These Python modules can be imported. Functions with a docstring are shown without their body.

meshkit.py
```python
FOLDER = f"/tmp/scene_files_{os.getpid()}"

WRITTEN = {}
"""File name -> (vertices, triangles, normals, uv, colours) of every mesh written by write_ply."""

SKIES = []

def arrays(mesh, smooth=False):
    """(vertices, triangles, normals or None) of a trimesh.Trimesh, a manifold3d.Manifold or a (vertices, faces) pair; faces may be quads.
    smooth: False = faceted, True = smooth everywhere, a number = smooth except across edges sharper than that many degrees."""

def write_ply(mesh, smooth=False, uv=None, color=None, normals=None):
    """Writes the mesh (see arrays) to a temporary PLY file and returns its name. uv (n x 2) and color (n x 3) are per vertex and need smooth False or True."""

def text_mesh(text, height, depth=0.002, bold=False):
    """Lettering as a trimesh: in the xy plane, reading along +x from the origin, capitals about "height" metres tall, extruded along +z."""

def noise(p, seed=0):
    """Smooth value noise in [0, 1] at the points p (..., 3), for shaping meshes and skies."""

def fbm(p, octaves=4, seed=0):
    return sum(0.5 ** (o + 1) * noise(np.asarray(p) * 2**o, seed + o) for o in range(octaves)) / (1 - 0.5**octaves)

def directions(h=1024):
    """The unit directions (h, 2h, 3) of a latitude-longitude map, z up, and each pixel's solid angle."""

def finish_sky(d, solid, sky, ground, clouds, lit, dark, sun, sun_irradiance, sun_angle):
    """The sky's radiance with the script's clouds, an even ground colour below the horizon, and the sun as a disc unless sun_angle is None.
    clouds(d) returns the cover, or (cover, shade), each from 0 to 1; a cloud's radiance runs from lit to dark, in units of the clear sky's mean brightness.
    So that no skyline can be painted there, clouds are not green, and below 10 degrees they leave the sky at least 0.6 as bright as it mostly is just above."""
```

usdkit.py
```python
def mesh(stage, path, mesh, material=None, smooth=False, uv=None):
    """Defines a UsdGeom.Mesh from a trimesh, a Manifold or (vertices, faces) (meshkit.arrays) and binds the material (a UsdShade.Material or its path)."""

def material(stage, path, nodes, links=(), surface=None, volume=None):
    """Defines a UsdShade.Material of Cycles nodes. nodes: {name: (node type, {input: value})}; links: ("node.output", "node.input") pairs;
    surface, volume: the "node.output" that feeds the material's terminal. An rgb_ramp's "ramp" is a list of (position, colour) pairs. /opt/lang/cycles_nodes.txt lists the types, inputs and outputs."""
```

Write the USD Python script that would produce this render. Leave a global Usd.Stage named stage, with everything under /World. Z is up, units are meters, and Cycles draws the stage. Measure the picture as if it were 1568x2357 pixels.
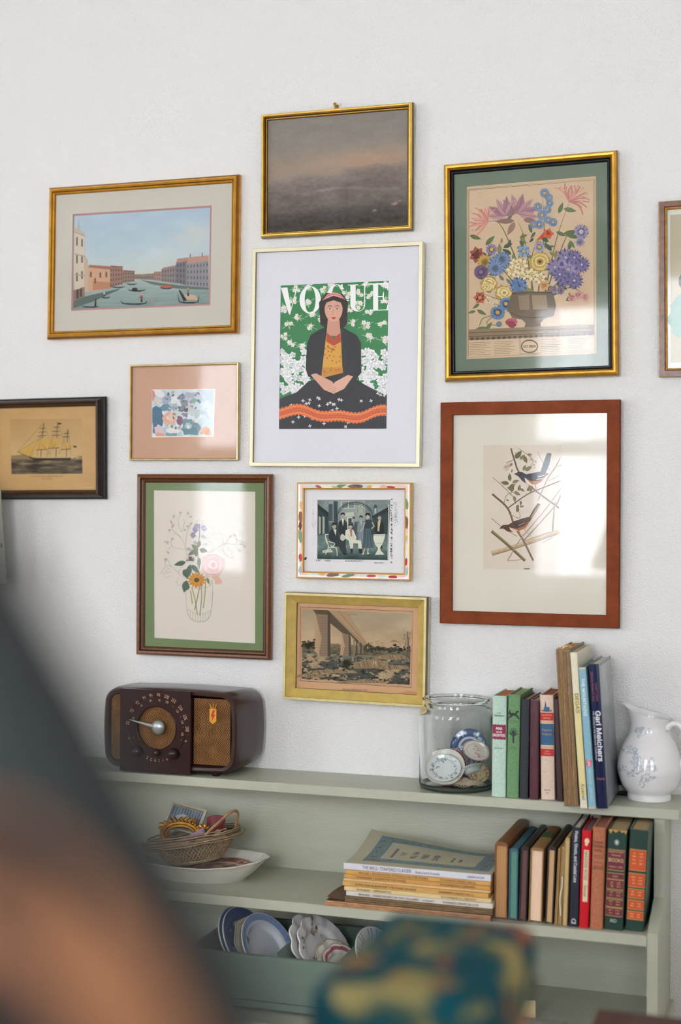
import math, random
import numpy as np
import trimesh
import shapely
from shapely.geometry import Polygon, LineString, Point, MultiPolygon, box as sbox
from shapely import affinity
import manifold3d
import usdkit, meshkit
from pxr import Usd, UsdGeom, UsdLux, UsdShade, Gf, Sdf, Vt

rnd = random.Random(7)
nrs = np.random.RandomState(11)
stage = Usd.Stage.CreateInMemory()
UsdGeom.SetStageUpAxis(stage, 'Z')
UsdGeom.Xform.Define(stage, '/World')
UsdGeom.Scope.Define(stage, '/World/Looks')

# ------------------------------------------------------------------ camera
W, H, F = 1568, 2357, 3270.0            # picture size and focal length in pixels (a 50 mm lens on a 24x36 frame)
CAM = np.array([0, -3.17, 1.40])
YAW, PITCH, ROLL = np.radians([17.875, 0.4054, 0.4436])
FW = np.array([-math.sin(YAW) * math.cos(PITCH), math.cos(YAW) * math.cos(PITCH), math.sin(PITCH)])
_r = np.array([math.cos(YAW), math.sin(YAW), 0]); _u = np.cross(_r, FW)
RT = math.cos(ROLL) * _r + math.sin(ROLL) * _u
UP = -math.sin(ROLL) * _r + math.cos(ROLL) * _u
cam = UsdGeom.Camera.Define(stage, '/World/camera')
M = Gf.Matrix4d(*RT, 0, *UP, 0, *(-FW), 0, *CAM, 1)
cam.AddTransformOp().Set(M)
AP = 23.95
cam.CreateHorizontalApertureAttr(AP)
cam.CreateVerticalApertureAttr(AP * H / W)
cam.CreateFocalLengthAttr(AP * F / W)
cam.CreateFStopAttr(1.6)
cam.CreateFocusDistanceAttr(3.22)
cam.CreateClippingRangeAttr(Gf.Vec2f(0.02, 100))
cam.CreateExposureAttr(0.85)

def ray(px, py): return FW + RT * (px - W / 2) / F - UP * (py - H / 2) / F
def at_y(px, py, y): d = ray(px, py); return CAM + d * (y - CAM[1]) / d[1]
def at_z(px, py, z): d = ray(px, py); return CAM + d * (z - CAM[2]) / d[2]
def at_d(px, py, t): return CAM + ray(px, py) * t

# ------------------------------------------------------------------ daylight: an overcast sky outside the windows
dome = UsdLux.DomeLight.Define(stage, '/World/sky')
dome.CreateColorAttr(Gf.Vec3f(0.86, 0.93, 1.0)); dome.CreateIntensityAttr(1.0)
ROOM = dict(x0=-4.8, x1=1.7, y0=-5.0, y1=0.0, z1=3.05)
WINZ = (0.84, 2.70)
WIN = [('y', -5.0, -1.52, -0.52), ('y', -5.0, -3.66, -2.66), ('x', -4.8, -4.6, -2.9), ('y', -5.0, .42, 1.42)]   # wall axis, wall place, from, to
DAY = 11.0
for i, (ax, w, a, b) in enumerate(WIN):
    L = UsdLux.RectLight.Define(stage, f'/World/daylight_{i + 1:03d}')
    L.CreateWidthAttr(b - a); L.CreateHeightAttr(WINZ[1] - WINZ[0]); L.CreateIntensityAttr(DAY * (.16 if ax == 'x' else   .42 if a > 0 else .95 if a > -2 else .58))
    L.CreateColorAttr(Gf.Vec3f(0.935, 0.975, 1.05))
    zc = sum(WINZ) / 2
    if ax == 'y':      # light faces +y, into the room
        L.AddTransformOp().Set(Gf.Matrix4d(1, 0, 0, 0, 0, 0, 1, 0, 0, -1, 0, 0, (a + b) / 2, w - 0.20, zc, 1))
    else:              # faces +x
        L.AddTransformOp().Set(Gf.Matrix4d(0, -1, 0, 0, 0, 0, 1, 0, -1, 0, 0, 0, w - 0.20, (a + b) / 2, zc, 1))

# ------------------------------------------------------------------ helpers
def lin(c):
    """'#rrggbb' or an sRGB triple in 0..1 to linear."""
    if isinstance(c, str):
        c = [int(c[i:i + 2], 16) / 255 for i in (1, 3, 5)]
    c = np.asarray(c, float)
    return np.where(c <= 0.04045, c / 12.92, ((c + 0.055) / 1.055) ** 2.4)

_mats = {}
def mat(name, color='#ffffff', rough=0.5, metal=0.0, var=None, bump=None, coat=0.0, attr=False, spec=0.5, sheen=0.0, stretch=(1, 1, 1), color2=None, rand=0.0, trans=0.0, ior=1.5, world=False):
    """A principled material. var=(noise scale, amount) varies the tone (towards color2 if given); bump=(scale, metres of relief); attr reads the mesh's own colours."""
    if name in _mats: return _mats[name]
    n = {'p': ('principled_bsdf', {'roughness': rough * (0.85 if coat else 1), 'metallic': metal, 'specular_ior_level': spec, 'sheen_weight': sheen, 'ior': ior, 'transmission_weight': trans})}
    l = []
    if attr:
        n['c'] = ('attribute', {'attribute': 'col'}); src = 'c.color'
    else:
        n['c'] = ('color', {'value': tuple(lin(color))}); src = 'c.color'
    if var or bump:
        n['tc'] = ('texture_coordinate', {}) if not world else ('geometry', {})
        n['mp'] = ('mapping', {'scale': tuple(stretch)})
        l.append(('tc.object' if not world else 'tc.position', 'mp.vector'))
    if var:
        n['nz'] = ('noise_texture', {'scale': var[0], 'detail': 3.0, 'roughness': 0.6})
        l.append(('mp.vector', 'nz.vector'))
        if color2 is not None:
            n['mr'] = ('map_range', {'from_min': 0.5 - 0.28 / max(var[1], 0.05) * 0.5, 'from_max': 0.5 + 0.28 / max(var[1], 0.05) * 0.5, 'clamp': True})
            n['c2'] = ('color', {'value': tuple(lin(color2))})
            n['mx'] = ('mix', {'mix_type': 'mix'})
            l += [('nz.fac', 'mr.value'), ('mr.result', 'mx.fac'), (src, 'mx.color1'), ('c2.color', 'mx.color2')]
            src = 'mx.color'
        else:
            n['mr'] = ('map_range', {'from_min': 0.25, 'from_max': 0.75, 'to_min': 1 - var[1], 'to_max': 1 + var[1]})
            n['vm'] = ('vector_math', {'math_type': 'scale'})
            l += [('nz.fac', 'mr.value'), (src, 'vm.vector1'), ('mr.result', 'vm.scale')]
            src = 'vm.vector'
    if rand:
        n['oi'] = ('object_info', {})
        n['rr'] = ('map_range', {'to_min': 1 - rand, 'to_max': 1 + rand})
        n['rm'] = ('vector_math', {'math_type': 'scale'})
        l += [('oi.random', 'rr.value'), (src, 'rm.vector1'), ('rr.result', 'rm.scale')]
        src = 'rm.vector'
    l.append((src, 'p.base_color'))
    if bump:
        n['bn'] = ('noise_texture', {'scale': bump[0], 'detail': 2.0, 'roughness': 0.55})
        n['bp'] = ('bump', {'strength': 1.0, 'distance': bump[1]})
        l += [('mp.vector', 'bn.vector'), ('bn.fac', 'bp.height'), ('bp.normal', 'p.normal')]
    _mats[name] = usdkit.material(stage, '/World/Looks/' + name, n, l, surface='p.BSDF')
    return _mats[name]

_names = {}
def path_for(name, parent):
    base = parent.GetPath().pathString if parent is not None else '/World'
    k = _names.get((base, name), 0); _names[(base, name)] = k + 1
    return f'{base}/{name}' if k == 0 else f'{base}/{name}_{k:03d}'

def tag(p, label=None, cat=None, group=None, kind=None):
    for k, v in (('label', label), ('category', cat), ('group', group), ('kind', kind)):
        if v: p.SetCustomDataByKey(k, v)
    return p

def thing(name, label=None, cat=None, loc=(0, 0, 0), rz=0, matrix=None, group=None):
    x = UsdGeom.Xform.Define(stage, path_for(name, None))
    if matrix is not None: x.AddTransformOp().Set(matrix)
    else:
        x.AddTranslateOp().Set(Gf.Vec3d(*map(float, loc)))
        if rz: x.AddRotateZOp().Set(float(rz))
    return tag(x.GetPrim(), label, cat, group)

class Mesh:
    """Vertices, triangles and, if wanted, one colour per triangle."""
    def __init__(s): s.v, s.f, s.c, s.n = [], [], [], 0
    def add(s, m, color=None, T=None):
        if hasattr(m, 'to_mesh'):
            q = m.to_mesh(); v, f = np.array(q.vert_properties[:, :3], float), np.array(q.tri_verts, int)
        elif isinstance(m, tuple): v, f = np.asarray(m[0], float), np.asarray(m[1], int)
        elif isinstance(m, Mesh): v, f = m.arrays(); color = m.c if color is None and m.c else color
        else: v, f = np.array(m.vertices, float), np.array(m.faces, int)
        if not len(f): return s
        if f.shape[1] == 4: f = np.vstack([f[:, [0, 1, 2]], f[:, [0, 2, 3]]])
        if T is not None: v = v @ np.asarray(T)[:3, :3].T + np.asarray(T)[:3, 3]
        s.v.append(v); s.f.append(f + s.n); s.n += len(v)
        if color is not None:
            if isinstance(color, list): s.c += color
            elif isinstance(color, np.ndarray) and color.ndim == 2: s.c.append(color)
            else: s.c.append(np.tile(lin(color), (len(f), 1)))
        return s
    def arrays(s): return (np.vstack(s.v), np.vstack(s.f)) if s.v else (np.zeros((0, 3)), np.zeros((0, 3), int))

def obj(name, m, material, parent=None, smooth=30, label=None, cat=None, group=None, kind=None, loc=None, vcol=None):
    if not isinstance(m, Mesh): m = Mesh().add(m)
    v, f = m.arrays()
    g = usdkit.mesh(stage, path_for(name, parent), (v, f), material, smooth=smooth)
    if vcol is not None:
        UsdGeom.PrimvarsAPI(g).CreatePrimvar('col', Sdf.ValueTypeNames.Color3fArray, 'vertex').Set(Vt.Vec3fArray.FromNumpy(np.asarray(vcol, np.float32)))
    elif m.c:
        UsdGeom.PrimvarsAPI(g).CreatePrimvar('col', Sdf.ValueTypeNames.Color3fArray, 'uniform').Set(Vt.Vec3fArray.FromNumpy(np.vstack(m.c).astype(np.float32)))
    if loc is not None: UsdGeom.Xformable(g).AddTranslateOp().Set(Gf.Vec3d(*map(float, loc)))
    return tag(g.GetPrim(), label, cat, group, kind)

def TR(x=0, y=0, z=0): T = np.eye(4); T[:3, 3] = x, y, z; return T
def RX(d): return trimesh.transformations.rotation_matrix(math.radians(d), [1, 0, 0])
def RY(d): return trimesh.transformations.rotation_matrix(math.radians(d), [0, 1, 0])
def RZ(d): return trimesh.transformations.rotation_matrix(math.radians(d), [0, 0, 1])
def hull(p): return trimesh.convex.convex_hull(np.asarray(p, float))
def cbox(x0, x1, y0, y1, z0, z1, b=0.0015):
    """A box with chamfered edges."""
    b = min(b, (x1 - x0) / 3, (y1 - y0) / 3, (z1 - z0) / 3)
    p = []
    for i in (0, 1):
        for j in (0, 1):
            for k in (0, 1):
                X, Y, Z = (x0, x1)[i], (y0, y1)[j], (z0, z1)[k]; sx, sy, sz = (b, -b)[i], (b, -b)[j], (b, -b)[k]
                p += [(X, Y + sy, Z + sz), (X + sx, Y, Z + sz), (X + sx, Y + sy, Z)]
    return hull(p)
def rbox(sx, sy, sz, r, n=5):
    """A rounded box about the origin."""
    s = trimesh.creation.uv_sphere(radius=r, count=[2 * n, 4 * n]).vertices
    return hull(np.vstack([s + np.array([a * (sx / 2 - r), b * (sy / 2 - r), c * (sz / 2 - r)]) for a in (-1, 1) for b in (-1, 1) for c in (-1, 1)]))
def lathe(prof, n=48, squash=1.0):
    """A surface of revolution about z from (r, z) points."""
    p = np.asarray(prof, float); a = np.arange(n) * 2 * math.pi / n
    v = np.stack([p[:, None, 0] * np.cos(a), p[:, None, 0] * np.sin(a) * squash, np.repeat(p[:, None, 1], n, 1)], -1).reshape(-1, 3)
    i, j = np.meshgrid(np.arange(len(p) - 1), np.arange(n), indexing='ij'); k = (j + 1) % n
    q = np.stack([i * n + j, i * n + k, (i + 1) * n + k, (i + 1) * n + j], -1).reshape(-1, 4)
    f = np.vstack([q[:, [0, 1, 2]], q[:, [0, 2, 3]]])
    t = trimesh.Trimesh(v, f, process=False)
    t.merge_vertices(); t.update_faces(t.nondegenerate_faces()); t.remove_unreferenced_vertices()
    return t
def tube(pts, r, sides=8, cap=True):
    p = np.asarray(pts, float); r = np.broadcast_to(np.asarray(r, float), (len(p),))
    t = np.gradient(p, axis=0); t /= np.linalg.norm(t, axis=1, keepdims=True) + 1e-12
    up = np.array([0, 0, 1.0]) if abs(t[0, 2]) < 0.9 else np.array([1.0, 0, 0])
    a = np.zeros_like(p); prev = np.cross(t[0], up)
    for i in range(len(p)):
        prev = prev - t[i] * (prev @ t[i]); prev /= np.linalg.norm(prev) + 1e-12; a[i] = prev
    b = np.cross(t, a); g = np.arange(sides) * 2 * np.pi / sides
    v = (p[:, None] + r[:, None, None] * (np.cos(g)[None, :, None] * a[:, None] + np.sin(g)[None, :, None] * b[:, None])).reshape(-1, 3)
    i, j = np.meshgrid(np.arange(len(p) - 1), np.arange(sides), indexing='ij'); k = (j + 1) % sides
    q = np.stack([i * sides + j, i * sides + k, (i + 1) * sides + k, (i + 1) * sides + j], -1).reshape(-1, 4)
    f = np.vstack([q[:, [0, 1, 2]], q[:, [0, 2, 3]]])
    if cap:
        n = len(v); v = np.vstack([v, p[0], p[-1]]); o = (len(p) - 1) * sides; J = np.arange(sides); K = (J + 1) % sides
        f = np.vstack([f, np.stack([np.full(sides, n), K, J], 1), np.stack([np.full(sides, n + 1), o + J, o + K], 1)])
    return v, f
def curve(pts, n=24):
    """A smooth Catmull-Rom line through the points."""
    p = np.asarray(pts, float); q = np.vstack([2 * p[0] - p[1], p, 2 * p[-1] - p[-2]]); out = []
    for i in range(1, len(q) - 2):
        t = np.linspace(0, 1, n, endpoint=i == len(q) - 3)[:, None]
        a, b, c, d = q[i - 1], q[i], q[i + 1], q[i + 2]
        out.append(0.5 * (2 * b + (c - a) * t + (2 * a - 5 * b + 4 * c - d) * t ** 2 + (3 * b - a - 3 * c + d) * t ** 3))
    return np.vstack(out)
def extrude(poly, h): 
    gs = getattr(poly, 'geoms', [poly])
    return trimesh.util.concatenate([trimesh.creation.extrude_polygon(g, h, engine='earcut') for g in gs if g.area > 0])
def basis(org, right, up):
    r = np.asarray(right, float); r /= np.linalg.norm(r); u = np.asarray(up, float); u -= r * (u @ r); u /= np.linalg.norm(u)
    T = np.eye(4); T[:3, 0], T[:3, 1], T[:3, 2], T[:3, 3] = r, u, np.cross(r, u), org
    return T
_txt = {}
def text(s, h, org, right, up, w=None, bold=False, depth=0.00025, align=0.5):
    """Lettering as (vertices, triangles): capitals h tall, standing on org, reading along right; w squeezes or stretches it to a width."""
    k = (s, bold)
    if k not in _txt: _txt[k] = meshkit.text_mesh(s, 1.0, 1.0, bold)
    m = _txt[k]; v = np.array(m.vertices); b = m.bounds; v[:, 0] -= b[0, 0]
    sx = h if w is None else w / (b[1, 0] - b[0, 0])
    v = v * [sx, h, depth]; v[:, 0] -= align * sx * (b[1, 0] - b[0, 0])
    T = basis(org, right, up)
    return v @ T[:3, :3].T + T[:3, 3], np.array(m.faces)
# ------------------------------------------------------------------ the room
WALL = mat('wall_paint', '#e4e3e1', rough=0.75, bump=(230, 0.0030), spec=0.3)
PLAIN = mat('plain_paint', '#e4e1dc', rough=0.8, spec=0.2)
FLOORM = mat('floor_oak', '#8a6a4a', rough=0.45, var=(6, 0.25), stretch=(1, 8, 1))
TRIM = mat('trim_white', '#eceae6', rough=0.4)
X0, X1, Y0, Y1, Z1 = (ROOM[k] for k in ('x0', 'x1', 'y0', 'y1', 'z1'))
def struct(name, m, material, parent=None, label=None): return obj(name, m, material, parent, smooth=False, kind='structure', label=label)
def B(x0, x1, y0, y1, z0, z1): return trimesh.creation.box(bounds=[[x0, y0, z0], [x1, y1, z1]])
struct('wall_back', B(X0 - .15, X1 + .15, Y1, Y1 + .15, -.1, Z1 + .1), WALL, label='white orange-peel plaster wall the pictures hang on')
def wall_with(name, ax, w, a, b, holes, out, label):
    m = Mesh(); s, e = (w + min(0, out), w + max(0, out))
    def P(u0, u1, z0, z1):
        if u1 > u0 and z1 > z0: m.add(B(u0, u1, s, e, z0, z1) if ax == 'y' else B(s, e, u0, u1, z0, z1))
    u = a
    for h0, h1 in sorted(holes):
        P(u, h0, -.1, Z1 + .1); P(h0, h1, -.1, WINZ[0]); P(h0, h1, WINZ[1], Z1 + .1); u = h1
    P(u, b, -.1, Z1 + .1)
    struct(name, m, PLAIN, label=label)
wall_with('wall_front', 'y', Y0, X0 - .15, X1 + .15, [(a, b) for ax, w, a, b in WIN if ax == 'y'], -.15, 'plain painted wall with three sash windows opposite the pictures')
wall_with('wall_left', 'x', X0, Y0, Y1, [(a, b) for ax, w, a, b in WIN if ax == 'x'], -.15, 'plain painted side wall with a wide window')
struct('wall_right', B(X1, X1 + .15, Y0, Y1, -.1, Z1 + .1), PLAIN, label='plain painted side wall')
fl = thing('floor'); fl.SetCustomDataByKey('kind', 'structure'); fl.SetCustomDataByKey('label', 'oak plank floor')
struct('subfloor', B(X0, X1, Y0, Y1, -.1, -.012), FLOORM, fl)
for i in range(36):
    w = (X1 - X0) / 36
    struct('plank', B(X0 + i * w + .001, X0 + (i + 1) * w - .001, Y0 + .005, Y1 - .005, -.0115, 0), FLOORM, fl)
struct('ceiling', B(X0 - .15, X1 + .15, Y0 - .15, Y1 + .15, Z1, Z1 + .12), mat('ceiling_boards', '#d6d3cc', rough=.85), label='flat white ceiling')
struct('baseboard_back', cbox(X0 + .02, X1 - .001, -.016, -.0005, .0005, .12), TRIM)
struct('baseboard_front', cbox(X0 + .02, X1 - .02, Y0 + .0005, Y0 + .016, .0005, .12), TRIM)
struct('baseboard_left', cbox(X0 + .0005, X0 + .016, Y0 + .02, Y1 - .02, .0005, .12), TRIM)
struct('baseboard_right', cbox(X1 - .016, X1 - .0005, Y0 + .02, Y1 - .02, .0005, .12), TRIM)

def glass_mat(name, rough=0.0, base=0.042, tint=(1, 1, 1)):
    """Thin clear glass: see-through, with a mirror reflection that grows towards grazing angles on either face."""
    return usdkit.material(stage, '/World/Looks/' + name, {'t': ('transparent_bsdf', {'color': tint}), 'g': ('glossy_bsdf', {'color': (1, 1, 1), 'roughness': rough}), 'lw': ('layer_weight', {'blend': 0.5}), 'pw': ('math', {'math_type': 'power', 'value2': 5.0}),
                            'ma': ('math', {'math_type': 'multiply_add', 'value2': 0.85 - base, 'value3': base}), 'm': ('mix_closure', {})},
                           [('lw.facing', 'pw.value1'), ('pw.value', 'ma.value1'), ('ma.value', 'm.fac'), ('t.BSDF', 'm.closure1'), ('g.BSDF', 'm.closure2')], surface='m.closure')
PANE = glass_mat('window_glass')
GLAZE = glass_mat('picture_glass', 0.032, .0135)
GLAZE_SOFT = glass_mat('soft_acrylic', 0.32, .015)
SHEER = usdkit.material(stage, '/World/Looks/sheer_curtain', {'t': ('transparent_bsdf', {'color': (1, 1, 1)}), 'tr': ('translucent_bsdf', {'color': (.88, .86, .82)}), 'm2': ('mix_closure', {'fac': 0.4})},
                        [('t.BSDF', 'm2.closure1'), ('tr.BSDF', 'm2.closure2')], surface='m2.closure')
DRAPE = mat('linen_drape', '#cfc6b4', rough=0.9)

def window(n, ax, w, a, b):
    """A double-hung sash window: casing, two sashes with a meeting rail and a middle bar, two panes."""
    t = thing(f'window_{n}'); t.SetCustomDataByKey('kind', 'structure'); t.SetCustomDataByKey('label', ('left sash window opposite the pictures', 'right sash window opposite the pictures', 'wide sash window in the side wall', 'sash window at the far right of the front wall')[(1, 0, 2, 3)[n - 1]])
    z0, z1 = WINZ; zm = 1.66; c = (a + b) / 2
    def box(u0, u1, d0, d1, q0, q1):   # d: depth out of the room
        return cbox(u0, u1, w - d1, w - d0, q0, q1, .002) if ax == 'y' else cbox(w - d1, w - d0, u0, u1, q0, q1, .002)
    for nm, bits in (('window_frame', [(a, a + .03, .02, .12, z0, z1), (b - .03, b, .02, .12, z0, z1), (a + .03, b - .03, .02, .12, z1 - .03, z1), (a + .03, b - .03, .02, .12, z0, z0 + .03)]),
                     ('upper_sash', [(a + .03, a + .07, .08, .11, zm, z1 - .03), (b - .07, b - .03, .08, .11, zm, z1 - .03), (a + .07, b - .07, .08, .11, zm, zm + .045), (a + .07, b - .07, .08, .11, z1 - .07, z1 - .03), (c - .012, c + .012, .085, .105, zm + .045, z1 - .07)]),
                     ('lower_sash', [(a + .03, a + .07, .04, .07, z0 + .03, zm), (b - .07, b - .03, .04, .07, z0 + .03, zm), (a + .07, b - .07, .04, .07, zm - .045, zm), (a + .07, b - .07, .04, .07, z0 + .03, z0 + .09), (c - .012, c + .012, .045, .065, z0 + .09, zm - .045)])):
        m = Mesh()
        for q in bits: m.add(box(*q))
        obj(nm, m, TRIM, t)
    obj('pane', box(a + .07, b - .07, .093, .097, zm + .045, z1 - .07), PANE, t)
    obj('pane', box(a + .07, b - .07, .053, .057, z0 + .09, zm - .045), PANE, t)
    obj('window_sill', (cbox(a - .04, b + .04, w + .0005, w + .05, z0 - .03, z0 - .001) if ax == 'y' else cbox(w + .0005, w + .05, a - .04, b + .04, z0 - .03, z0 - .001)), TRIM, t)
for i, (ax, w, a, b) in enumerate(WIN): window(i + 1, ax, w, a, b)

def cloth_panel(u0, u1, z0, z1, amp, waves, seed=0, nu=120):
    u = np.linspace(0, 1, nu); z = np.linspace(z0, z1, 12); U, Zg = np.meshgrid(u, z, indexing='ij')
    ph = waves * 2 * np.pi * U + 1.3 * np.sin(3 * U + seed)
    off = amp * np.sin(ph) * (0.65 + 0.35 * np.sin(seed + 5 * U)) * (0.7 + 0.3 * (z1 - Zg) / (z1 - z0))
    v = np.stack([u0 + (u1 - u0) * U, off, Zg], -1).reshape(-1, 3); n = len(z)
    i, j = np.meshgrid(np.arange(nu - 1), np.arange(n - 1), indexing='ij'); k = i * n + j
    q = np.stack([k, k + n, k + n + 1, k + 1], -1).reshape(-1, 4)
    return v, np.vstack([q[:, [0, 1, 2]], q[:, [0, 2, 3]]])
def curtains(ax, w, a, b, label, lrod, panels):
    rod = thing('curtain_rod', lrod, 'curtain rod', group='curtain rods')
    P = (lambda u, d, z: (u, w + d, z)) if ax == 'y' else (lambda u, d, z: (w + d, u, z))
    obj('rod', tube([P(a - .12, .075, 2.78), P(b + .12, .075, 2.78)], .009, 10), mat('brass', '#b08d4a', rough=.3, metal=1), rod)
    for e in (a - .12, b + .12): obj('finial', trimesh.creation.icosphere(2, .018).apply_translation(P(e, .075, 2.78)), _mats['brass'], rod)
    for e in (a - .08, b + .08): obj('bracket', tube([P(e, .001, 2.78), P(e, .075, 2.78)], .006, 8), _mats['brass'], rod)
    for (u0, u1, m_, nm, lb, cat) in panels:
        v, f = cloth_panel(u0, u1, .55, 2.768, .026, max(3, (u1 - u0) / .075), seed=u0)
        if ax == 'y': v = v + [0, w + .075, 0]
        else: v = np.stack([v[:, 1] + w + .075, v[:, 0], v[:, 2]], -1)
        obj(nm, (v, f), m_, None, smooth=True, label=lb, cat=cat)
curtains('y', -5.0, *WIN[0][2:], '', 'thin brass rod over the right sash window', [(-1.58, -1.30, SHEER, 'sheer_curtain', 'sheer curtain at the left side of the right sash window', 'curtain'), (-1.12, -.46, SHEER, 'sheer_curtain', 'sheer curtain at the right side of the right sash window', 'curtain')])
curtains('y', -5.0, *WIN[1][2:], '', 'thin brass rod over the left sash window', [(-3.72, -3.50, SHEER, 'sheer_curtain', 'sheer curtain at the left side of the left sash window', 'curtain'), (-3.22, -2.60, DRAPE, 'linen_curtain', 'beige linen curtain half covering the left sash window', 'curtain')])

# ------------------------------------------------------------------ the bookcase
SAGE = mat('sage_paint', '#b1b3a1', rough=0.42, var=(5, 0.05), bump=(60, 0.0004), stretch=(1, 5, 5))
ZS1, ZS2, ZS3 = 0.8132, 0.583, 0.3715
BX0, BX1 = -2.12, -0.2605
bc = thing('bookcase', 'sage green painted stepped wooden bookcase under the pictures', 'bookcase')
obj('top_shelf', cbox(BX0 - .03, BX1 + .031, -.172, -.002, ZS1 - .0215, ZS1), SAGE, bc)
obj('back_panel', cbox(BX0, BX1 - .021, -.008, -.0015, 0, ZS1 - .0215, .0008), SAGE, bc)
def side(x0, x1):
    return extrude(Polygon([(-.001, 0), (-.425, 0), (-.425, ZS3 - .0225), (-.293, ZS3 - .0225), (-.293, ZS2 + .005), (-.158, ZS2 + .045), (-.158, ZS1 - .0217), (-.001, ZS1 - .0217)]), x1 - x0).apply_transform(np.array([[0, 0, 1, x0], [1, 0, 0, 0], [0, 1, 0, 0], [0, 0, 0, 1.0]]))
obj('side_panel', side(BX1 - .021, BX1), SAGE, bc, smooth=False); obj('side_panel', side(BX0, BX0 + .021), SAGE, bc, smooth=False)
obj('shelf', cbox(BX0 + .0212, BX1 - .0212, -.292, -.0082, ZS2 - .022, ZS2), SAGE, bc)
obj('shelf', cbox(BX0 - .01, BX1 + .01, -.435, -.0082, ZS3 - .022, ZS3), SAGE, bc)
obj('bottom_shelf', cbox(BX0 + .0212, BX1 - .0212, -.42, -.0082, .06, .082), SAGE, bc)
obj('plinth', cbox(BX0 + .0212, BX1 - .0212, -.40, -.38, .0, .0598), SAGE, bc)
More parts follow.
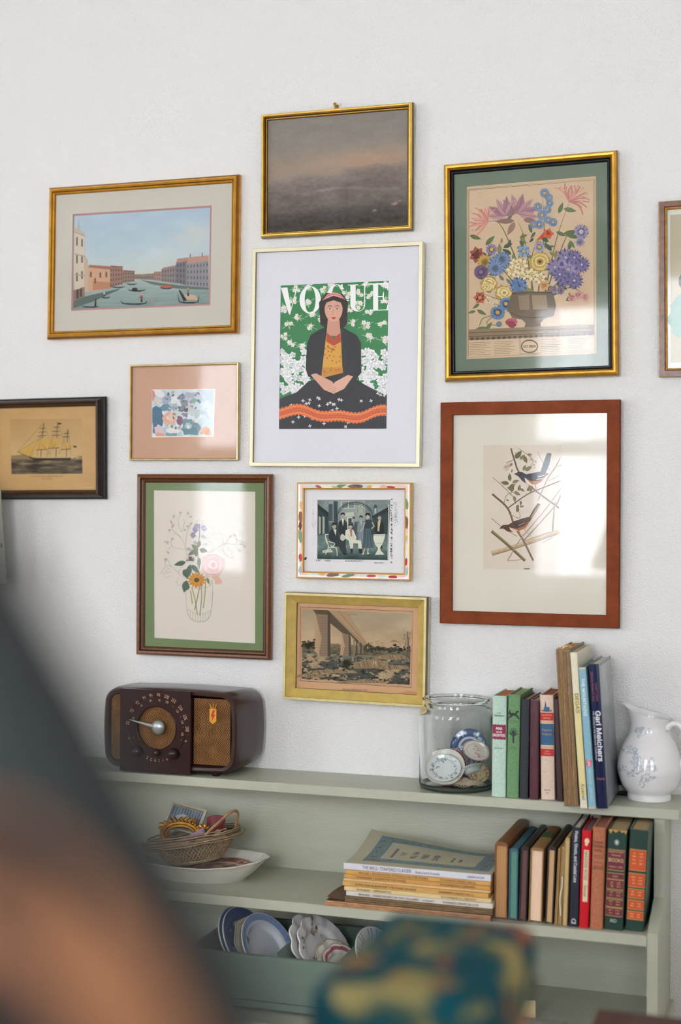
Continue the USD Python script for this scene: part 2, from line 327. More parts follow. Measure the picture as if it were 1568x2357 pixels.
# ------------------------------------------------------------------ framed pictures
class Art:
    """A flat print: polygons and strokes, laid one on the other, in the pixel coordinates of the drawing and mapped onto the sheet by place(x, y) -> (x, z)."""
    def __init__(s, place, step=1.2e-5): s.place, s.m, s.k, s.step = place, Mesh(), 0, step
    def _xy(s, p): return s.place(np.asarray(p, float)[:, :2])
    def up(s): s.k += 1; return s
    def poly(s, shp, c, raw=False):
        if not isinstance(shp, (Polygon, MultiPolygon)): shp = Polygon(shp)
        if not shp.is_valid: shp = shp.buffer(0)
        for g in getattr(shp, 'geoms', [shp]):
            if g.is_empty or g.area <= 0 or g.geom_type != 'Polygon': continue
            v, f = trimesh.creation.triangulate_polygon(g, engine='earcut')
            s._put(v, f, c)
        s.k += 1; return s
    def polys(s, shps, c):
        k = s.k
        for q in shps: s.k = k; s.poly(q, c)
        return s
    def _put(s, v, f, c):
        q = s._xy(v); w = np.stack([q[:, 0], np.full(len(q), -s.k * s.step), q[:, 1]], -1)
        a, b, d = w[f[:, 0]], w[f[:, 1]], w[f[:, 2]]
        n = np.cross(b - a, d - a)[:, 1]; f = np.where((n > 0)[:, None], f[:, ::-1], f)
        s.m.add((w, f), c)
    def line(s, pts, w, c, smooth=False, taper=False):
        p = curve(pts, 8) if smooth and len(pts) > 2 else np.asarray(pts, float)
        if len(p) < 2: return s
        t = np.gradient(p, axis=0); t /= np.linalg.norm(t, axis=1, keepdims=True) + 1e-9
        n = np.stack([-t[:, 1], t[:, 0]], 1); h = np.full(len(p), w / 2.0)
        if taper: h = h * np.linspace(1, .15, len(p))
        v = np.vstack([p + n * h[:, None], p - n * h[:, None]]); k = len(p); i = np.arange(k - 1)
        f = np.vstack([np.stack([i, i + 1, i + k], 1), np.stack([i + 1, i + k + 1, i + k], 1)])
        s._put(v, f, c); s.k += 1; return s
    def lines(s, many, w, c, **k):
        q = s.k
        for p in many: s.k = q; s.line(p, w, c, **k)
        return s
    def ell(s, x, y, rx, ry, c, rot=0, n=18, rough=0, seed=0):
        a = np.linspace(0, 2 * np.pi, n, endpoint=False); r = 1 + (rough * (np.random.RandomState(seed).rand(n) - .5) if rough else 0)
        p = np.stack([rx * np.cos(a) * r, ry * np.sin(a) * r], 1); t = math.radians(rot)
        return s.poly(p @ np.array([[math.cos(t), math.sin(t)], [-math.sin(t), math.cos(t)]]) + [x, y], c)
    def leaf(s, x0, y0, x1, y1, w, c):
        t = np.linspace(0, 1, 7); d = np.array([x1 - x0, y1 - y0]); n = np.array([-d[1], d[0]]) / (np.hypot(*d) + 1e-9)
        e = np.sin(np.pi * t ** .8) * w / 2; p = np.array([x0, y0]) + t[:, None] * d
        return s.poly(np.vstack([p + n * e[:, None], (p - n * e[:, None])[-2:0:-1]]), c)
    def flower(s, x, y, r, n, c, centre=None, rot=0, w=None, rc=.28, squash=1.0, dark=None):
        if dark is not None:
            for i in range(n):
                a = rot + 2 * np.pi * (i + .5) / n; s.leaf(x, y, x + r * .96 * math.cos(a), y + r * .96 * squash * math.sin(a), w or 2.4 * r / n * 1.6, dark); s.k -= 1
            s.k += 1
        for i in range(n):
            a = rot + 2 * np.pi * i / n; s.leaf(x, y, x + r * math.cos(a), y + r * squash * math.sin(a), w or 2.4 * r / n * 1.6, c); s.k -= 1
        s.k += 1
        if centre is not None: s.ell(x, y, r * rc, r * rc * squash, centre, n=10)
        return s
    def text(s, t, x, y, h, c, w=None, dx=(1, 0), bold=False, align=0):
        v, f = text(t, h, (0, 0, 0), (dx[0], -dx[1], 0), (dx[1], dx[0], 0), w=w, bold=bold, align=align)
        top = v[:, 2] > v[:, 2].mean() if np.ptp(v[:, 2]) > 0 else np.ones(len(v), bool)
        f = f[top[f].all(1)]
        s._put(np.stack([x + v[:, 0], y - v[:, 1]], 1), f, c); s.k += 1; return s
    def grid(s, quad, nx, ny, fn):
        """A painted ground: fn(u, v) gives the sRGB colour at each cell, u to the right and v downwards in 0..1."""
        gx, gy = np.linspace(0, 1, nx + 1), np.linspace(0, 1, ny + 1)
        Ug, Vg = (a[..., None] for a in np.meshgrid(gx, gy, indexing='ij')); a, b, c, d = np.asarray(quad, float); p = ((a * (1 - Ug) + b * Ug) * (1 - Vg) + (d * (1 - Ug) + c * Ug) * Vg).reshape(-1, 2)
        i, j = np.meshgrid(np.arange(nx), np.arange(ny), indexing='ij'); k = i * (ny + 1) + j
        q = np.stack([k, k + 1, k + ny + 2, k + ny + 1], -1).reshape(-1, 4)
        c = np.clip(fn((i + .5) / nx, (j + .5) / ny), 0, 1).reshape(-1, 3)
        c = lin(c); f = np.concatenate([q[:, [0, 1, 2]], q[:, [0, 2, 3]]]); s._put(p, f, np.vstack([c, c])); s.k += 1; return s
def ms(*stops):
    """Colour ramp: (position, '#rrggbb') pairs to a function of an array."""
    x = np.array([a for a, _ in stops]); c = np.array([[int(h[i:i + 2], 16) / 255 for i in (1, 3, 5)] for _, h in stops])
    return lambda t: np.stack([np.interp(t, x, c[:, k]) for k in range(3)], -1)
def hexf(h): return np.array([int(h[i:i + 2], 16) / 255 for i in (1, 3, 5)])
def nz2(u, v, su, sv, seed=0, o=4): return meshkit.fbm(np.stack([u * su, v * sv, np.full_like(u, .37 + seed)], -1), o, seed)

PRINT = mat('printed_paper', attr=True, rough=0.75, spec=0.15)
MOULD = mat('painted_moulding', attr=True, rough=0.4, var=(40, 0.12))
GILT = mat('gilt_moulding', attr=True, rough=0.34, metal=0.5, var=(35, 0.22), bump=(300, 0.0004))
def paper(c, name=None): return mat(name or 'card_' + c[1:], c, rough=0.85, var=(300, 0.03), spec=0.1)

class Frame:
    """A framed picture on the wall. outer: its front corners in the photograph (TL TR BR BL) seen at d0 in front of the wall; it leans out by tilt degrees at the top."""
    def __init__(s, label, outer, d0, tilt, prof, material, cat='framed picture', gap=0.004):
        t = math.radians(tilt); bl = at_y(*outer[3], -d0 - gap)[2], at_y(*outer[2], -d0 - gap)[2]; zb = min(bl)
        s.O = np.array([0, -gap, zb]); s.n = np.array([0, -math.cos(t), -math.sin(t)]); s.ez = np.array([0, -math.sin(t), math.cos(t)]); s.ex = np.array([1.0, 0, 0])
        q = np.array([s._raw(*p, d0) for p in outer]); c = q.mean(0)
        a = (math.atan2(q[1, 1] - q[0, 1], q[1, 0] - q[0, 0]) + math.atan2(q[2, 1] - q[3, 1], q[2, 0] - q[3, 0]) + math.atan2(-(q[0, 0] - q[3, 0]), q[0, 1] - q[3, 1]) + math.atan2(-(q[1, 0] - q[2, 0]), q[1, 1] - q[2, 1])) / 4
        s.w = (np.hypot(*(q[1] - q[0])) + np.hypot(*(q[2] - q[3]))) / 2; s.h = (np.hypot(*(q[0] - q[3])) + np.hypot(*(q[1] - q[2]))) / 2
        ca, sa = math.cos(a), math.sin(a); s.ca, s.sa, s.c = ca, sa, c
        ex = s.ex * ca + s.ez * sa; ez = -s.ex * sa + s.ez * ca; org = s.O + s.ex * c[0] + s.ez * c[1]
        s.root = thing('framed_picture', label, cat, matrix=Gf.Matrix4d(*ex, 0, *(-s.n), 0, *ez, 0, *org, 1))
        s.prof = prof; s.rw = prof[-1][0]
        s.rails(prof, material)
    def _raw(s, px, py, d):
        r = ray(px, py); t = ((s.O + s.n * d - CAM) @ s.n) / (r @ s.n); p = CAM + r * t - s.O - s.n * d
        return np.array([p @ s.ex, p @ s.ez])
    def loc(s, px, py, d):
        q = s._raw(px, py, d) - s.c; return np.array([q[0] * s.ca + q[1] * s.sa, -q[0] * s.sa + q[1] * s.ca])
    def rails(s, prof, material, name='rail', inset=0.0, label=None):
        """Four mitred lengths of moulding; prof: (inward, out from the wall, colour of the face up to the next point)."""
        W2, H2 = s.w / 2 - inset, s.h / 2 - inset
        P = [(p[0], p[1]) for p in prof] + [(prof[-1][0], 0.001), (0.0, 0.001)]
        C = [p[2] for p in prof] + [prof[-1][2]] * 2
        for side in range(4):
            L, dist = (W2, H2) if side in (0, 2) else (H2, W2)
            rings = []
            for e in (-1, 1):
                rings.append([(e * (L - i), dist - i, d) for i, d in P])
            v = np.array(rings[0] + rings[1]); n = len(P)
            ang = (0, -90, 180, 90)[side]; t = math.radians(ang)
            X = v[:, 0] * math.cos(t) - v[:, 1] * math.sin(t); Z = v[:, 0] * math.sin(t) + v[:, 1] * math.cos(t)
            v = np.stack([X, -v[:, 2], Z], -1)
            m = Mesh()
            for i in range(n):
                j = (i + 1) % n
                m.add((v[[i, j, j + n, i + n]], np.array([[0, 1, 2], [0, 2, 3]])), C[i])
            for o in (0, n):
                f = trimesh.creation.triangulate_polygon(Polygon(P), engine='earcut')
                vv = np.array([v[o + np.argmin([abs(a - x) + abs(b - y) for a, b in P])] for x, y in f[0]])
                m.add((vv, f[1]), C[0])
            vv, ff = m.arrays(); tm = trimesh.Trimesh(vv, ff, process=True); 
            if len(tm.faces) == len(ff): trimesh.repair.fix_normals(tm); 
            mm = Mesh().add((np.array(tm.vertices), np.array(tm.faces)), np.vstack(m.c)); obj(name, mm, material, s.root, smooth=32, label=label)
    def sheet(s, name, material, d, m=None, inset=0.0, hole=None, thick=0.0014, label=None):
        """A flat board inside the frame: m or the sight size; hole is the window (four px corners or a local rectangle)."""
        x, z = s.w / 2 - s.rw - inset + .0015, s.h / 2 - s.rw - inset + .0015
        p = Polygon([(-x, -z), (x, -z), (x, z), (-x, z)]) if m is None else Polygon(m)
        if hole is not None: p = p.difference(Polygon(hole))
        e = extrude(p, thick)
        v = np.array(e.vertices); e.vertices = np.stack([v[:, 0], -(d - thick) - v[:, 2], v[:, 1]], -1); e.invert()
        return obj(name, trimesh.Trimesh(e.vertices, e.faces[:, ::-1]), material, s.root, smooth=False, label=label)
    def px(s, pts, d): return np.array([s.loc(*p, d) for p in pts])
    def art(s, d, o, k): return Art(lambda p: np.array([s.loc(x / k + o[0], y / k + o[1], d) for x, y in p]))
    def put(s, art, d, name='print', label=None):
        v, f = art.m.arrays(); m = Mesh(); v = v * [1, min(1, .0012 / max(art.k * art.step, 1e-9)), 1]; m.v, m.f, m.c = [v - [0, d, 0]], [f], art.m.c
        return obj(name, m, PRINT, s.root, smooth=False, label=label)
    def glass(s, d, material=None):
        x, z = s.w / 2 - s.rw + .0008, s.h / 2 - s.rw + .0008
        obj('glazing', B(-x, x, -d - .002, -d, -z, z), material or GLAZE, s.root, smooth=False)
def CR(o, k, pts): return [(x / k + o[0], y / k + o[1]) for x, y in pts]
def shrink(p, dx): 
    q = Polygon(p).buffer(-dx, join_style=2); return np.array(q.exterior.coords)[:-1]
# gold frame, canal view
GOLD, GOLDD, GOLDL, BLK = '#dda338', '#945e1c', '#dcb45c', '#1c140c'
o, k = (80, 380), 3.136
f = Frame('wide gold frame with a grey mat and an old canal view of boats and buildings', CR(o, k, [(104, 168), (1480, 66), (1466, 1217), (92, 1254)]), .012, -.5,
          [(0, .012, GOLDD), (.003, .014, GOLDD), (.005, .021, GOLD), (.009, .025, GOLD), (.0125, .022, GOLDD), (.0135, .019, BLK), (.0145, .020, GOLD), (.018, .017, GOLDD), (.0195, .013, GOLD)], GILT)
pq = CR(o, k, [(275, 355), (1278, 292), (1268, 1012), (264, 1052)])
f.sheet('mat_board', paper('#c9c4b8'), .0115, hole=f.px(pq, .0115))
a = f.art(.0095, o, k)
Q = [(275, 355), (1278, 292), (1268, 1012), (264, 1052)]
a.poly([(262, 342), (1290, 279), (1281, 1025), (252, 1066)], '#b8888a')
I = [(287, 368), (1266, 307), (1256, 1000), (277, 1040)]
def sky(u, v):
    n = nz2(u, v, 5, 7, 3); m = nz2(u, v, 2.2, 3, 9)
    c = ms((0, '#aec3d0'), (.35, '#b3c6cf'), (.62, '#c3cdc8'), (.66, '#c9cdc0'))(v)
    c = c + (n[..., None] - .5) * [.10, .09, .07]
    cl = np.clip((m - .56) * 5, 0, 1)[..., None] * np.clip((.6 - v) * 3, 0, 1)[..., None] * np.clip(u * 2, 0.1, 1)[..., None]
    c = c * (1 - .55 * cl) + np.array([.87, .83, .76]) * .55 * cl
    w = ms((.66, '#b4beb4'), (.75, '#9fb0aa'), (1, '#80938f'))(v) + (nz2(u, v, 8, 60, 5)[..., None] - .5) * .16
    return np.where((v > .66)[..., None], w, c)
a.grid(I, 110, 84, sky)
rr = np.random.RandomState(3)
def palazzo(x0, x1, y0, y1, yb0, yb1, wall, roof, win, nx, ny, roofh=10):
    a.poly([(x0, y0), (x1, y1), (x1, yb1), (x0, yb0)], wall)
    a.poly([(x0, y0), (x0 + (x1 - x0) * .12, y0 - roofh), (x1, y1 - roofh * .8), (x1, y1)], roof)
    ws = []
    for i in range(nx):
        for j in range(ny):
            t = (i + .5) / nx; x = x0 + (x1 - x0) * t; top = y0 + (y1 - y0) * t; bot = yb0 + (yb1 - yb0) * t; y = top + (bot - top) * (j + .35) / ny; w = (x1 - x0) / nx * .34; h = (bot - top) / ny * .45
            ws.append([(x - w / 2, y), (x, y - h * .12), (x + w / 2, y), (x + w / 2, y + h), (x - w / 2, y + h)])
    a.polys(ws, win)
# right bank, far to near
palazzo(770, 862, 795, 786, 826, 830, '#8d8078', '#9a6a5a', '#5b5450', 6, 1, 6); palazzo(858, 925, 776, 772, 832, 838, '#a08578', '#a8766a', '#6a5c56', 4, 2, 7)
palazzo(915, 1030, 752, 730, 840, 856, '#8a7f7c', '#ab7d70', '#585458', 6, 3, 12); palazzo(1020, 1110, 705, 690, 850, 872, '#77747a', '#b0857a', '#4d4e56', 4, 4, 30)
palazzo(1095, 1256, 712, 690, 868, 884, '#8f8d90', '#b78d80', '#5c5d66', 7, 4, 48)
a.line([(1124, 668), (1124, 640)], 8, '#8a6f68'); a.line([(1210, 662), (1210, 634)], 8, '#8a6f68')
# left bank
palazzo(690, 772, 796, 796, 822, 824, '#8a7c74', '#94695c', '#5c524c', 6, 1, 7); palazzo(632, 722, 768, 772, 852, 840, '#8c7a6e', '#8b5f54', '#564a46', 5, 3, 10)
palazzo(540, 636, 738, 742, 884, 862, '#96776a', '#8d5f52', '#54443f', 5, 4, 14)
a.poly([(385, 738), (545, 752), (545, 890), (385, 916)], '#c9a184').poly([(385, 738), (395, 720), (540, 730), (548, 755)], '#a06d5f').poly([(420, 838), (545, 846), (545, 890), (420, 905)], '#b98468')
a.polys([[(x, y), (x + 6, y - 8), (x + 12, y), (x + 12, y + 34), (x, y + 34)] for x, y in ((400, 775), (512, 775), (430, 820), (468, 780))], '#6c5246')
palazzo(287, 360, 470, 505, 1010, 945, '#cfc3ae', '#bcae98', '#6d665e', 2, 4, 16)
a.poly([(355, 640), (386, 690), (386, 905), (357, 930)], '#c2ad96'); a.lines([[(287, 640), (358, 660)], [(287, 792), (358, 796)], [(287, 482), (362, 512)]], 9, '#a99d8a')
a.poly([(279, 905), (360, 880), (362, 955), (279, 1010)], '#8a7568').polys([[(300, 900), (318, 896), (318, 960), (300, 968)], [(326, 893), (342, 890), (342, 950), (326, 954)]], '#4f4641')
a.line([(316, 470), (318, 380)], 6, '#a9a79c', taper=True); a.poly([(306, 470), (313, 420), (322, 420), (328, 472)], '#b9b3a4')
a.poly([(279, 985), (360, 950), (420, 935), (620, 890), (600, 905), (420, 985), (279, 1035)], '#5c6a66')
a.poly([(760, 828), (900, 850), (1060, 870), (1256, 886), (1256, 900), (1030, 892), (850, 862)], '#667069')
def boat(x, y, l, c='#2f3436', up=14):
    a.poly([(x - l / 2, y - up), (x - l * .42, y + 1), (x - l * .2, y + 8), (x + l * .2, y + 9), (x + l * .46, y + 1), (x + l / 2, y - up * .8), (x + l * .4, y - 3), (x, y - 1), (x - l * .38, y - 4)], c)
def man(x, y, h, c, c2='#d2a98c'):
    a.line([(x - h * .06, y), (x, y - h * .45)], h * .13, '#3a3a40').line([(x + h * .07, y), (x, y - h * .45)], h * .13, '#3a3a40').poly([(x - h * .1, y - h * .42), (x + h * .1, y - h * .42), (x + h * .12, y - h * .8), (x - h * .12, y - h * .8)], c).ell(x, y - h * .9, h * .08, h * .1, c2)
boat(735, 905, 130); a.poly([(700, 905), (708, 886), (738, 886), (744, 905)], '#33302f'); boat(600, 880, 110, '#434645', 6); boat(700, 858, 80, '#4a4c4a', 5)
boat(512, 955, 66, '#3b3c3e', 22); man(502, 950, 40, '#d8cfc0'); boat(715, 1000, 195, '#23282b', 26); man(772, 990, 62, '#a4493c'); a.line([(752, 952), (790, 962)], 4, '#5a4a40')
boat(950, 888, 100, '#3c4446', 10); a.poly([(905, 884), (920, 866), (985, 868), (998, 886)], '#b5654c'); boat(1110, 990, 160, '#2c3436', 70); a.poly([(1060, 968), (1090, 935), (1160, 938), (1180, 975)], '#c8a890'); man(1108, 945, 60, '#8b6f66')
a.poly([(1075, 985), (1040, 905), (1048, 900), (1100, 975)], '#2c3436'); boat(400, 1022, 130, '#33393a', 8); a.poly([(430, 1020), (438, 965), (446, 965), (446, 1022)], '#2c3233')
a.line([(846, 1000), (842, 925)], 4, '#b99a86')
f.put(a, .0095); f.glass(.0118)

# dark misty landscape
o, k = (580, 220), 3.92
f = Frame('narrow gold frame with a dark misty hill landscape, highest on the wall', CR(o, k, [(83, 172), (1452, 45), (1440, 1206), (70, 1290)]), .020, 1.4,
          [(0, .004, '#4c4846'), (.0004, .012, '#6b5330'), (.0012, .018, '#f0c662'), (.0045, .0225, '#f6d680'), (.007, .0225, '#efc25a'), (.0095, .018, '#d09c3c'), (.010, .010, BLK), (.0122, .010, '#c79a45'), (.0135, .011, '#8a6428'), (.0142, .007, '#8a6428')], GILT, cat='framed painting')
a = f.art(.006, o, k)
Q = [(128, 212), (1410, 98), (1400, 1168), (118, 1245)]
def mist(u, v):
    e = .62 + .05 * np.sin(3.1 * u + .6) - .09 * np.exp(-((u - .68) / .3) ** 2) - .05 * np.exp(-((u - .25) / .15) ** 2) + .1 * (nz2(u, v * 0, 6, 1, 2) - .5)
    n = nz2(u, v, 7, 16, 4, 5); n2 = nz2(u, v, 40, 55, 8, 3)
    s_ = ms((0, '#87817a'), (.3, '#8d857c'), (.42, '#9a8a7c'), (.55, '#96877b'), (1, '#8d8078'))(v + .05 * (n - .5))
    glow = np.exp(-((u - .74) / .3) ** 2 - ((v - .42) / .1) ** 2)[..., None] * [.07, .03, .0]
    h = ms((0, '#857a72'), (.35, '#786f69'), (.62, '#6d6561'), (.72, '#55504d'), (.85, '#4a4643'), (1, '#554d46'))((v - e + .14) / (1.14 - e) + .35 * (n - .5))
    d = np.clip((v - e + .10) * 14 + (n - .5) * 3, 0, 1)[..., None]
    c = (s_ + glow) * (1 - d) + h * d
    lk = np.exp(-((v - .665 - .02 * np.sin(9 * u)) / .012) ** 2) * np.exp(-((u - .55) / .22) ** 2) * np.clip(n * 2.2 - .5, 0, 1)
    c = c + lk[..., None] * .12 + ((n - .5) * .20 + (n2 - .5) * .11)[..., None] * (.4 + .6 * d)
    for x, y, r in ((.77, .86, .018), (.91, .81, .022), (.95, .79, .012)):
        c = c + (np.exp(-((u - x) / r) ** 2 - ((v - y) / (r * .6)) ** 2) * np.clip(n2 * 2.4 - .6, 0, 1))[..., None] * [.34, .22, .18]
    return c
a.grid(Q, 190, 150, mist)
f.put(a, .006, 'canvas')
hk = thing('picture_hook', 'small brass hook and nail at the top of the dark landscape', 'hook', at_y(775, 246, -.002))
BRASS = _mats['brass']
obj('nail', tube([(0, .0015, .002), (0, -.012, .003)], .0018, 8), BRASS, hk)
obj('nail_head', trimesh.creation.cylinder(radius=.004, height=.0016).apply_transform(RX(90)).apply_translation([0, -.0128, .003]), BRASS, hk)
obj('hook_plate', cbox(-.005, .005, -.0022, .0014, -.008, .004, .0005), BRASS, hk)

# magazine cover poster
f = Frame('champagne metal frame with a wide white mat and a green magazine cover poster', [(583, 575), (975, 553), (965, 1075), (572, 1073)], .019, .4,
          [(0, .0185, '#c9a95e'), (.0006, .0195, '#ece6cf'), (.0085, .0195, '#d9d0b0'), (.0092, .017, '#8a7a52')], mat('champagne_metal', attr=True, rough=.35, metal=.35), cat='framed poster')
o, k = (620, 620), 5.2267
Q = [(138, 195), (1436, 137), (1410, 1918), (115, 1922)]
f.sheet('mat_board', paper('#dcdce2'), .0125, hole=f.px(CR(o, k, Q), .0125))
a = f.art(.0105, o, k); a.poly([(100, 160), (1470, 100), (1450, 1950), (80, 1960)], '#2f7a45')
a.grid(Q, 60, 80, lambda u, v: hexf('#2f8048') + (nz2(u, v, 5, 6, 1)[..., None] - .5) * [.07, .1, .07])
clip = Polygon(Q)
rr = np.random.RandomState(21)
def sprig(x, y, r, seed):
    q = np.random.RandomState(seed)
    k0 = a.k; a.line([(x - r * 2.6, y + r * q.uniform(-1.5, 1.5)), (x, y), (x + r * 2.4, y + r * q.uniform(-1.5, 1.5))], r * .22, '#9fb9a6', smooth=True)
    for i in range(5): t = q.rand() * 6.3; a.leaf(x, y, x + 1.9 * r * math.cos(t), y + 1.9 * r * math.sin(t), r * .55, '#a9c58f')
    for i in range(4):
        xx, yy = x + q.uniform(-1, 1) * r, y + q.uniform(-1, 1) * r; a.flower(xx, yy, r * .8, 5, '#f1ece9', '#e3b9a8', rot=q.rand() * 6, rc=.22)
for i, (x, y) in enumerate([(285, 370), (640, 250), (460, 400), (350, 580), (235, 670), (500, 690), (510, 540), (270, 890), (400, 910), (640, 590), (1000, 640), (1075, 430), (1215, 310), (1200, 520), (1360, 650), (1160, 670), (1210, 820), (1385, 860), (930, 310), (1090, 280), (1385, 370), (170, 470), (180, 800), (480, 200), (740, 190), (1165, 165), (1380, 180), (880, 620), (330, 225), (960, 480)]):
    k0 = a.k; sprig(x, y, 30 + 8 * rr.rand(), i); a.k = k0
a.k += 16
# white title lettering with thick and thin strokes
WH = '#f6f5f3'
a.poly([(140, 222), (218, 218), (262, 470), (330, 213), (342, 213), (250, 545), (236, 540)], WH)
el = lambda x, y, rx, ry: affinity.scale(Point(x, y).buffer(1, 32), rx, ry)
a.poly(el(492, 367, 128, 165).difference(el(492, 367, 66, 158)), WH)
a.poly(el(810, 345, 122, 165).difference(el(810, 345, 60, 157)).difference(sbox(840, 240, 960, 372)), WH).poly([(800, 372), (960, 366), (960, 380), (925, 381), (925, 490), (862, 500), (862, 384), (800, 385)], WH)
a.poly([(860, 182), (885, 181), (880, 262), (870, 262)], WH)
a.poly(MultiPolygon([Polygon([(946, 185), (1070, 180), (1070, 192), (1040, 193), (1040, 430), (976, 430), (976, 195), (946, 196)]), Polygon([(1115, 178), (1182, 175), (1182, 186), (1154, 187), (1154, 430), (1142, 430), (1142, 188), (1115, 190)])]).union(el(1065, 425, 89, 82).difference(el(1085, 415, 57, 82)).difference(sbox(900, 200, 1300, 425))), WH)
a.poly([(1190, 172), (1434, 160), (1432, 250), (1422, 250), (1405, 180), (1310, 184), (1310, 322), (1362, 320), (1372, 270), (1380, 270), (1380, 390), (1372, 390), (1362, 334), (1310, 336), (1310, 486), (1410, 482), (1428, 400), (1433, 400), (1431, 492), (1215, 498), (1215, 486), (1250, 485), (1250, 186), (1190, 188)], WH)
# white blossom hedge on both sides
for i in range(120):
    x, y = (rr.uniform(128, 470) if i % 2 else rr.uniform(1090, 1410)), rr.uniform(985, 1500)
    if i % 6 == 0: a.ell(x, y, 26, 20, '#274a36', rot=rr.rand() * 180)
    a.flower(x, y, rr.uniform(38, 58), 5, '#eff0ef', '#d9dedb', rot=rr.rand() * 6, w=rr.uniform(34, 46), rc=.16); a.k -= 1
# an ordinary seated figure in a dark coat over a dark skirt
SK, HR, CO = '#d9a48c', '#2b211e', '#26262a'
a.poly([(118, 1560), (330, 1480), (480, 1340), (700, 1310), (1040, 1320), (1190, 1410), (1412, 1520), (1408, 1916), (116, 1920)], '#24242a')
a.poly([(600, 400), (615, 660), (690, 720), (880, 720), (935, 660), (948, 400), (880, 290), (680, 285)], HR)
a.poly([(705, 600), (845, 600), (860, 800), (690, 800)], '#cb957e').ell(775, 480, 108, 150, SK, n=30)
a.poly([(660, 470), (672, 360), (775, 318), (880, 360), (890, 470), (860, 400), (775, 372), (690, 400)], HR)
a.poly([(640, 372), (700, 300), (775, 275), (855, 296), (916, 366), (880, 350), (775, 318), (680, 356)], '#e49a93')
a.line([(645, 368), (705, 318), (775, 298), (850, 318), (910, 364)], 9, '#c9716e', smooth=True)
for x in (731, 818): a.ell(x, 478, 20, 9, '#f3ece6').ell(x, 478, 9, 9, '#3b2a22').line([(x - 27, 446), (x, 438), (x + 27, 446)], 8, '#3a2922', smooth=True).line([(x - 22, 469), (x, 465), (x + 22, 469)], 5, '#3a2922', smooth=True)
a.line([(772, 480), (763, 540), (780, 548)], 6, '#bf8670', smooth=True).poly([(742, 582), (766, 574), (775, 578), (786, 574), (810, 582), (776, 604)], '#b9443f')
a.poly([(690, 690), (600, 730), (500, 790), (455, 900), (440, 1200), (470, 1290), (560, 1320), (1040, 1330), (1110, 1240), (1105, 880), (1050, 790), (940, 730), (865, 690), (872, 1180), (690, 1180)], CO)
a.poly([(690, 760), (775, 830), (862, 760), (880, 1180), (640, 1180)], '#d8a13a').poly([(690, 760), (775, 830), (862, 760), (866, 870), (775, 920), (688, 870)], '#b5482f').poly([(640, 1180), (885, 1180), (890, 1245), (625, 1310)], '#c98a2c')
for i in range(26): a.ell(rr.uniform(660, 870), rr.uniform(920, 1240), 10, 7, '#a8472a', rot=rr.rand() * 90)
a.poly([(500, 1270), (560, 1250), (760, 1350), (800, 1420), (760, 1490), (660, 1450)], SK).poly([(1010, 1290), (950, 1270), (800, 1350), (730, 1420), (770, 1500), (900, 1440)], '#dfae97')
a.lines([[(735, 1405), (820, 1440)], [(730, 1430), (810, 1465)], [(745, 1455), (800, 1482)]], 5, '#b27f6a')
for i in range(46):
    x, y = rr.uniform(150, 1390), rr.uniform(1380, 1900)
    if clip.contains(Point(x, y)) and not (640 < x < 920 and y < 1520) and y > 1540 - .1 * abs(x - 775) : a.flower(x, y, 24, 4, '#d9d3d3', None, rot=rr.rand() * 6, w=13)
xs = np.linspace(116, 1408, 60); wv = 1740 - 40 * np.sin(xs / 190) + 20 * np.sin(xs / 77); top = wv - 70 + 14 * (np.arange(60) % 2); bot = wv + 62 + 14 * (np.arange(60) % 2)
a.poly(np.vstack([np.stack([xs, top], 1), np.stack([xs, bot], 1)[::-1]]), '#dd6a33')
for dy, c in ((-44, '#e9a152'), (36, '#e9a152'), (-10, '#c4482c'), (14, '#c4482c')):
    z_ = np.stack([np.repeat(xs, 1), wv + dy + 12 * (np.arange(60) % 2)], 1); a.line(z_, 9, c)
f.put(a, .0105, label='green magazine cover with white title letters'); f.glass(.0128, GLAZE_SOFT)

# botanical bouquet print
o, k = (1000, 340), 3.5636
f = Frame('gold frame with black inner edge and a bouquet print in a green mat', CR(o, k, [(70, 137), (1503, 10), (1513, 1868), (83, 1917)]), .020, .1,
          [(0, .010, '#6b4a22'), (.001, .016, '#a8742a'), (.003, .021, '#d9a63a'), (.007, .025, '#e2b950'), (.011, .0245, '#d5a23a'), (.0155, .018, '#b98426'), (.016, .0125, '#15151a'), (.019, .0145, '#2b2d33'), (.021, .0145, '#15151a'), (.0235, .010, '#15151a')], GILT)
Q = [(263, 318), (1327, 230), (1330, 1690), (262, 1735)]
f.sheet('mat_board', paper('#6f7d6c'), .0088, hole=f.px(CR(o, k, Q), .0088))
a = f.art(.0066, o, k)
QE = [(235, 290), (1355, 200), (1360, 1720), (235, 1765)]
a.grid(QE, 60, 90, lambda u, v: hexf('#cdb394') + (nz2(u, v, 4, 5, 6)[..., None] - .5) * .08 + (nz2(u, v, 60, 80, 2)[..., None] - .5) * .04)
a.lines([[(283, 348), (1310, 265), (1312, 1665), (281, 1712), (283, 348)]], 4, '#6a5a48').lines([[(276, 340), (1318, 256), (1320, 1672), (274, 1720), (276, 340)]], 2.5, '#7a6a58')
rr = np.random.RandomState(5)
ST = '#6f7048'
for p in ([(820, 1230), (740, 760), (690, 610)], [(850, 1230), (900, 700), (890, 400)], [(900, 1230), (1000, 760), (1110, 440)], [(790, 1230), (560, 660), (430, 600)], [(900, 1240), (1080, 740), (1180, 690)], [(760, 1250), (520, 950), (380, 860)], [(880, 1250), (1120, 1000), (1220, 960)], [(760, 1280), (560, 1250), (400, 1200)], [(800, 1200), (800, 900), (850, 760)], [(880, 1240), (1100, 1150), (1240, 1200)]):
    a.line(p, 13, ST, smooth=True, taper=True)
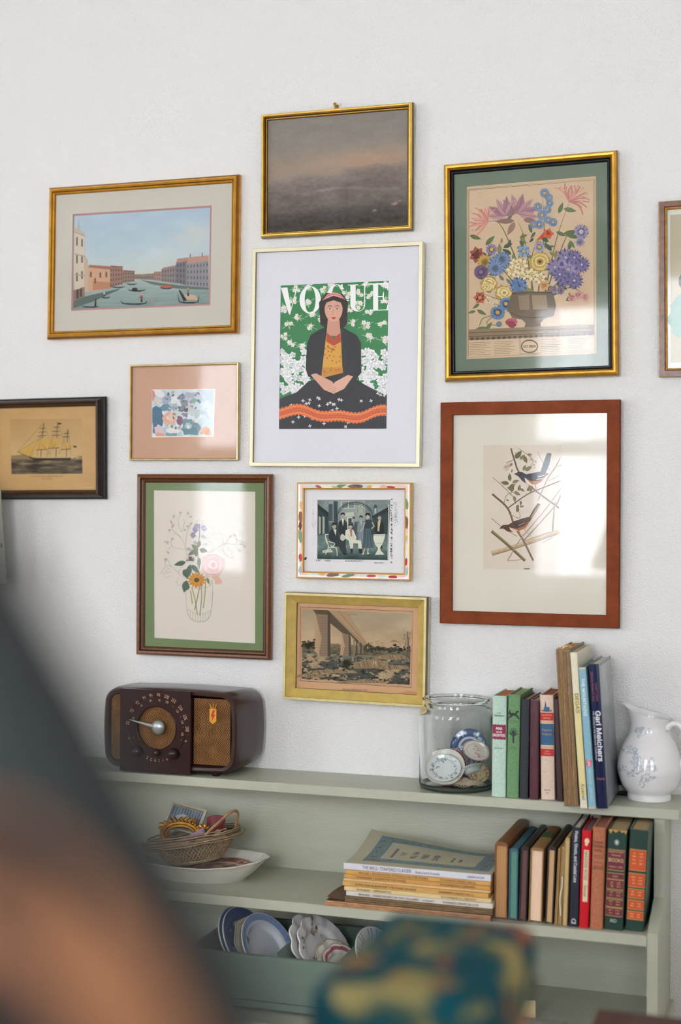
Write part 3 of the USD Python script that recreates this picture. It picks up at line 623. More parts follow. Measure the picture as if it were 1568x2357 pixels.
for i in range(95):
    t = rr.rand() * 6.283; r = rr.rand() ** .6; x, y = 800 + 400 * r * math.cos(t), 1040 + 330 * r * math.sin(t)
    u = rr.rand() * 6.28; l = rr.uniform(40, 90); a.leaf(x, y, x + l * math.cos(u), y + l * math.sin(u), l * .42, ('#6d7a56', '#5c6b52', '#85865a', '#4f5f50')[i % 4])
for x, y, u, l in ((1020, 540, -1.2, 100), (1060, 500, .2, 110), (1080, 720, -.1, 190), (1060, 700, .1, 180), (420, 800, -.8, 110), (700, 740, -.4, 70), (330, 1500, -.2, 120), (360, 1480, .6, 110), (420, 1500, -.9, 90), (350, 1330, .5, 90), (340, 1340, 2.9, 70), (370, 1280, 2.5, 70), (290, 720, .3, 100), (800, 700, -1.9, 80), (1110, 760, 1, 80), (1000, 690, .4, 90), (600, 600, -1.0, 80), (830, 690, 2.2, 70)):
    a.leaf(x, y, x + l * math.cos(u), y + l * math.sin(u), l * .36, '#66754f')
def lily(x, y, s_, c, c2, rot=0):
    for i, t in enumerate((-2.6, -2.1, -1.55, -1.0, -.5, -.05)):
        t += rot; a.leaf(x, y, x + s_ * math.cos(t), y + s_ * math.sin(t), s_ * .36, c if i % 2 else c2); a.line([(x, y), (x + s_ * .8 * math.cos(t), y + s_ * .8 * math.sin(t))], 3, '#6b4a54')
lily(690, 545, 175, '#b38a8c', '#9d7480', .2); lily(590, 560, 165, '#9a707c', '#b58d8e', -.55); a.leaf(660, 600, 495, 605, 45, '#8b6a5f').leaf(660, 610, 600, 720, 48, '#98766a').leaf(730, 590, 835, 600, 44, '#8b6a5f').leaf(640, 560, 630, 470, 36, '#8b6a6a')
def spray(x, y, s_, c, a0, a1, n, w=9):
    for i in range(n):
        t = a0 + (a1 - a0) * i / (n - 1) + rr.uniform(-.1, .1); l = s_ * rr.uniform(.7, 1.05); b = rr.uniform(-.35, .35)
        a.line([(x, y), (x + l * .6 * math.cos(t), y + l * .6 * math.sin(t)), (x + l * math.cos(t + b), y + l * math.sin(t + b))], w, c[i % len(c)], smooth=True); a.ell(x + l * math.cos(t + b), y + l * math.sin(t + b), 6, 6, c[0], n=7)
spray(440, 610, 150, ('#c98478', '#d49b88', '#b9736c'), 2.3, 4.9, 22); spray(1105, 440, 160, ('#c08076', '#d29c8a', '#b56f6a'), -2.2, .5, 24)
def aster(x, y, r, c, ctr='#c7a24e', n=16, dark='#4a5a78'): a.flower(x, y, r, n, c, ctr, rot=rr.rand(), w=r * .3, dark=dark, rc=.27)
for x, y, r in ((905, 372, 42), (940, 410, 36), (850, 485, 40), (928, 508, 38), (948, 455, 34), (885, 553, 44), (862, 630, 42), (975, 612, 40), (935, 595, 34), (815, 630, 34)): aster(x, y, r, '#7d97b6')
a.poly([(830, 768), (900, 690), (905, 668), (930, 690), (975, 712), (940, 745), (905, 735)], '#b9553f').flower(935, 705, 48, 5, '#cb6a50', '#a8402f')
a.flower(1205, 690, 68, 9, '#9c93ac', '#b8aec0', w=36, dark='#7f7894').flower(1195, 775, 45, 8, '#a099b0', None, w=26)
a.flower(470, 835, 50, 10, '#9a8aa6', '#d0aa48', w=26, dark='#74688a').flower(350, 880, 66, 7, '#9d5a4c', '#5d3a34', w=50, squash=1.1).flower(415, 940, 70, 14, '#c6a55c', '#8a6530', w=22, dark='#a8843e')
for x, y, r in ((520, 960, 95), (560, 920, 75), (500, 990, 70)): a.flower(x, y, r, 15, '#7d90ae', None, rot=rr.rand(), w=20, dark='#56698c')
a.flower(735, 850, 55, 5, '#83a3bd', '#c79a58', w=46, dark='#5a7a98').flower(862, 815, 50, 16, '#a5a5bd', '#caa552', w=15).flower(385, 1020, 66, 20, '#75607e', '#86708c', w=16, dark='#57485f')
for r, c in ((86, '#b79a58'), (74, '#d3bd80'), (58, '#bb9d56'), (44, '#d8c48a'), (28, '#a98748'), (12, '#5f4a2c')): a.ell(868, 935, r, r * .92, c, n=26, rough=.16, seed=int(r))
for x, y, r in ((715, 960, 60), (640, 1010, 55), (715, 1050, 52), (795, 1040, 56), (868, 1070, 54), (660, 950, 45)): a.flower(x, y, r, 6, '#e2d3aa', '#c9a658', rot=rr.rand(), w=r * .62, dark='#a08b5a', rc=.2)
for x, y, r in ((990, 980, 80), (1080, 900, 85), (1100, 1000, 95), (1060, 1070, 80), (1150, 1090, 80), (1210, 960, 75), (1150, 900, 70), (1030, 1040, 70)): a.flower(x, y, r, 8, ('#8c82a2', '#7a7398', '#9a8fae')[int(x) % 3], '#b9a9bd', rot=rr.rand() * 3, w=r * .36, dark='#5d567c', rc=.14)
for x, y, r in ((450, 1110, 68), (575, 1190, 72), (430, 1140, 50)):
    for q, c in ((1, '#ad9458'), (.85, '#dcc68c'), (.6, '#bfa465'), (.42, '#e0cf9c'), (.2, '#a98a4a')): a.ell(x, y, r * q, r * q * .85, c, rough=.35, seed=int(x * q), n=20)
a.flower(375, 1230, 55, 6, '#b8684c', '#c98560', w=44).flower(690, 1130, 80, 9, '#6f87ac', None, w=30, dark='#4a6088').leaf(640, 1080, 720, 1220, 40, '#5d789e')
for x, y in ((975, 1165), (1035, 1172)): a.flower(x, y, 40, 9, '#8b84a0', '#c79a58', w=24).ell(x, y, 9, 9, '#8a4a3a')
for x, y, r in ((588, 1280, 58), (520, 1352, 64), (532, 1448, 26)): aster(x, y, r, '#6f8fb0', '#c9984a', 22, '#4a6684')
for x, y in ((445, 1248), (500, 1280)): a.flower(x, y, 32, 6, '#dcc8a8', '#c9a870', w=24)
a.flower(905, 1130, 50, 6, '#cfa06c', '#b07a4a', w=32).flower(930, 1195, 24, 6, '#c98a70', None, w=16)
for x, y in ((1180, 1210), (1240, 1225), (1130, 1230)): a.flower(x, y, 42, 7, '#cf9c92', '#b97a72', w=26)
# urn, ledge and the panels of names
a.poly([(640, 1180), (620, 1250), (600, 1330), (640, 1395), (720, 1410), (750, 1440), (735, 1490), (880, 1485), (870, 1440), (900, 1405), (980, 1380), (1000, 1300), (985, 1230), (960, 1180)], '#6f5f4e'); a.k += 1
a.poly([(690, 1215), (780, 1205), (780, 1330), (700, 1330)], '#8d7a62').poly([(800, 1210), (920, 1210), (930, 1320), (810, 1330)], '#9a886e').lines([[(625, 1350), (700, 1385), (800, 1395), (900, 1385), (985, 1340)], [(640, 1200), (760, 1190), (960, 1190)]], 8, '#544838', smooth=True)
for x, y, c in ((620, 1430, '#a5485a'), (645, 1425, '#b85a68'), (635, 1450, '#8d3a4c')): a.ell(x, y, 36, 28, c, rough=.3, seed=int(x))
a.flower(600, 1500, 36, 6, '#d6bd86', '#b58a4a', w=26).line([(470, 1380), (400, 1400), (370, 1460)], 6, ST, smooth=True).line([(480, 1385), (430, 1440), (520, 1460)], 5, ST, smooth=True)
a.poly([(283, 1492), (1312, 1450), (1312, 1535), (283, 1580)], '#8d7a60').lines([[(283, 1520), (1312, 1478)], [(283, 1550), (1312, 1508)]], 7, '#6a5a46')
a.polys([[(x, 1566 - (x - 283) * .042), (x + 26, 1556 - (x - 283) * .042), (x + 40, 1572 - (x - 283) * .042), (x + 14, 1582 - (x - 283) * .042)] for x in range(290, 1290, 44)], '#5f503e')
a.poly([(283, 1585), (700, 1567), (700, 1695), (283, 1714)], '#d0b898').poly([(865, 1560), (1312, 1540), (1312, 1665), (865, 1688)], '#d0b898').ell(782, 1630, 72, 56, '#6d5c48').ell(782, 1630, 60, 45, '#d2bb9c')
a.text('OCTOBER', 730, 1642, 21, '#33251c', w=104, dx=(1, -.03), bold=True)
for cx in (290, 490, 870, 1095):
    for j in range(8):
        y = 1602 + j * 14.2 - (cx - 290) * .043; l = rr.uniform(120, 185); p = np.stack([np.linspace(cx, cx + l, 40), y - .043 * np.linspace(0, l, 40) + 4 * np.sin(np.arange(40) * 1.9 + j) * rr.rand(40)], 1); a.line(p, 2.2, '#5a4838'); a.k -= 1
a.k += 1
f.put(a, .0066); f.glass(.0092)
# bird print
o, k = (1000, 900), 3.5636
WOODC = '#7d3c1f'
f = Frame('flat red-brown wooden frame with two dark and rust birds on bare twigs', CR(o, k, [(50, 97), (1526, 66), (1516, 1952), (44, 1902)]), .018, 1.0,
          [(0, .0165, '#6f331b'), (.0015, .0185, WOODC), (.0275, .0185, WOODC), (.0285, .017, '#5a2a18')], mat('cherry_wood', attr=True, rough=.6, var=(22, .24), spec=.12))
a = f.art(.0095, o, k)
S = [(150, 195), (1424, 168), (1414, 1850), (142, 1810)]
a.poly([(130, 170), (1445, 145), (1440, 1875), (120, 1830)], '#ddd7c8')
a.grid([(402, 443), (1046, 443), (1040, 1468), (400, 1462)], 30, 40, lambda u, v: hexf('#d8ccbc') + (nz2(u, v, 3, 4, 2)[..., None] - .5) * .03)
rr = np.random.RandomState(9)
TW = ['#6b4f42', '#84695a', '#8a6f52', '#a5907a']
def twig(p, w, c, thorns=0):
    a.line(p, w, c, smooth=True); q = curve(p, 10)
    for i in range(thorns):
        j = rr.randint(1, len(q) - 1); t = q[j] - q[j - 1]; t /= np.hypot(*t) + 1e-9; s_ = rr.choice([-1, 1]); e = q[j] + np.array([-t[1], t[0]]) * s_ * (w / 2 + 11) - t * 6
        a.line([q[j], e], 4.5, c, taper=True); a.k -= 1
    a.k += 1
twig([(470, 1335), (700, 1265), (860, 1200), (1030, 1155)], 38, '#b39a78'); twig([(470, 1325), (700, 1255), (1030, 1145)], 10, '#cbb590'); twig([(480, 1345), (760, 1262), (1010, 1172)], 6, '#8d7458')
twig([(470, 1150), (590, 1250), (745, 1392)], 24, '#6d5c40'); twig([(476, 1150), (600, 1250), (748, 1386)], 6, '#a8935e')
twig([(475, 845), (600, 960), (660, 1110), (735, 1235), (812, 1392)], 16, '#7a5e4c', 9); twig([(605, 960), (760, 850), (900, 790), (1038, 735)], 9, '#6f5246', 8)
twig([(628, 470), (665, 590), (695, 665), (800, 790), (900, 870), (1024, 960)], 13, '#6e5850', 8); twig([(735, 1225), (860, 1090), (1000, 930), (1036, 855)], 10, '#8e7a6c', 9)
twig([(600, 1392), (690, 1240), (770, 1140), (920, 960), (1038, 800)], 9, '#a88f78', 10); twig([(850, 900), (930, 720), (990, 630), (1036, 545)], 8, '#93806f', 10)
twig([(480, 710), (560, 780), (650, 870)], 6, '#a08b74', 8); twig([(468, 1045), (560, 1120), (680, 1192)], 6, '#a08b74', 7); twig([(970, 1150), (980, 1010), (990, 910)], 12, '#8f8178', 6)
twig([(850, 500), (890, 580), (960, 660)], 5, '#a99a8a', 6); twig([(610, 1010), (700, 1040), (690, 960)], 5, '#a08b74', 4); twig([(600, 1392), (670, 1388), (720, 1380)], 7, '#b09a7c')
twig([(930, 740), (1030, 690)], 5, '#a99a8a', 4); twig([(990, 625), (1046, 605)], 5, '#a99a8a', 4); twig([(880, 1250), (1020, 1170)], 6, '#b3a08a', 4); twig([(570, 920), (600, 850), (680, 820)], 5, '#8e7a5c', 3)
for x, y, u, l in ((665, 555, -.9, 85), (700, 560, -.7, 60), (735, 530, 1.2, 70), (760, 520, .1, 45), (730, 655, -1.2, 55), (745, 655, -.6, 70), (640, 590, 2.2, 45), (615, 760, 3.3, 72), (620, 740, -1.6, 66), (640, 750, -.3, 60), (610, 800, -.6, 70), (635, 830, -1.5, 75), (600, 790, .4, 60), (690, 820, -1.3, 55), (655, 830, .4, 60), (700, 800, .5, 50), (655, 860, 1.4, 55), (710, 900, 1.6, 40), (690, 930, 1.9, 50), (680, 1000, -1.4, 50), (700, 950, -.2, 40), (590, 890, .4, 26), (760, 820, -.8, 60), (790, 830, -1.4, 50), (640, 640, 1.8, 32)):
    a.leaf(x, y, x + l * math.cos(u), y + l * math.sin(u), l * .46, ('#6d6644', '#7d744e', '#5c5a3c')[int(x) % 3]); a.line([(x, y), (x + l * .9 * math.cos(u), y + l * .9 * math.sin(u))], 2, '#9a9068')
for i in range(46):
    x, y = (rr.normal(600, 14), rr.normal(620, 18)) if i % 3 == 0 else ((rr.normal(815, 18), rr.normal(590, 26)) if i % 3 == 1 else (rr.normal(725, 26), rr.normal(995, 14)))
    a.ell(x, y, 7, 6, ('#c9b8a8', '#b8a294', '#d5c6b6')[i % 3], n=7); a.k -= 1
a.line([(690, 470), (760, 520), (815, 570)], 4, '#8e7a66', smooth=True).line([(590, 590), (650, 560), (670, 500)], 4, '#8e7a66', smooth=True)
# the upper bird, dark with a rust flank
a.poly([(870, 670), (905, 560), (925, 512), (945, 508), (962, 516), (948, 590), (930, 640), (905, 690)], '#3c434b').lines([[(880, 670), (938, 516)], [(890, 675), (955, 520)]], 3, '#59636c')
a.poly([(655, 680), (690, 664), (720, 664), (755, 684), (860, 662), (940, 678), (905, 705), (870, 745), (820, 768), (760, 762), (725, 740), (690, 700)], '#2d3038')
a.poly([(745, 722), (800, 738), (870, 735), (905, 700), (920, 660), (915, 700), (880, 745), (830, 770), (770, 766)], '#b5703a').poly([(740, 712), (752, 716), (800, 764), (845, 772), (790, 778), (752, 754)], '#e2d6c4').lines([[(850, 706), (905, 692)], [(840, 726), (888, 716)]], 6, '#c9c6c0')
a.ell(694, 680, 6, 6, '#8e4a30', n=9).poly([(652, 682), (678, 672), (680, 686)], '#4c3a32').lines([[(780, 770), (770, 800), (800, 812)], [(830, 770), (836, 800), (810, 812)]], 5, '#8a6a56')
# the lower bird, brown
a.poly([(770, 1050), (820, 960), (850, 920), (872, 930), (840, 985), (800, 1040), (785, 1075)], '#5b4436').lines([[(790, 1040), (862, 934)], [(800, 1030), (850, 960)]], 4, '#c3a684')
a.poly([(534, 1128), (560, 1100), (610, 1096), (650, 1070), (740, 1040), (790, 1030), (778, 1075), (750, 1120), (700, 1145), (640, 1156), (600, 1152), (570, 1130)], '#54392c')
a.poly([(620, 1120), (680, 1130), (745, 1105), (776, 1066), (772, 1090), (745, 1128), (690, 1146), (640, 1150)], '#a9683c').poly([(616, 1116), (640, 1128), (690, 1146), (650, 1156), (625, 1140)], '#d9c6ae').poly([(648, 1092), (760, 1058), (740, 1100), (680, 1122)], '#3d2c26').lines([[(690, 1105), (745, 1080)]], 5, '#b39a84')
a.ell(566, 1114, 5, 5, '#8e4a30', n=9).poly([(532, 1130), (556, 1112), (560, 1128)], '#4a3a34').lines([[(735, 1130), (760, 1160), (800, 1195)], [(700, 1145), (705, 1180), (740, 1175)]], 5, '#b8956e')
p = np.stack([np.linspace(738, 782, 30), 1458 + 5 * np.sin(np.arange(30) * 1.7)], 1); a.line(p, 3, '#3a342e')
for i in range(16): x, y = 1330 + 60 * rr.rand(), 190 + 45 * rr.rand(); a.line([(x, y), (x + rr.uniform(-16, 20), y + rr.uniform(-10, 12))], 3, '#b5b5ae')
f.put(a, .0095); f.glass(.0124)

# clipper ship
o, k = (0, 820), 2.8
f = Frame('worn dark moulded frame with a sepia sailing ship print, left of the small pink picture', [(-27, 918), (242, 914.6), (247, 1153), (-22, 1146)], .006, .9,
          [(0, .006, '#141212'), (.0015, .010, '#1a1717'), (.004, .011, '#161414'), (.005, .016, '#2c2a2c'), (.008, .024, '#231f20'), (.011, .030, '#2a1d16'), (.015, .031, '#3c2415'), (.018, .027, '#1a1412'), (.0195, .020, '#4a2d18'), (.0215, .016, '#2e1c12'), (.0235, .010, '#1a1210')],
          mat('worn_black_moulding', attr=True, rough=.4, var=(60, .5), spec=.25))
a = f.art(.0075, o, k)
a.grid([(-90, 290), (640, 290), (650, 905), (-80, 905)], 50, 40, lambda u, v: hexf('#c79f68') + (nz2(u, v, 4, 5, 3)[..., None] - .5) * .07 + (nz2(u, v, 50, 50, 4)[..., None] - .5) * .04)
I = [(65, 405), (525, 403), (532, 757), (74, 760)]
def sea(u, v):
    n = nz2(u, v, 6, 26, 7, 5); s_ = ms((0, '#b8945f'), (.5, '#c2a06c'), (.72, '#c9aa78'))(v) + (nz2(u, v, 3, 4, 2)[..., None] - .5) * .07
    w = ms((.72, '#6a5a42'), (.8, '#5a4e3c'), (1, '#4c4232'))(v) + np.clip(n - .5, -.3, .4)[..., None] * [.9, .8, .62]
    return np.where((v > .735)[..., None], w, s_)
a.grid(I, 90, 70, sea)
a.poly([(72, 640), (110, 638), (150, 632), (205, 645), (205, 664), (72, 664)], '#8f7a58').poly([(470, 655), (530, 640), (530, 664), (470, 664)], '#8f7a58')
HUL, SAIL, SP = '#2c251d', '#c59e4e', '#4a3a28'
a.poly([(180, 648), (210, 652), (300, 655), (460, 652), (452, 672), (230, 672), (212, 664)], HUL).line([(212, 656), (456, 654)], 3, '#a5905e')
for x, t0, yb in ((266, 430, 650), (360, 425, 650), (428, 470, 650)): a.line([(x - 4 + (0 if x < 300 else 4), yb), (x + (16 if x == 266 else 12 if x == 360 else 10), t0)], 4, SP)
a.line([(190, 650), (112, 615)], 4, SP)
for pts in ([(232, 540), (298, 536), (302, 600), (240, 604)], [(236, 534), (300, 530), (296, 545), (240, 548)], [(302, 540), (378, 536), (380, 590), (312, 594)], [(308, 530), (376, 527), (376, 548), (310, 550)], [(394, 555), (452, 553), (456, 598), (398, 602)], [(115, 615), (226, 555), (216, 640), (180, 644)]): a.poly(pts, SAIL)
a.lines([[(232, 604), (304, 600)], [(308, 594), (384, 590)], [(396, 602), (458, 598)], [(240, 515), (300, 511)], [(250, 490), (296, 487)], [(258, 466), (292, 464)], [(332, 510), (388, 508)], [(336, 485), (384, 483)], [(344, 458), (382, 456)], [(404, 520), (448, 518)], [(410, 498), (446, 496)]], 4, SP)
a.lines([[(115, 612), (282, 430)], [(118, 614), (270, 520)], [(190, 648), (280, 480)], [(282, 440), (350, 600)], [(374, 430), (430, 600)], [(376, 432), (300, 640)], [(438, 474), (380, 630)], [(440, 474), (458, 640)], [(280, 450), (240, 640)], [(266, 560), (330, 640)], [(360, 560), (300, 650)], [(428, 600), (480, 575)]], 1.6, '#6a5838')
a.poly([(376, 428), (396, 432), (394, 440), (376, 438)], HUL).poly([(474, 577), (494, 580), (492, 590), (474, 586)], HUL).poly([(500, 628), (508, 660), (488, 662)], '#b89a66').poly([(508, 632), (514, 660), (506, 660)], '#a08558')
a.text('CLIPPER SHIP "NIGHTINGALE"', 200, 778, 9, '#6a5236', w=206, dx=(1, .004)).lines([[(262, 786), (344, 787)], [(272, 793), (336, 793)]], 2, '#8a6f4a')
f.put(a, .0075); f.glass(.0098)

# small pink-matted flower painting
f = Frame('thin gilt frame with a pink mat around a small blurred flower painting', CR(o, k, [(835, 59), (1540, 35), (1532, 670), (829, 673)]), .011, .9,
          [(0, .009, '#8a6a32'), (.001, .0115, '#d2b064'), (.0035, .0125, '#f1e3b8'), (.0055, .0105, '#c9a04e'), (.006, .006, '#8a6a32')], GILT)
Q = [(976, 214), (1386, 210), (1378, 517), (976, 522)]
f.sheet('mat_board', paper('#c79f86'), .0052, hole=f.px(CR(o, k, Q), .0052))
a = f.art(.0036, o, k)
QE = [(965, 203), (1397, 199), (1390, 529), (965, 533)]
a.poly([(950, 190), (1420, 185), (1412, 545), (950, 550)], '#f0eee8')
def wash(u, v):
    n = nz2(u, v, 5, 4, 4, 4)[..., None]; m = nz2(u, v, 9, 7, 14, 4)[..., None]
    return np.where(n < .45, hexf('#c6d3d5'), np.where(m > .52, hexf('#d8dde0'), hexf('#b9c9ce'))) + (m - .5) * .12
a.grid([(981, 219), (1380, 215), (1373, 512), (981, 517)], 60, 46, wash)
rr = np.random.RandomState(14)
clipq = Polygon([(981, 219), (1380, 215), (1373, 512), (981, 517)])
def daub(x, y, rx, ry, c, rough=.5, rot=0, n=14):
    q = np.random.RandomState(int(x * 7 + y)); aa = np.linspace(0, 6.283, n, endpoint=False); r = 1 + rough * (q.rand(n) - .5); t = math.radians(rot)
    p = np.stack([rx * np.cos(aa) * r, ry * np.sin(aa) * r], 1) @ np.array([[math.cos(t), math.sin(t)], [-math.sin(t), math.cos(t)]]) + [x, y]
    g = Polygon(p).buffer(0).intersection(clipq)
    if not g.is_empty: a.poly(g, c)
for d in ((985, 250, 14, 36, '#d98a80'), (1030, 240, 40, 22, '#e3dfe2', .4, 30), (1015, 390, 40, 66, '#54778e'), (1070, 330, 40, 26, '#6f8fa0'), (1000, 460, 16, 44, '#5a7890'), (1092, 398, 42, 48, '#e0b09c'), (1105, 390, 26, 30, '#e8c3b0'), (1025, 475, 32, 34, '#d9c3c9'), (1030, 505, 30, 12, '#dba080'), (1110, 500, 40, 20, '#7fa3b0'), (1110, 478, 50, 18, '#e6e2da'), (1075, 280, 30, 26, '#a8b0c6'), (1125, 285, 26, 30, '#dfe2e4'), (1125, 330, 20, 22, '#9fb0bc'), (1170, 265, 26, 18, '#7f7f9a'), (1190, 300, 26, 26, '#8b9098'), (1160, 415, 22, 30, '#8a5a74'), (1165, 340, 22, 18, '#6d7884'), (1195, 380, 16, 18, '#9a7a98'), (1220, 250, 30, 22, '#a9aeb8'), (1235, 330, 26, 24, '#c9c6bc'), (1230, 470, 66, 46, '#5c8690'), (1210, 430, 34, 30, '#6d9298'), (1215, 450, 22, 20, '#a9bfc2'), (1270, 380, 20, 22, '#b5c9c4'), (1250, 290, 26, 16, '#8fa5a0'), (1290, 320, 36, 30, '#c9dadb'), (1320, 420, 40, 30, '#c3d4d6'), (1325, 482, 34, 28, '#dc9a5c'), (1335, 488, 16, 16, '#c4783c'), (1355, 350, 20, 50, '#cfe0e2'), (1145, 240, 30, 14, '#cfd3d6', .4, -20), (1010, 290, 24, 10, '#e6c8b4'), (1200, 345, 14, 14, '#515d68')): daub(*d)
for i in range(60): daub(rr.uniform(1060, 1290), rr.uniform(225, 470), rr.uniform(5, 13), rr.uniform(4, 10), ('#7d8592', '#b8bcc6', '#e2e3e2', '#7a98a0', '#9a8fa6', '#59707a')[i % 6], .6, rr.rand() * 180, 9)
f.put(a, .0036); f.glass(.0064)

# ink and wash flowers in a jar
o, k = (300, 1080), 4.6118
f = Frame('brown wooden frame with a line-drawn bouquet in a glass jar and green mat', CR(o, k, [(65, 47), (1497, 57), (1495, 2037), (72, 1958)]), .013, .9,
          [(0, .012, '#5c341a'), (.0015, .016, '#6d3f20'), (.005, .019, '#7c4a26'), (.010, .018, '#70421f'), (.0125, .013, '#3d2210'), (.0135, .0145, '#7a4826'), (.016, .014, '#4a2a14'), (.017, .0125, '#7a4826'), (.0195, .011, '#5a3418'), (.021, .009, '#3d2210')],
          mat('walnut_moulding', attr=True, rough=.35, var=(180, .3), coat=.15))
Q = [(245, 223), (1327, 238), (1325, 1850), (250, 1790)]
f.sheet('mat_board', paper('#75875f'), .0082, hole=f.px(CR(o, k, Q), .0082))
a = f.art(.0062, o, k); a.poly([(225, 200), (1350, 215), (1350, 1875), (228, 1815)], '#ddd5c8')
INK = '#8b8a86'
a.lines([[(590, 1190), (588, 1320), (600, 1470), (625, 1560), (690, 1605), (760, 1615), (820, 1590), (850, 1530), (868, 1420), (874, 1250), (866, 1180)], [(590, 1190), (640, 1250), (740, 1265), (840, 1240), (866, 1180)], [(625, 1570), (690, 1620), (790, 1615), (840, 1575)], [(600, 1150), (640, 1110)]], 3, INK, smooth=True)
for i in range(9): x = 612 + i * 27; h = 1490 + 40 * math.sin(i * .36); a.line([(x, h + 85 - 4 * abs(i - 4)), (x - 2, h + 20), (x + 10, h), (x + 24, h + 20), (x + 26, h + 85 - 4 * abs(i - 4))], 2.5, INK, smooth=True)
G1, G2, ST2 = '#6b7558', '#55685a', '#a39a62'
a.lines([[(655, 1260), (690, 1400), (712, 1545)], [(735, 1260), (705, 1400), (682, 1500)], [(750, 1240), (758, 1350), (738, 1555)], [(800, 1160), (795, 1300), (775, 1475)], [(640, 1290), (660, 1430)]], 11, ST2, smooth=True)
a.line([(752, 1240), (756, 1360), (738, 1550)], 8, '#8b9a94', smooth=True).line([(735, 580), (735, 700), (715, 860), (735, 1060)], 11, '#8a8578', smooth=True)
rr = np.random.RandomState(4)
for x, y, r, c in ((690, 640, 48, '#8d84a0'), (710, 605, 40, '#9a90ac'), (665, 700, 46, '#8d84a0'), (780, 625, 46, '#a9a2bc'), (775, 715, 34, '#bdb4c8'), (625, 850, 36, '#b6a9b8'), (690, 780, 30, '#b6a9b8'), (800, 800, 28, '#cdc6d2')):
    a.ell(x, y, r * .75, r * .55, c, rot=rr.rand() * 90, rough=.35, seed=int(x)).leaf(x, y, x + r, y + r * .3, r * .3, c)
    a.lines([[(x - r * .7, y), (x, y - r * .5), (x + r * .7, y), (x, y + r * .5), (x - r * .7, y)]], 2, '#77708a', smooth=True)
def leaf2(x0, y0, x1, y1, w, c): a.leaf(x0, y0, x1, y1, w, c); a.line([(x0, y0), (x1, y1)], 2.5, '#3e4a40')
for l in ((720, 850, 610, 915, 52, G1), (735, 855, 820, 870, 54, G1), (715, 850, 650, 800, 50, '#7f8560'), (700, 860, 700, 930, 44, G1), (740, 760, 715, 840, 46, '#7f8560'), (735, 940, 725, 1050, 44, G1), (590, 985, 465, 1018, 56, G2), (640, 1010, 600, 1170, 62, G2), (650, 1015, 735, 1105, 52, G2), (600, 1060, 570, 1130, 56, G2), (560, 1070, 610, 1160, 50, G2), (600, 1180, 570, 1310, 74, G2), (625, 1230, 590, 1290, 40, G2), (815, 1150, 840, 1225, 30, '#8f9164')): leaf2(*l)
for i in range(60):
    t = rr.uniform(-3.3, .3); l = rr.uniform(30, 52); a.line([(638, 970), (638 + l * math.cos(t), 970 + l * math.sin(t) * .95)], 4.5, ('#8a7d86', '#b3a4ac', '#6d626a')[i % 3]); a.k -= 1
a.k += 1
for i in range(15): t = i * .4189; a.leaf(706, 1176, 706 + 102 * math.cos(t), 1176 + 92 * math.sin(t), 40, '#d39a3a' if i % 2 else '#c98a2c'); a.line([(706, 1176), (706 + 90 * math.cos(t), 1176 + 80 * math.sin(t))], 2.5, '#7a5a2a')
a.ell(706, 1176, 26, 24, '#4a3a30').ell(706, 1176, 10, 9, '#7a6a50')
for q, c in ((1, '#e2bfb8'), (.82, '#e6c8c0'), (.62, '#e0b6b4'), (.42, '#ead0c4'), (.22, '#dcae9c')):
    a.ell(880, 1015, 118 * q, 122 * q, c, rough=.22, seed=int(q * 100), n=16); b = np.linspace(0, 6.283, 17); r = 1 + .11 * (np.random.RandomState(int(q * 100)).rand(17) - .5) * 2; r[-1] = r[0]
    a.line(np.stack([880 + 118 * q * np.cos(b) * r, 1015 + 122 * q * np.sin(b) * r], 1), 2.5, '#b58d88', smooth=True)
a.poly([(860, 1140), (930, 1130), (975, 1190), (960, 1215), (905, 1222), (895, 1170)], '#e3b59e').poly([(800, 1110), (850, 1140), (840, 1150), (806, 1140)], '#e2b8b0').lines([[(900, 900), (940, 960), (920, 1030), (850, 1060), (790, 1020)], [(830, 930), (860, 960), (900, 960)], [(860, 990), (890, 975), (910, 1000), (880, 1020)]], 2.5, '#b58d88', smooth=True)
def sketch(p): a.line(p, 2.2, INK, smooth=True); a.k -= 1
for p in ([(600, 880), (560, 760), (500, 690), (450, 640), (440, 570)], [(545, 670), (510, 560), (530, 470)], [(545, 670), (575, 560), (560, 530)], [(590, 855), (480, 835), (440, 810), (440, 730)], [(440, 815), (400, 850)], [(590, 800), (600, 700), (640, 590)], [(600, 880), (610, 930)], [(460, 690), (500, 690), (540, 720)], [(520, 1110), (440, 1030), (380, 1020), (370, 960)], [(430, 1040), (420, 1000), (390, 950)], [(380, 1030), (330, 1100), (370, 1090), (420, 1050)], [(440, 1090), (370, 1110), (380, 1150), (440, 1130)], [(590, 1160), (520, 1110), (530, 1050), (560, 1040)], [(520, 1150), (490, 1190), (520, 1235), (560, 1190)], [(860, 880), (920, 840), (1000, 790), (1100, 800), (1200, 800)], [(980, 810), (990, 720), (940, 680), (890, 700)], [(1000, 800), (1060, 720), (1120, 690)], [(1000, 800), (990, 880), (1090, 950), (1080, 900), (1010, 800)], [(1120, 800), (1150, 760), (1230, 800), (1170, 870), (1120, 820)], [(760, 580), (700, 560), (740, 540), (800, 560), (830, 540)], [(830, 600), (900, 640), (860, 720), (800, 740), (870, 780)], [(830, 780), (880, 800), (870, 870), (800, 880)]): sketch(p)
for x, y in ((535, 460), (615, 470), (465, 500), (430, 560), (460, 600), (640, 580), (610, 610), (420, 640), (580, 650), (400, 780), (450, 735), (405, 880), (375, 770), (640, 510), (380, 955), (1060, 710), (1110, 700), (1180, 790), (1210, 810), (1160, 860), (1130, 740)):
    for i in range(7): t = rr.rand() * 6.28; sketch([(x, y), (x + 20 * math.cos(t), y + 20 * math.sin(t))])
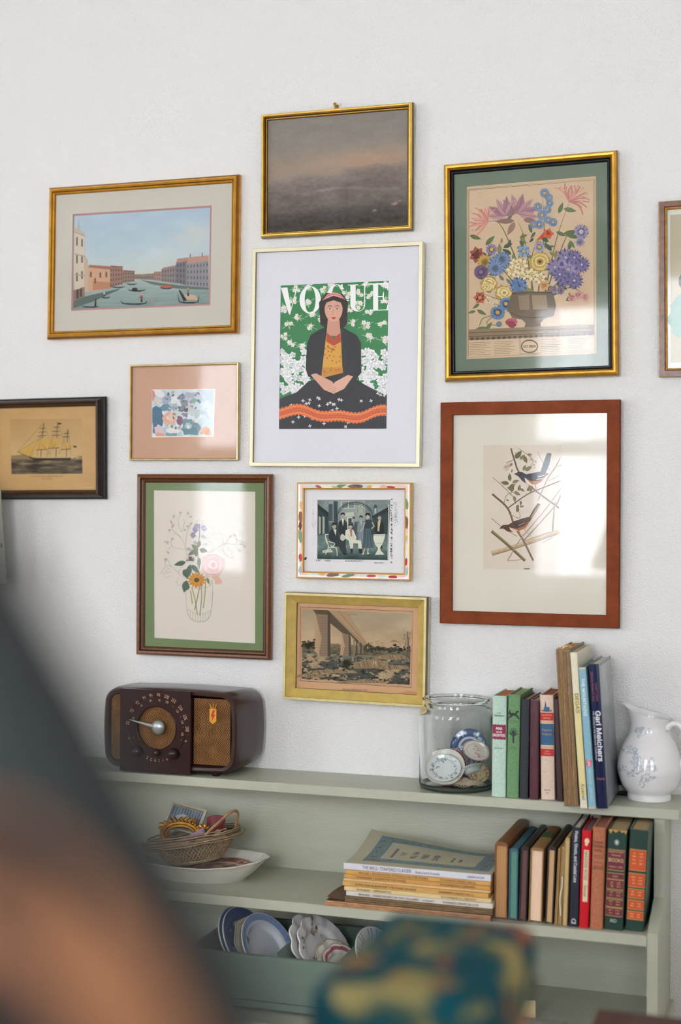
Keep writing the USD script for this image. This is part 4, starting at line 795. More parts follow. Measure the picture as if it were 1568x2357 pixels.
for i in range(26): y = 1300 + i * 9; a.line([(878 - i * .9, y), (884 - i * .9 - rr.uniform(-4, 4), y + 5)], 2.5, '#77756f'); a.k -= 1
a.k += 2; f.put(a, .0062); f.glass(.0094)

# photograph of a party in a floral frame
o, k = (640, 1090), 4.2861
f = Frame('gold and rose-patterned frame with a group photograph of seven people', CR(o, k, [(188, 88), (1312, 88), (1306, 1058), (180, 1031)]), .019, .4,
          [(0, .018, '#b98a38'), (.0008, .0195, '#e0b75e'), (.0032, .0195, '#b88a3a'), (.0036, .0178, '#eadfd6'), (.0125, .0165, '#eadfd6'), (.0128, .018, '#e0b75e'), (.0158, .017, '#b88a3a'), (.0164, .012, '#b88a3a')], mat('painted_gilt', attr=True, rough=.35, metal=.25))
fl_ = f.art(.0182, o, k); rr = np.random.RandomState(31)
band = Polygon(CR((0, 0), 1, [(205, 106), (1288, 106), (1284, 1040), (198, 1014)])).difference(Polygon([(243, 144), (1255, 144), (1250, 1000), (240, 976)]))
def deco(x, y, rx, ry, c, rot=0):
    aa = np.linspace(0, 6.283, 12, endpoint=False); r = 1 + .4 * (rr.rand(12) - .5); t = math.radians(rot)
    g = Polygon(np.stack([rx * np.cos(aa) * r, ry * np.sin(aa) * r], 1) @ np.array([[math.cos(t), math.sin(t)], [-math.sin(t), math.cos(t)]]) + [x, y]).buffer(0).intersection(band)
    if not g.is_empty: fl_.poly(g, c)
for i in range(9):
    for x, y, rot in ((250 + i * 120, 125, 0), (250 + i * 120, 1005, 0), (222, 150 + i * 100, 90), (1268, 150 + i * 100, 90)): deco(x, y, 60, 22, ('#e9c9c4', '#cfdcdb', '#eedfd0', '#dfe3da')[i % 4], rot)
for x, y, rx, ry, c, rot in ((400, 130, 30, 14, '#c05058', 20), (620, 120, 60, 22, '#74906e', -20), (760, 125, 80, 22, '#8a6a60', 0), (780, 118, 40, 10, '#6d4f4c', 10), (900, 130, 26, 16, '#e0b070', 0), (1110, 135, 46, 12, '#b8444c', 5), (1040, 130, 40, 20, '#e3b4b0', 0), (560, 135, 34, 12, '#a9bf98', 10), (1265, 300, 50, 24, '#7f9a78', 80), (1262, 480, 70, 24, '#8a6a60', 90), (1262, 640, 30, 16, '#e0b070', 90), (1262, 870, 36, 14, '#b8444c', 90), (1270, 960, 34, 20, '#a8c4c4', 90), (225, 310, 40, 18, '#e2b68a', 90), (222, 430, 60, 20, '#9a6a60', 90), (218, 520, 40, 16, '#7a4a4c', 90), (220, 620, 60, 22, '#86a280', 80), (222, 830, 40, 18, '#c8525a', 90), (218, 950, 34, 16, '#a8c4c4', 90), (430, 990, 40, 16, '#e0b070', 10), (540, 1000, 60, 20, '#8a6a60', 0), (690, 1008, 60, 18, '#74906e', -10), (920, 1010, 44, 14, '#c05058', 0), (1130, 1018, 46, 14, '#b8444c', 4), (1020, 1015, 46, 16, '#cfdcdb', 0)): deco(x, y, rx, ry, c, rot)
f.put(fl_, .0172, 'rose_pattern', 'pink and green rose pattern on the frame')
a = f.art(.009, o, k); a.poly([(240, 135), (1270, 135), (1268, 1010), (236, 985)], '#e6e4e6')
I = [(390, 262), (1108, 258), (1088, 848), (388, 838)]
def garden(u, v):
    n = nz2(u, v, 9, 11, 2, 5)[..., None]; n2 = nz2(u, v, 60, 60, 6, 2)[..., None]
    w = ms((0, '#7f8d8c'), (.3, '#7a8986'), (.55, '#4e5f60'), (.62, '#5f7470'), (.8, '#6f8580'), (.95, '#3f5452'), (1, '#2f4444'))(v)
    return w + (n - .5) * .3 + (n2 - .5) * .1
a.grid(I, 90, 74, garden)
L1, L2, D1, D2, MID = '#b9c0b2', '#d8d9c6', '#27343a', '#3a474c', '#6f7d7c'
a.poly([(500, 268), (860, 264), (860, 470), (500, 480)], '#93a09a').poly([(500, 300), (540, 300), (540, 470), (500, 470)], '#4d5c60').poly([(548, 272), (590, 272), (580, 600), (548, 600)], '#41505a').poly([(392, 300), (500, 385), (500, 430), (392, 350)], '#2c383c').poly([(392, 350), (500, 430), (500, 600), (392, 600)], '#39474a')
for x in (402, 440): a.poly([(x, 420), (x + 20, 430), (x + 20, 590), (x, 600)], '#a8afa4')
a.poly([(620, 275), (760, 272), (760, 345), (620, 350)], '#c5c9ba').polys([[(632, 280), (690, 279), (690, 340), (632, 342)], [(700, 279), (752, 278), (752, 340), (700, 340)]], '#7e8c8c').poly([(776, 290), (858, 286), (858, 420), (776, 426)], '#aab0a2').lines([[(816, 330), (846, 368), (816, 405), (788, 368), (816, 330)], [(786, 300), (850, 298), (850, 415), (786, 420), (786, 300)]], 4, '#6f7a76')
a.poly([(664, 385), (750, 380), (750, 420), (664, 425)], '#bcc0b0').poly([(680, 430), (740, 430), (740, 560), (680, 560)], '#c9c9b6').poly([(695, 440), (728, 440), (728, 560), (695, 560)], '#3d4a4e')
a.poly([(930, 420), (1085, 330), (1085, 380), (940, 450)], '#2c383c').poly([(940, 450), (1085, 380), (1085, 600), (940, 600)], '#37454a').poly([(945, 320), (962, 300), (980, 320), (980, 390), (945, 390)], '#46545a').poly([(952, 345), (972, 340), (972, 390), (952, 390)], '#b9bfb2')
t = np.linspace(math.pi, 0, 40)
for q, w in ((170, 7), (156, 4), (180, 4)): a.line(np.vstack([[(760 - q, 620)], np.stack([760 + q * np.cos(t), 420 - (q - 38) * np.sin(t)], 1), [(760 + q, 620)]]), w, '#27323a')
def person(x, y0, y1, body, shirt, hair, sk='#a9a596', wid=1.0, skirt=False, legs=None):
    h = y1 - y0; hd = h * .075
    a.poly([(x - 40 * wid, y0 + h * .27), (x - 12, y0 + h * .17), (x + 12, y0 + h * .17), (x + 42 * wid, y0 + h * .27), (x + 46 * wid, y0 + h * .5), (x + 30 * wid, y0 + h * .55), (x + 28 * wid, y1), (x - 28 * wid, y1), (x - 30 * wid, y0 + h * .55), (x - 46 * wid, y0 + h * .5)], body)
    a.poly([(x - 12, y0 + h * .165), (x + 12, y0 + h * .165), (x + 2, y0 + h * .36)], shirt).ell(x, y0 + h * .09, hd * .72, hd, sk).poly([(x - hd * .8, y0 + h * .08), (x - hd * .6, y0), (x + hd * .6, y0), (x + hd * .8, y0 + h * .08), (x, y0 + h * .04)], hair)
    a.ell(x - hd * .25, y0 + h * .085, 3, 2, '#4a4a44', n=6).ell(x + hd * .25, y0 + h * .085, 3, 2, '#4a4a44', n=6).line([(x - 6, y0 + h * .125), (x + 6, y0 + h * .125)], 2.5, '#7a7064')
person(640, 385, 760, D1, L2, '#23282a'); person(748, 430, 700, '#46535a', '#8b938e', '#4a4a46', wid=.9); person(820, 415, 720, '#7f8c92', '#a9b0a8', '#1f2528', wid=.85); person(1003, 405, 740, '#232c32', '#c9bd96', '#4a4640')
a.poly([(985, 470), (1008, 470), (1000, 570), (984, 570)], '#c9b98a')
a.poly([(945, 600), (1060, 598), (1052, 640), (1030, 700), (1010, 730), (1012, 755), (1052, 800), (958, 802), (984, 755), (986, 735), (960, 700), (942, 640)], L2).lines([[(945, 612), (1060, 610)], [(965, 690), (1040, 685)]], 5, '#a3a796').poly([(440, 760), (520, 740), (545, 775), (440, 785)], '#c3c5b2')
# woman in a full dark dress
a.poly([(856, 470), (880, 455), (915, 455), (936, 480), (920, 540), (945, 690), (955, 735), (830, 738), (845, 620), (850, 540)], '#37484f').poly([(862, 545), (912, 543), (955, 735), (830, 738)], '#566a6e').lines([[(870, 560), (848, 730)], [(890, 560), (885, 735)], [(905, 560), (925, 732)]], 5, '#2b3a42').ell(885, 425, 20, 28, '#b9b29e').poly([(862, 425), (866, 390), (905, 388), (912, 425), (886, 405)], '#161c20')
a.line([(930, 480), (950, 520), (922, 545)], 14, '#b0aa98').line([(858, 475), (840, 540), (815, 570)], 13, '#b0aa98').lines([[(858, 738), (840, 795)], [(890, 736), (886, 790)]], 13, '#b9b29e').polys([[(825, 795), (848, 780), (850, 800)], [(868, 795), (898, 780), (905, 792)]], '#d5d2c0')
# seated in white, seated in dark
a.poly([(668, 560), (700, 545), (745, 555), (775, 630), (770, 655), (820, 660), (830, 740), (795, 742), (790, 690), (745, 690), (740, 740), (715, 740), (700, 660), (662, 640)], L2).poly([(708, 552), (734, 552), (730, 620), (718, 625)], '#b8776a').ell(716, 522, 19, 25, '#b5ae9a').poly([(692, 522), (698, 498), (736, 498), (742, 520), (716, 508)], '#1f2528').lines([[(735, 600), (750, 650)], [(690, 600), (720, 650)], [(760, 690), (755, 720)]], 4, '#a3a592')
a.polys([[(715, 740), (740, 740), (738, 790), (722, 790)], [(795, 742), (825, 740), (830, 785), (805, 790)]], '#2b3338')
a.poly([(505, 580), (540, 545), (580, 555), (612, 640), (655, 660), (680, 775), (640, 790), (600, 720), (560, 715), (520, 660), (500, 640)], '#2f3b42').poly([(546, 548), (578, 552), (572, 612)], L2).ell(557, 520, 20, 27, '#a9a391').poly([(532, 520), (540, 486), (576, 488), (582, 512), (556, 505)], '#2a2f30').poly([(650, 775), (690, 790), (665, 808), (640, 795)], '#1d252a').ell(640, 630, 24, 34, '#c8c6b2', rough=.2)
a.lines([[(470, 600), (475, 660), (500, 720), (470, 800)], [(470, 600), (500, 600)], [(500, 670), (560, 690), (540, 720), (520, 705)], [(500, 730), (575, 735), (585, 815)], [(480, 640), (500, 720)]], 8, L2, smooth=True)
a.line([(388, 262), (1100, 262)], 6, '#9aa39a').line([(390, 838), (1090, 848)], 10, '#35504f').line([(1092, 300), (1086, 846)], 8, '#c3c8bc')
for i in range(60): y = rr.uniform(240, 880); a.poly([(1105 + rr.uniform(0, 24), y), (1112 + rr.uniform(0, 26), y + 4), (1108 + rr.uniform(0, 24), y + rr.uniform(8, 26))], ('#5a4044', '#7a6a5c', '#4a4448', '#8a8a72')[i % 4]); a.k -= 1
for i in range(70): a.ell(rr.normal(1165, 14), rr.uniform(280, 520), rr.uniform(2, 9), rr.uniform(2, 8), '#bccacc', n=6); a.k -= 1
for i in range(30): a.ell(rr.normal(352, 8), rr.uniform(250, 700), 3, rr.uniform(3, 12), '#c9cfd2', n=6); a.k -= 1
a.k += 1
a.text('1 N°', 376, 864, 16, '#3a3a3e', w=48, bold=True).text('1302', 466, 866, 15, '#3a3a3e', w=52, bold=True)
for q_ in range(7): x_ = 664 + 25 * q_; a.line(np.stack([x_ + np.linspace(0, 20, 14), 862 + 4 * np.sin(np.arange(14) * (1.3 + .2 * q_))], 1), 3, '#4a4a4e')
for cx in (950, 1000): p = np.stack([cx + np.linspace(0, 45, 24), 880 + 11 * np.sin(np.arange(24) * 1.5) * np.linspace(1, .5, 24)], 1); a.line(p, 2.2, '#8a8a8e')
a.poly([(260, 840), (275, 822), (286, 830), (278, 850), (266, 852)], '#1f1f22'); f.put(a, .009, 'photograph'); f.glass(.0112)

# bridge print
f = Frame('wide pale gold frame sloping inward round a sepia print of a long river bridge', CR(o, k, [(58, 1168), (1472, 1222), (1452, 2313), (45, 2226)]), .030, .6,
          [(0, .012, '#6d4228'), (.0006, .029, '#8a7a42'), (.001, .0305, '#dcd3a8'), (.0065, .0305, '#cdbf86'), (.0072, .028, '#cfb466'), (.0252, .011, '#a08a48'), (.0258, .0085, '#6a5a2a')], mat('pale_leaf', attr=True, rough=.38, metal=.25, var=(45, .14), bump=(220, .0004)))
a = f.art(.0055, o, k)
a.grid([(150, 1250), (1395, 1290), (1385, 2220), (140, 2145)], 50, 40, lambda u, v: hexf('#cfa37c') + (nz2(u, v, 4, 5, 8)[..., None] - .5) * .07)
I = [(240, 1338), (1318, 1380), (1300, 2085), (234, 2028)]
a.lines([[(222, 1316), (1332, 1360), (1316, 2110), (218, 2045), (222, 1316)]], 5, '#4a4446').lines([[(232, 1328), (1322, 1370), (1308, 2098), (226, 2036), (232, 1328)]], 2, '#6a5c50')
def river(u, v):
    n = nz2(u, v, 8, 14, 3, 5); m = nz2(u, v, 30, 40, 5, 4); q = nz2(u, v, 5, 6, 12, 4)
    s_ = ms((0, '#a8987c'), (.3, '#b59f80'), (.48, '#c2a684'))(v) + ((q - .5) * .16 + (n - .5) * .05)[..., None] * [1, 1, 1.05]
    hz = .47 + .05 * (nz2(u, v * 0, 14, 1, 7) - .5) + .02 * u
    bank = ms((0, '#8d7c60'), (.4, '#6f6650'), (1, '#5c5848'))(np.clip((v - hz) * 6, 0, 1)) + ((m - .5) * .3)[..., None]
    wat = ms((.62, '#7d7766'), (.75, '#55564e'), (1, '#454840'))(v) + ((m - .5) * .2 + (n - .5) * .2)[..., None]
    rock = hexf('#9a8462') + ((m - .5) * .4 + (n - .5) * .3)[..., None]
    isr = ((n + .5 * (m - .5)) > .56 - .04 * np.sin(u * 12)) & (v > .64)
    c = np.where((v < hz)[..., None], s_, np.where((v < .62 + .03 * (n - .5))[..., None], bank, np.where(isr[..., None], rock, wat)))
    dk = (m < .40) & (v > .6); return np.where(dk[..., None], c * .62, c)
a.grid(I, 200, 130, river)
BR, BRD, BRL = '#8a7660', '#4f463c', '#b59876'
a.poly([(490, 1350), (690, 1358), (760, 1480), (910, 1720), (880, 1760), (860, 1740), (700, 1580), (545, 1420)], '#ab8f6e').poly([(345, 1342), (492, 1348), (880, 1735), (860, 1765), (720, 1600), (630, 1570), (515, 1475), (370, 1380)], '#5d5142')
a.lines([[(500, 1352), (900, 1730)], [(600, 1358), (905, 1722)]], 4, '#7a664e')
a.poly([(370, 1385), (500, 1395), (520, 1810), (410, 1800), (430, 1620), (395, 1480)], BR).poly([(492, 1352), (515, 1380), (520, 1810), (490, 1800)], BRD).poly([(372, 1390), (400, 1500), (432, 1620), (405, 1795), (360, 1750), (360, 1560)], BRL)
a.poly([(632, 1575), (705, 1590), (715, 1800), (640, 1795), (660, 1700)], BR).poly([(700, 1585), (718, 1610), (722, 1800), (700, 1800)], BRD).poly([(634, 1580), (660, 1700), (640, 1795), (612, 1790), (625, 1650)], BRL)
for i in range(8): x = 745 + i * 26 - i * i; a.poly([(x, 1625 + i * 13), (x + 14 - i, 1632 + i * 13), (x + 14 - i, 1785 - i * 3), (x, 1788 - i * 3)], BRD if i % 2 else BR)
for j in range(14):
    y = 1420 + j * 27; a.line([(398 + 8 * math.sin(j), y), (512, y + 6)], 1.8, '#5a4e40'); a.k -= 1
    if y < 1780 and y > 1600: a.line([(645, y), (708, y + 4)], 1.8, '#5a4e40'); a.k -= 1
a.k += 1
rr = np.random.RandomState(8)
for x, y in [(860, 1690), (900, 1675), (960, 1660), (1010, 1672), (1120, 1650), (1180, 1665)]: a.poly([(x, y), (x + 40, y - 10), (x + 44, y + 34), (x, y + 32)], '#b59a78'); a.line([(x, y), (x + 40, y - 10)], 3, '#5f5344')
a.poly([(1105, 1660), (1150, 1638), (1195, 1662)], '#8f7b60')
for i in range(90):
    x = rr.uniform(850, 1300); y = 1730 + rr.normal(0, 16) + (x - 850) * .02; a.ell(x, y, rr.uniform(8, 22), rr.uniform(5, 14), ('#4c4a3a', '#5f5c48', '#3c3c32')[i % 3], rough=.5, seed=i, n=9); a.k -= 1
for i in range(60): x, y = rr.uniform(240, 360), 1690 + rr.normal(0, 20); a.ell(x, y, 14, 9, ('#55523f', '#45443a')[i % 2], rough=.5, seed=i, n=8); a.k -= 1
a.k += 1
for x0, y0, w, h, s_ in ((900, 1900, 190, 75, 1), (1120, 1820, 170, 40, 2), (1150, 1920, 150, 40, 3), (560, 1960, 220, 34, 4), (330, 2000, 140, 30, 5), (820, 2060, 240, 24, 6)):
    b = np.linspace(0, math.pi, 16); q = np.random.RandomState(s_); top = np.stack([x0 - w * np.cos(b), y0 - h * np.sin(b) * (.7 + .5 * q.rand(16))], 1); a.poly(np.vstack([top, [(x0 + w, y0 + h * .3), (x0 - w, y0 + h * .3)]]), '#8d775a')
    for i in range(10): u = q.uniform(-.8, .8); a.line([(x0 + w * u, y0 - h * .7 * (1 - u * u)), (x0 + w * (u + .1), y0 + h * .1)], 6, ('#5a4c3a', '#b39a74')[i % 2])
for i in range(60): x, y = 665 + rr.normal(0, 34), 1880 + rr.normal(0, 26); a.ell(x, y, 12, 9, ('#33342a', '#4a4a38', '#2c2c26')[i % 3], rough=.5, seed=i, n=8); a.k -= 1
for i in range(70): x, y = rr.normal(1270, 22), rr.uniform(1560, 1790); a.line([(x, y), (x + rr.uniform(-18, 18), y - rr.uniform(8, 26))], 2.5, '#6a5a48'); a.k -= 1
a.line([(1268, 1840), (1285, 1700), (1280, 1560)], 7, '#5c4c3c', smooth=True); a.line([(690, 1395), (740, 1388), (790, 1398)], 4, '#7a6a58', smooth=True)
for x, y in ((945, 1880), (968, 1885), (742, 1850)): a.line([(x, y), (x, y - 34)], 9, '#c9b394')
a.text('The City of Richmond, 1870', 636, 2136, 17, '#3e3630', w=250, dx=(1, .045)); a.ell(1300, 2170, 80, 26, '#c39368', rough=.2)
f.put(a, .0055); f.glass(.0085)

# picture cut by the right edge of the photograph
o, k = (1490, 440), 5.128
TLp, BLp = at_y(*CR(o, k, [(123, 112)])[0], -.017), at_y(*CR(o, k, [(147, 2184)])[0], -.017)
def prj(P): d = np.asarray(P) - CAM; t = d @ FW; return (W / 2 + F * (d @ RT) / t, H / 2 - F * (d @ UP) / t)
f = Frame('mottled brown gold-edged frame with a sepia print, cut by the right edge of the photograph', [prj(TLp), prj(TLp + [.33, 0, 0]), prj(BLp + [.33, 0, 0]), prj(BLp)], .017, .9,
          [(0, .013, '#c79350'), (.0005, .016, '#d9a85e'), (.0018, .0175, '#6d4632'), (.0125, .0175, '#6d4632'), (.0145, .0155, '#5a3626'), (.0152, .0165, '#d29c3e'), (.0175, .015, '#b98430'), (.0185, .010, '#8a6024')], mat('mottled_moulding', attr=True, rough=.35, var=(90, .4), coat=.2))
Lw = f.w / 2 - f.rw; Lh = f.h / 2 - f.rw
a = Art(lambda p: p * [1, -1]); e = lambda x0, y0, x1, y1: [(x0, y0), (x1, y0), (x1, y1), (x0, y1)]
a.poly(e(-Lw - .003, -Lh - .003, Lw + .003, Lh + .003), '#dfe0d4')
a.grid(e(-Lw + .006, -Lh + .011, Lw - .006, Lh - .012), 40, 50, lambda u, v: hexf('#bfb69c') + (nz2(u, v, 4, 4, 2)[..., None] - .5) * .06)
def soft(x, y, rx, ry, c, r=.1, s_=1): a.ell(x, y, rx, ry, c, rough=r, seed=s_, n=30)
soft(-.03, -.06, .085, .10, '#4a5450', .12); soft(-.07, -.01, .05, .06, '#56605a', .2, 2); soft(-.02, -.02, .058, .08, '#a3957a'); soft(-.095, .06, .05, .06, '#8fb0a4', .25, 3); soft(-.01, .15, .10, .09, '#8fb0a4', .1, 4); soft(.02, .09, .04, .05, '#a3957a', .05, 5)
f.put(a, .0072); f.glass(.0095)
# ------------------------------------------------------------------ books
PAGE = mat('page_edges', '#c3a27c', rough=.9, var=(900, .16), stretch=(1, .02, .02))
def pages(c): return mat('pages_' + c[1:], c, rough=.9, var=(700, .14), stretch=(1, .03, .03), spec=.15)
def clothm(c, r=.7, v=.10): return mat('cloth_' + c[1:], c, rough=r, var=(160, v), bump=(1500, .0001), spec=.3)
def leatherm(c): return mat('leather_' + c[1:], c, rough=.38, var=(45, .28), bump=(220, .0003))
PAPERL = {}
def ink(c): return mat('ink_' + c[1:], c, rough=.6)
class Book:
    """A book stood on a shelf: spine 'front' shows its spine; spine 'top' stands on its fore-edge with the spine up. lean is degrees to the right."""
    def __init__(s, label, x0, x1, y, z, h, d, lean, cover, page, spine='front', board=.0025, group=None, bulge=.003, over=.003, name='book', cat='book'):
        w = x1 - x0; s.w, s.h, s.d, s.spine = w, h, d, spine
        t = math.radians(lean); piv = w if lean > 0 else 0.0
        c, q = math.cos(t), math.sin(t)
        M = Gf.Matrix4d(c, 0, -q, 0, 0, 1, 0, 0, q, 0, c, 0, x0 + piv - piv * c, y, z + .0003 + piv * q, 1)
        s.root = thing(name, label, cat, matrix=M, group=group)
        L, T = (h, d) if spine == 'front' else (d, h)     # along the spine, across the boards
        a = np.linspace(math.pi, 0, 9); arc = [(w / 2 + w / 2 * math.cos(i), -bulge * math.sin(i)) for i in a]
        outer = Polygon([(0, T)] + [(x, y_ + bulge) for x, y_ in arc] + [(w, T)])
        inner = Polygon([(board, T + .01), (board, board + bulge), (w - board, board + bulge), (w - board, T + .01)])
        cov = extrude(outer.difference(inner), L)
        pg = B(board + .0002, w - board - .0002, board + bulge + .0006, T - over, over, L - over)
        if spine == 'front': R_ = np.eye(4)
        else: R_ = np.array([[1, 0, 0, 0], [0, 0, 1, 0], [0, -1, 0, h], [0, 0, 0, 1.0]])
        s.R = R_
        obj('cover', Mesh().add(cov, T=R_), cover, s.root, smooth=25)
        obj('page_block', Mesh().add(pg, T=R_), page, s.root, smooth=False)
    def band(s, z0, z1, c, name='label_band', x0=.02, x1=.98, bulge=.003, wave=0, thick=.0003, label=None):
        """A printed or pasted label round the spine between two heights (fractions)."""
        n = 24; xs = np.linspace(x0, x1, n); p = []
        f = np.array([-(bulge * math.sin(math.acos(np.clip(2 * x - 1, -1, 1)))) + bulge - thick for x in xs])
        a, b = z0 * s.h + wave * np.abs(np.sin(xs * math.pi * 4.5)), z1 * s.h - wave * np.abs(np.sin(xs * math.pi * 4.5))
        v = np.vstack([np.stack([xs * s.w, f, a], 1), np.stack([xs * s.w, f, b], 1)]); i = np.arange(n - 1)
        obj(name, (v, np.vstack([np.stack([i, i + 1, i + n], 1), np.stack([i + 1, i + n + 1, i + n], 1)])), ink(c) if isinstance(c, str) else c, s.root, smooth=True, label=label)
    def words(s, t, z, h, c, w=None, x=.5, down=False, bold=False, name='lettering'):
        """Lettering on the spine: across it at height z, or reading down it from the top at z."""
        o = (x * s.w, -.0004 if .2 < x < .8 else .0002, z * s.h)
        v, f = text(t, h, o, (0, 0, -1) if down else (1, 0, 0), (1, 0, 0) if down else (0, 0, 1), w=w, bold=bold, align=0 if down else .5)
        obj(name, (v, f), ink(c), s.root, smooth=False)
    def shape(s, poly, c, name='emblem', lift=.0003):
        """A flat emblem on the spine; poly in metres from the lower left of the spine."""
        m = extrude(poly, lift); v = np.array(m.vertices); obj(name, (np.stack([v[:, 0], -.0002 - v[:, 2], v[:, 1]], 1), m.faces), ink(c), s.root, smooth=False)
    def scribble(s, zs, c, x0=.2, x1=.8, t=.0009):
        m = Mesh(); r = random.Random(int(zs[0] * 1e4))
        for z in zs:
            x = x0 + r.uniform(0, .08)
            while x < x1:
                l = r.uniform(.05, .14); m.add(B(x * s.w, min(x + l, x1) * s.w, -.0004, .0004, z * s.h - t / 2, z * s.h + t * r.uniform(.5, 1.2))); x += l + .035
        obj('worn_lettering', m, ink(c), s.root, smooth=False)
GT = 'books on the top shelf'
UY = -.1615
b = Book('pale mint cloth book with a scalloped crimson title label, first beside the jar', -.6245, -.5945, UY, ZS1, .216, .142, .2, clothm('#b4cfc0'), pages('#b9714a'), group=GT)
b.band(.565, .72, '#8c1f45', 'title_label', wave=.0014); b.words('ANNA', .665, .0058, '#f2ece6', .0145, bold=True); b.words('AND HER', .636, .0030, '#f2ece6', .0135, bold=True); b.words('DAUGHTERS', .598, .0056, '#f2ece6', .0265, bold=True)
b.words('D.E.', .822, .0036, '#4c2f38', .009); b.words('Stevenson', .797, .0042, '#4c2f38', .021); b.words('RINEHART', .475, .0030, '#6c6d6a', .020)
b = Book('green cloth book with a black running horse and tree on its spine', -.5925, -.5665, UY, ZS1, .220, .148, .75, clothm('#6a9266', v=.16), pages('#8f9a76'), group=GT)
W_, H_ = b.w, b.h
horse = [(.05, .81), (.14, .842), (.20, .852), (.19, .832), (.26, .818), (.45, .822), (.6, .818), (.72, .842), (.86, .846), (.9, .832), (.78, .832), (.72, .812), (.82, .795), (.97, .772), (.95, .764), (.78, .782), (.62, .8), (.42, .797), (.28, .78), (.14, .776), (.04, .752), (.02, .76), (.12, .786), (.24, .79), (.16, .805), (.12, .822), (.06, .806)]
b.shape(Polygon([(x * W_, z * H_) for x, z in horse]).buffer(.0004), '#1f2a22', 'horse_emblem')
tr = [LineString([(.5 * W_, .535 * H_), (.5 * W_, .645 * H_)]).buffer(.0016)]
for i in range(7):
    t = math.radians(18 + i * 24); e = (.5 * W_ + .0098 * math.cos(t), .605 * H_ + .0145 * math.sin(t)); tr.append(LineString([(.5 * W_, .59 * H_), e]).buffer(.0004))
    for q in (.45, .7, 1): tr.append(affinity.scale(Point(.5 * W_ + .0098 * q * math.cos(t), .605 * H_ + .0145 * q * math.sin(t)).buffer(.0014, 3), .6, 1.2))
b.shape(shapely.union_all(tr), '#1f2a22', 'tree_emblem'); b.scribble([.745, .728], '#48784a', .15, .85); b.scribble([.49, .475], '#48784a', .15, .85)
b = Book('plain charcoal cloth book with tan pages between the green and maroon books', -.5645, -.5465, UY, ZS1, .211, .14, .75, clothm('#34383f', v=.2), pages('#a8855c'), group=GT)
b = Book('slim maroon leather book with tan pages on the top shelf', -.5425, -.5235, -.1635, ZS1, .2105, .14, .1, leatherm('#4e1f2c'), pages('#a98f72'), group=GT)
b = Book('cream book with red and blue bands and a small blue church on its spine', -.5185, -.4895, -.157, ZS1, .222, .146, -1.1, clothm('#ddc6b2'), pages('#9c5c44'), group=GT)
b.band(.755, .83, '#c8282c', 'red_band'); b.band(.52, .725, '#2f5d86', 'blue_band'); b.band(.735, .748, '#c9a878', 'gilt_band'); b.band(.495, .508, '#c9a878', 'gilt_band'); b.band(.415, .485, '#c8282c', 'red_band')
b.words('Devotional', .802, .0036, '#d9b27c', .022); b.words('Library', .772, .0036, '#d9b27c', .016); b.words("Pilgrim's", .655, .0044, '#c3a270', .021); b.words('Progress', .617, .0044, '#c3a270', .020); b.words('JOHN', .456, .003, '#d9b27c', .009); b.words('BUNYAN', .432, .003, '#d9b27c', .013); b.words('Books,', .085, .0036, '#b3574c', .0135); b.words('Inc.', .058, .0034, '#b3574c', .007)
ch = [(.28, .84), (.28, .875), (.34, .882), (.38, .915), (.42, .945), (.46, .915), (.5, .885), (.72, .885), (.72, .84)]
b.shape(Polygon([(x * b.w, z * b.h) for x, z in ch]), '#3a5f86', 'church_emblem'); b.shape(MultiPolygon([Point(.2 * b.w, .85 * b.h).buffer(.0022, 4), Point(.82 * b.w, .85 * b.h).buffer(.0022, 4)]), '#a5674a', 'tree_emblem')
b = Book('dark brown-red leather book half hidden by the tall tattered book', -.4835, -.4695, -.1615, ZS1, .2145, .14, -2.5, leatherm('#3d2024'), pages('#8f7450'), group=GT)
# the tall ones, standing out over the edge of the shelf
b = Book('tall tattered book with its spine gone and brown page folds showing', -.4595, -.4305, -.2145, ZS1, .325, .208, -3.6, leatherm('#7a6244'), pages('#c39a62'), group=GT, bulge=.001)
m = Mesh(); r = np.random.RandomState(2); tan_ = ['#d6ac70', '#c49a60', '#e6c892', '#ab8450', '#f0dcb4']
for i in range(11):
    z = np.linspace(.004, .321, 26); x = .004 + i * .0021 + .0010 * np.sin(z * 40 + i) + r.normal(0, .0004, 26); yy = -.0012 - .0032 * r.rand(26) * (i % 3 + 1) / 2
    v = np.vstack([np.stack([x - .0014, np.full(26, .004), z], 1), np.stack([x, yy, z], 1), np.stack([x + .0014, np.full(26, .004), z], 1)]); k_ = np.arange(25)
    for q0, q1 in ((0, 26), (26, 52)): m.add((v, np.vstack([np.stack([k_ + q0, k_ + q0 + 1, k_ + q1], 1), np.stack([k_ + q0 + 1, k_ + q1 + 1, k_ + q1], 1)])), tan_[i % 5])
obj('page_folds', m, mat('torn_paper', attr=True, rough=.95, var=(200, .3)), b.root, smooth=False, label='torn brown page folds where the spine is missing')
m = Mesh()
for i in range(9): m.add(hull(r.uniform(-.006, .006, (7, 3)) + [.006 + .002 * i, .02 + .02 * (i % 4), .325]), tan_[i % 5])
obj('torn_page_tops', m, _mats['torn_paper'], b.root, smooth=False)
b = Book('tall thin cream art book with black title lettering', -.4255, -.4115, -.2205, ZS1, .3205, .205, -4.2, clothm('#ddd6bd', .5), pages('#a39d8c'), group=GT, bulge=.001)
b.band(.075, .74, '#dccf94', 'yellowed_area', bulge=.001, label='yellowed lower spine'); b.words('DEGAS', .735, .0072, '#3a3a36', .040, .3, down=True); b.words('Avenel', .155, .0072, '#3a3a36', .034, .3, down=True)
b = Book('pale blue book with white title letters and a small red label', -.4085, -.3935, -.2235, ZS1, .291, .195, -4.5, clothm('#84b0c0', .5), pages('#8d8468'), group=GT, bulge=.002)
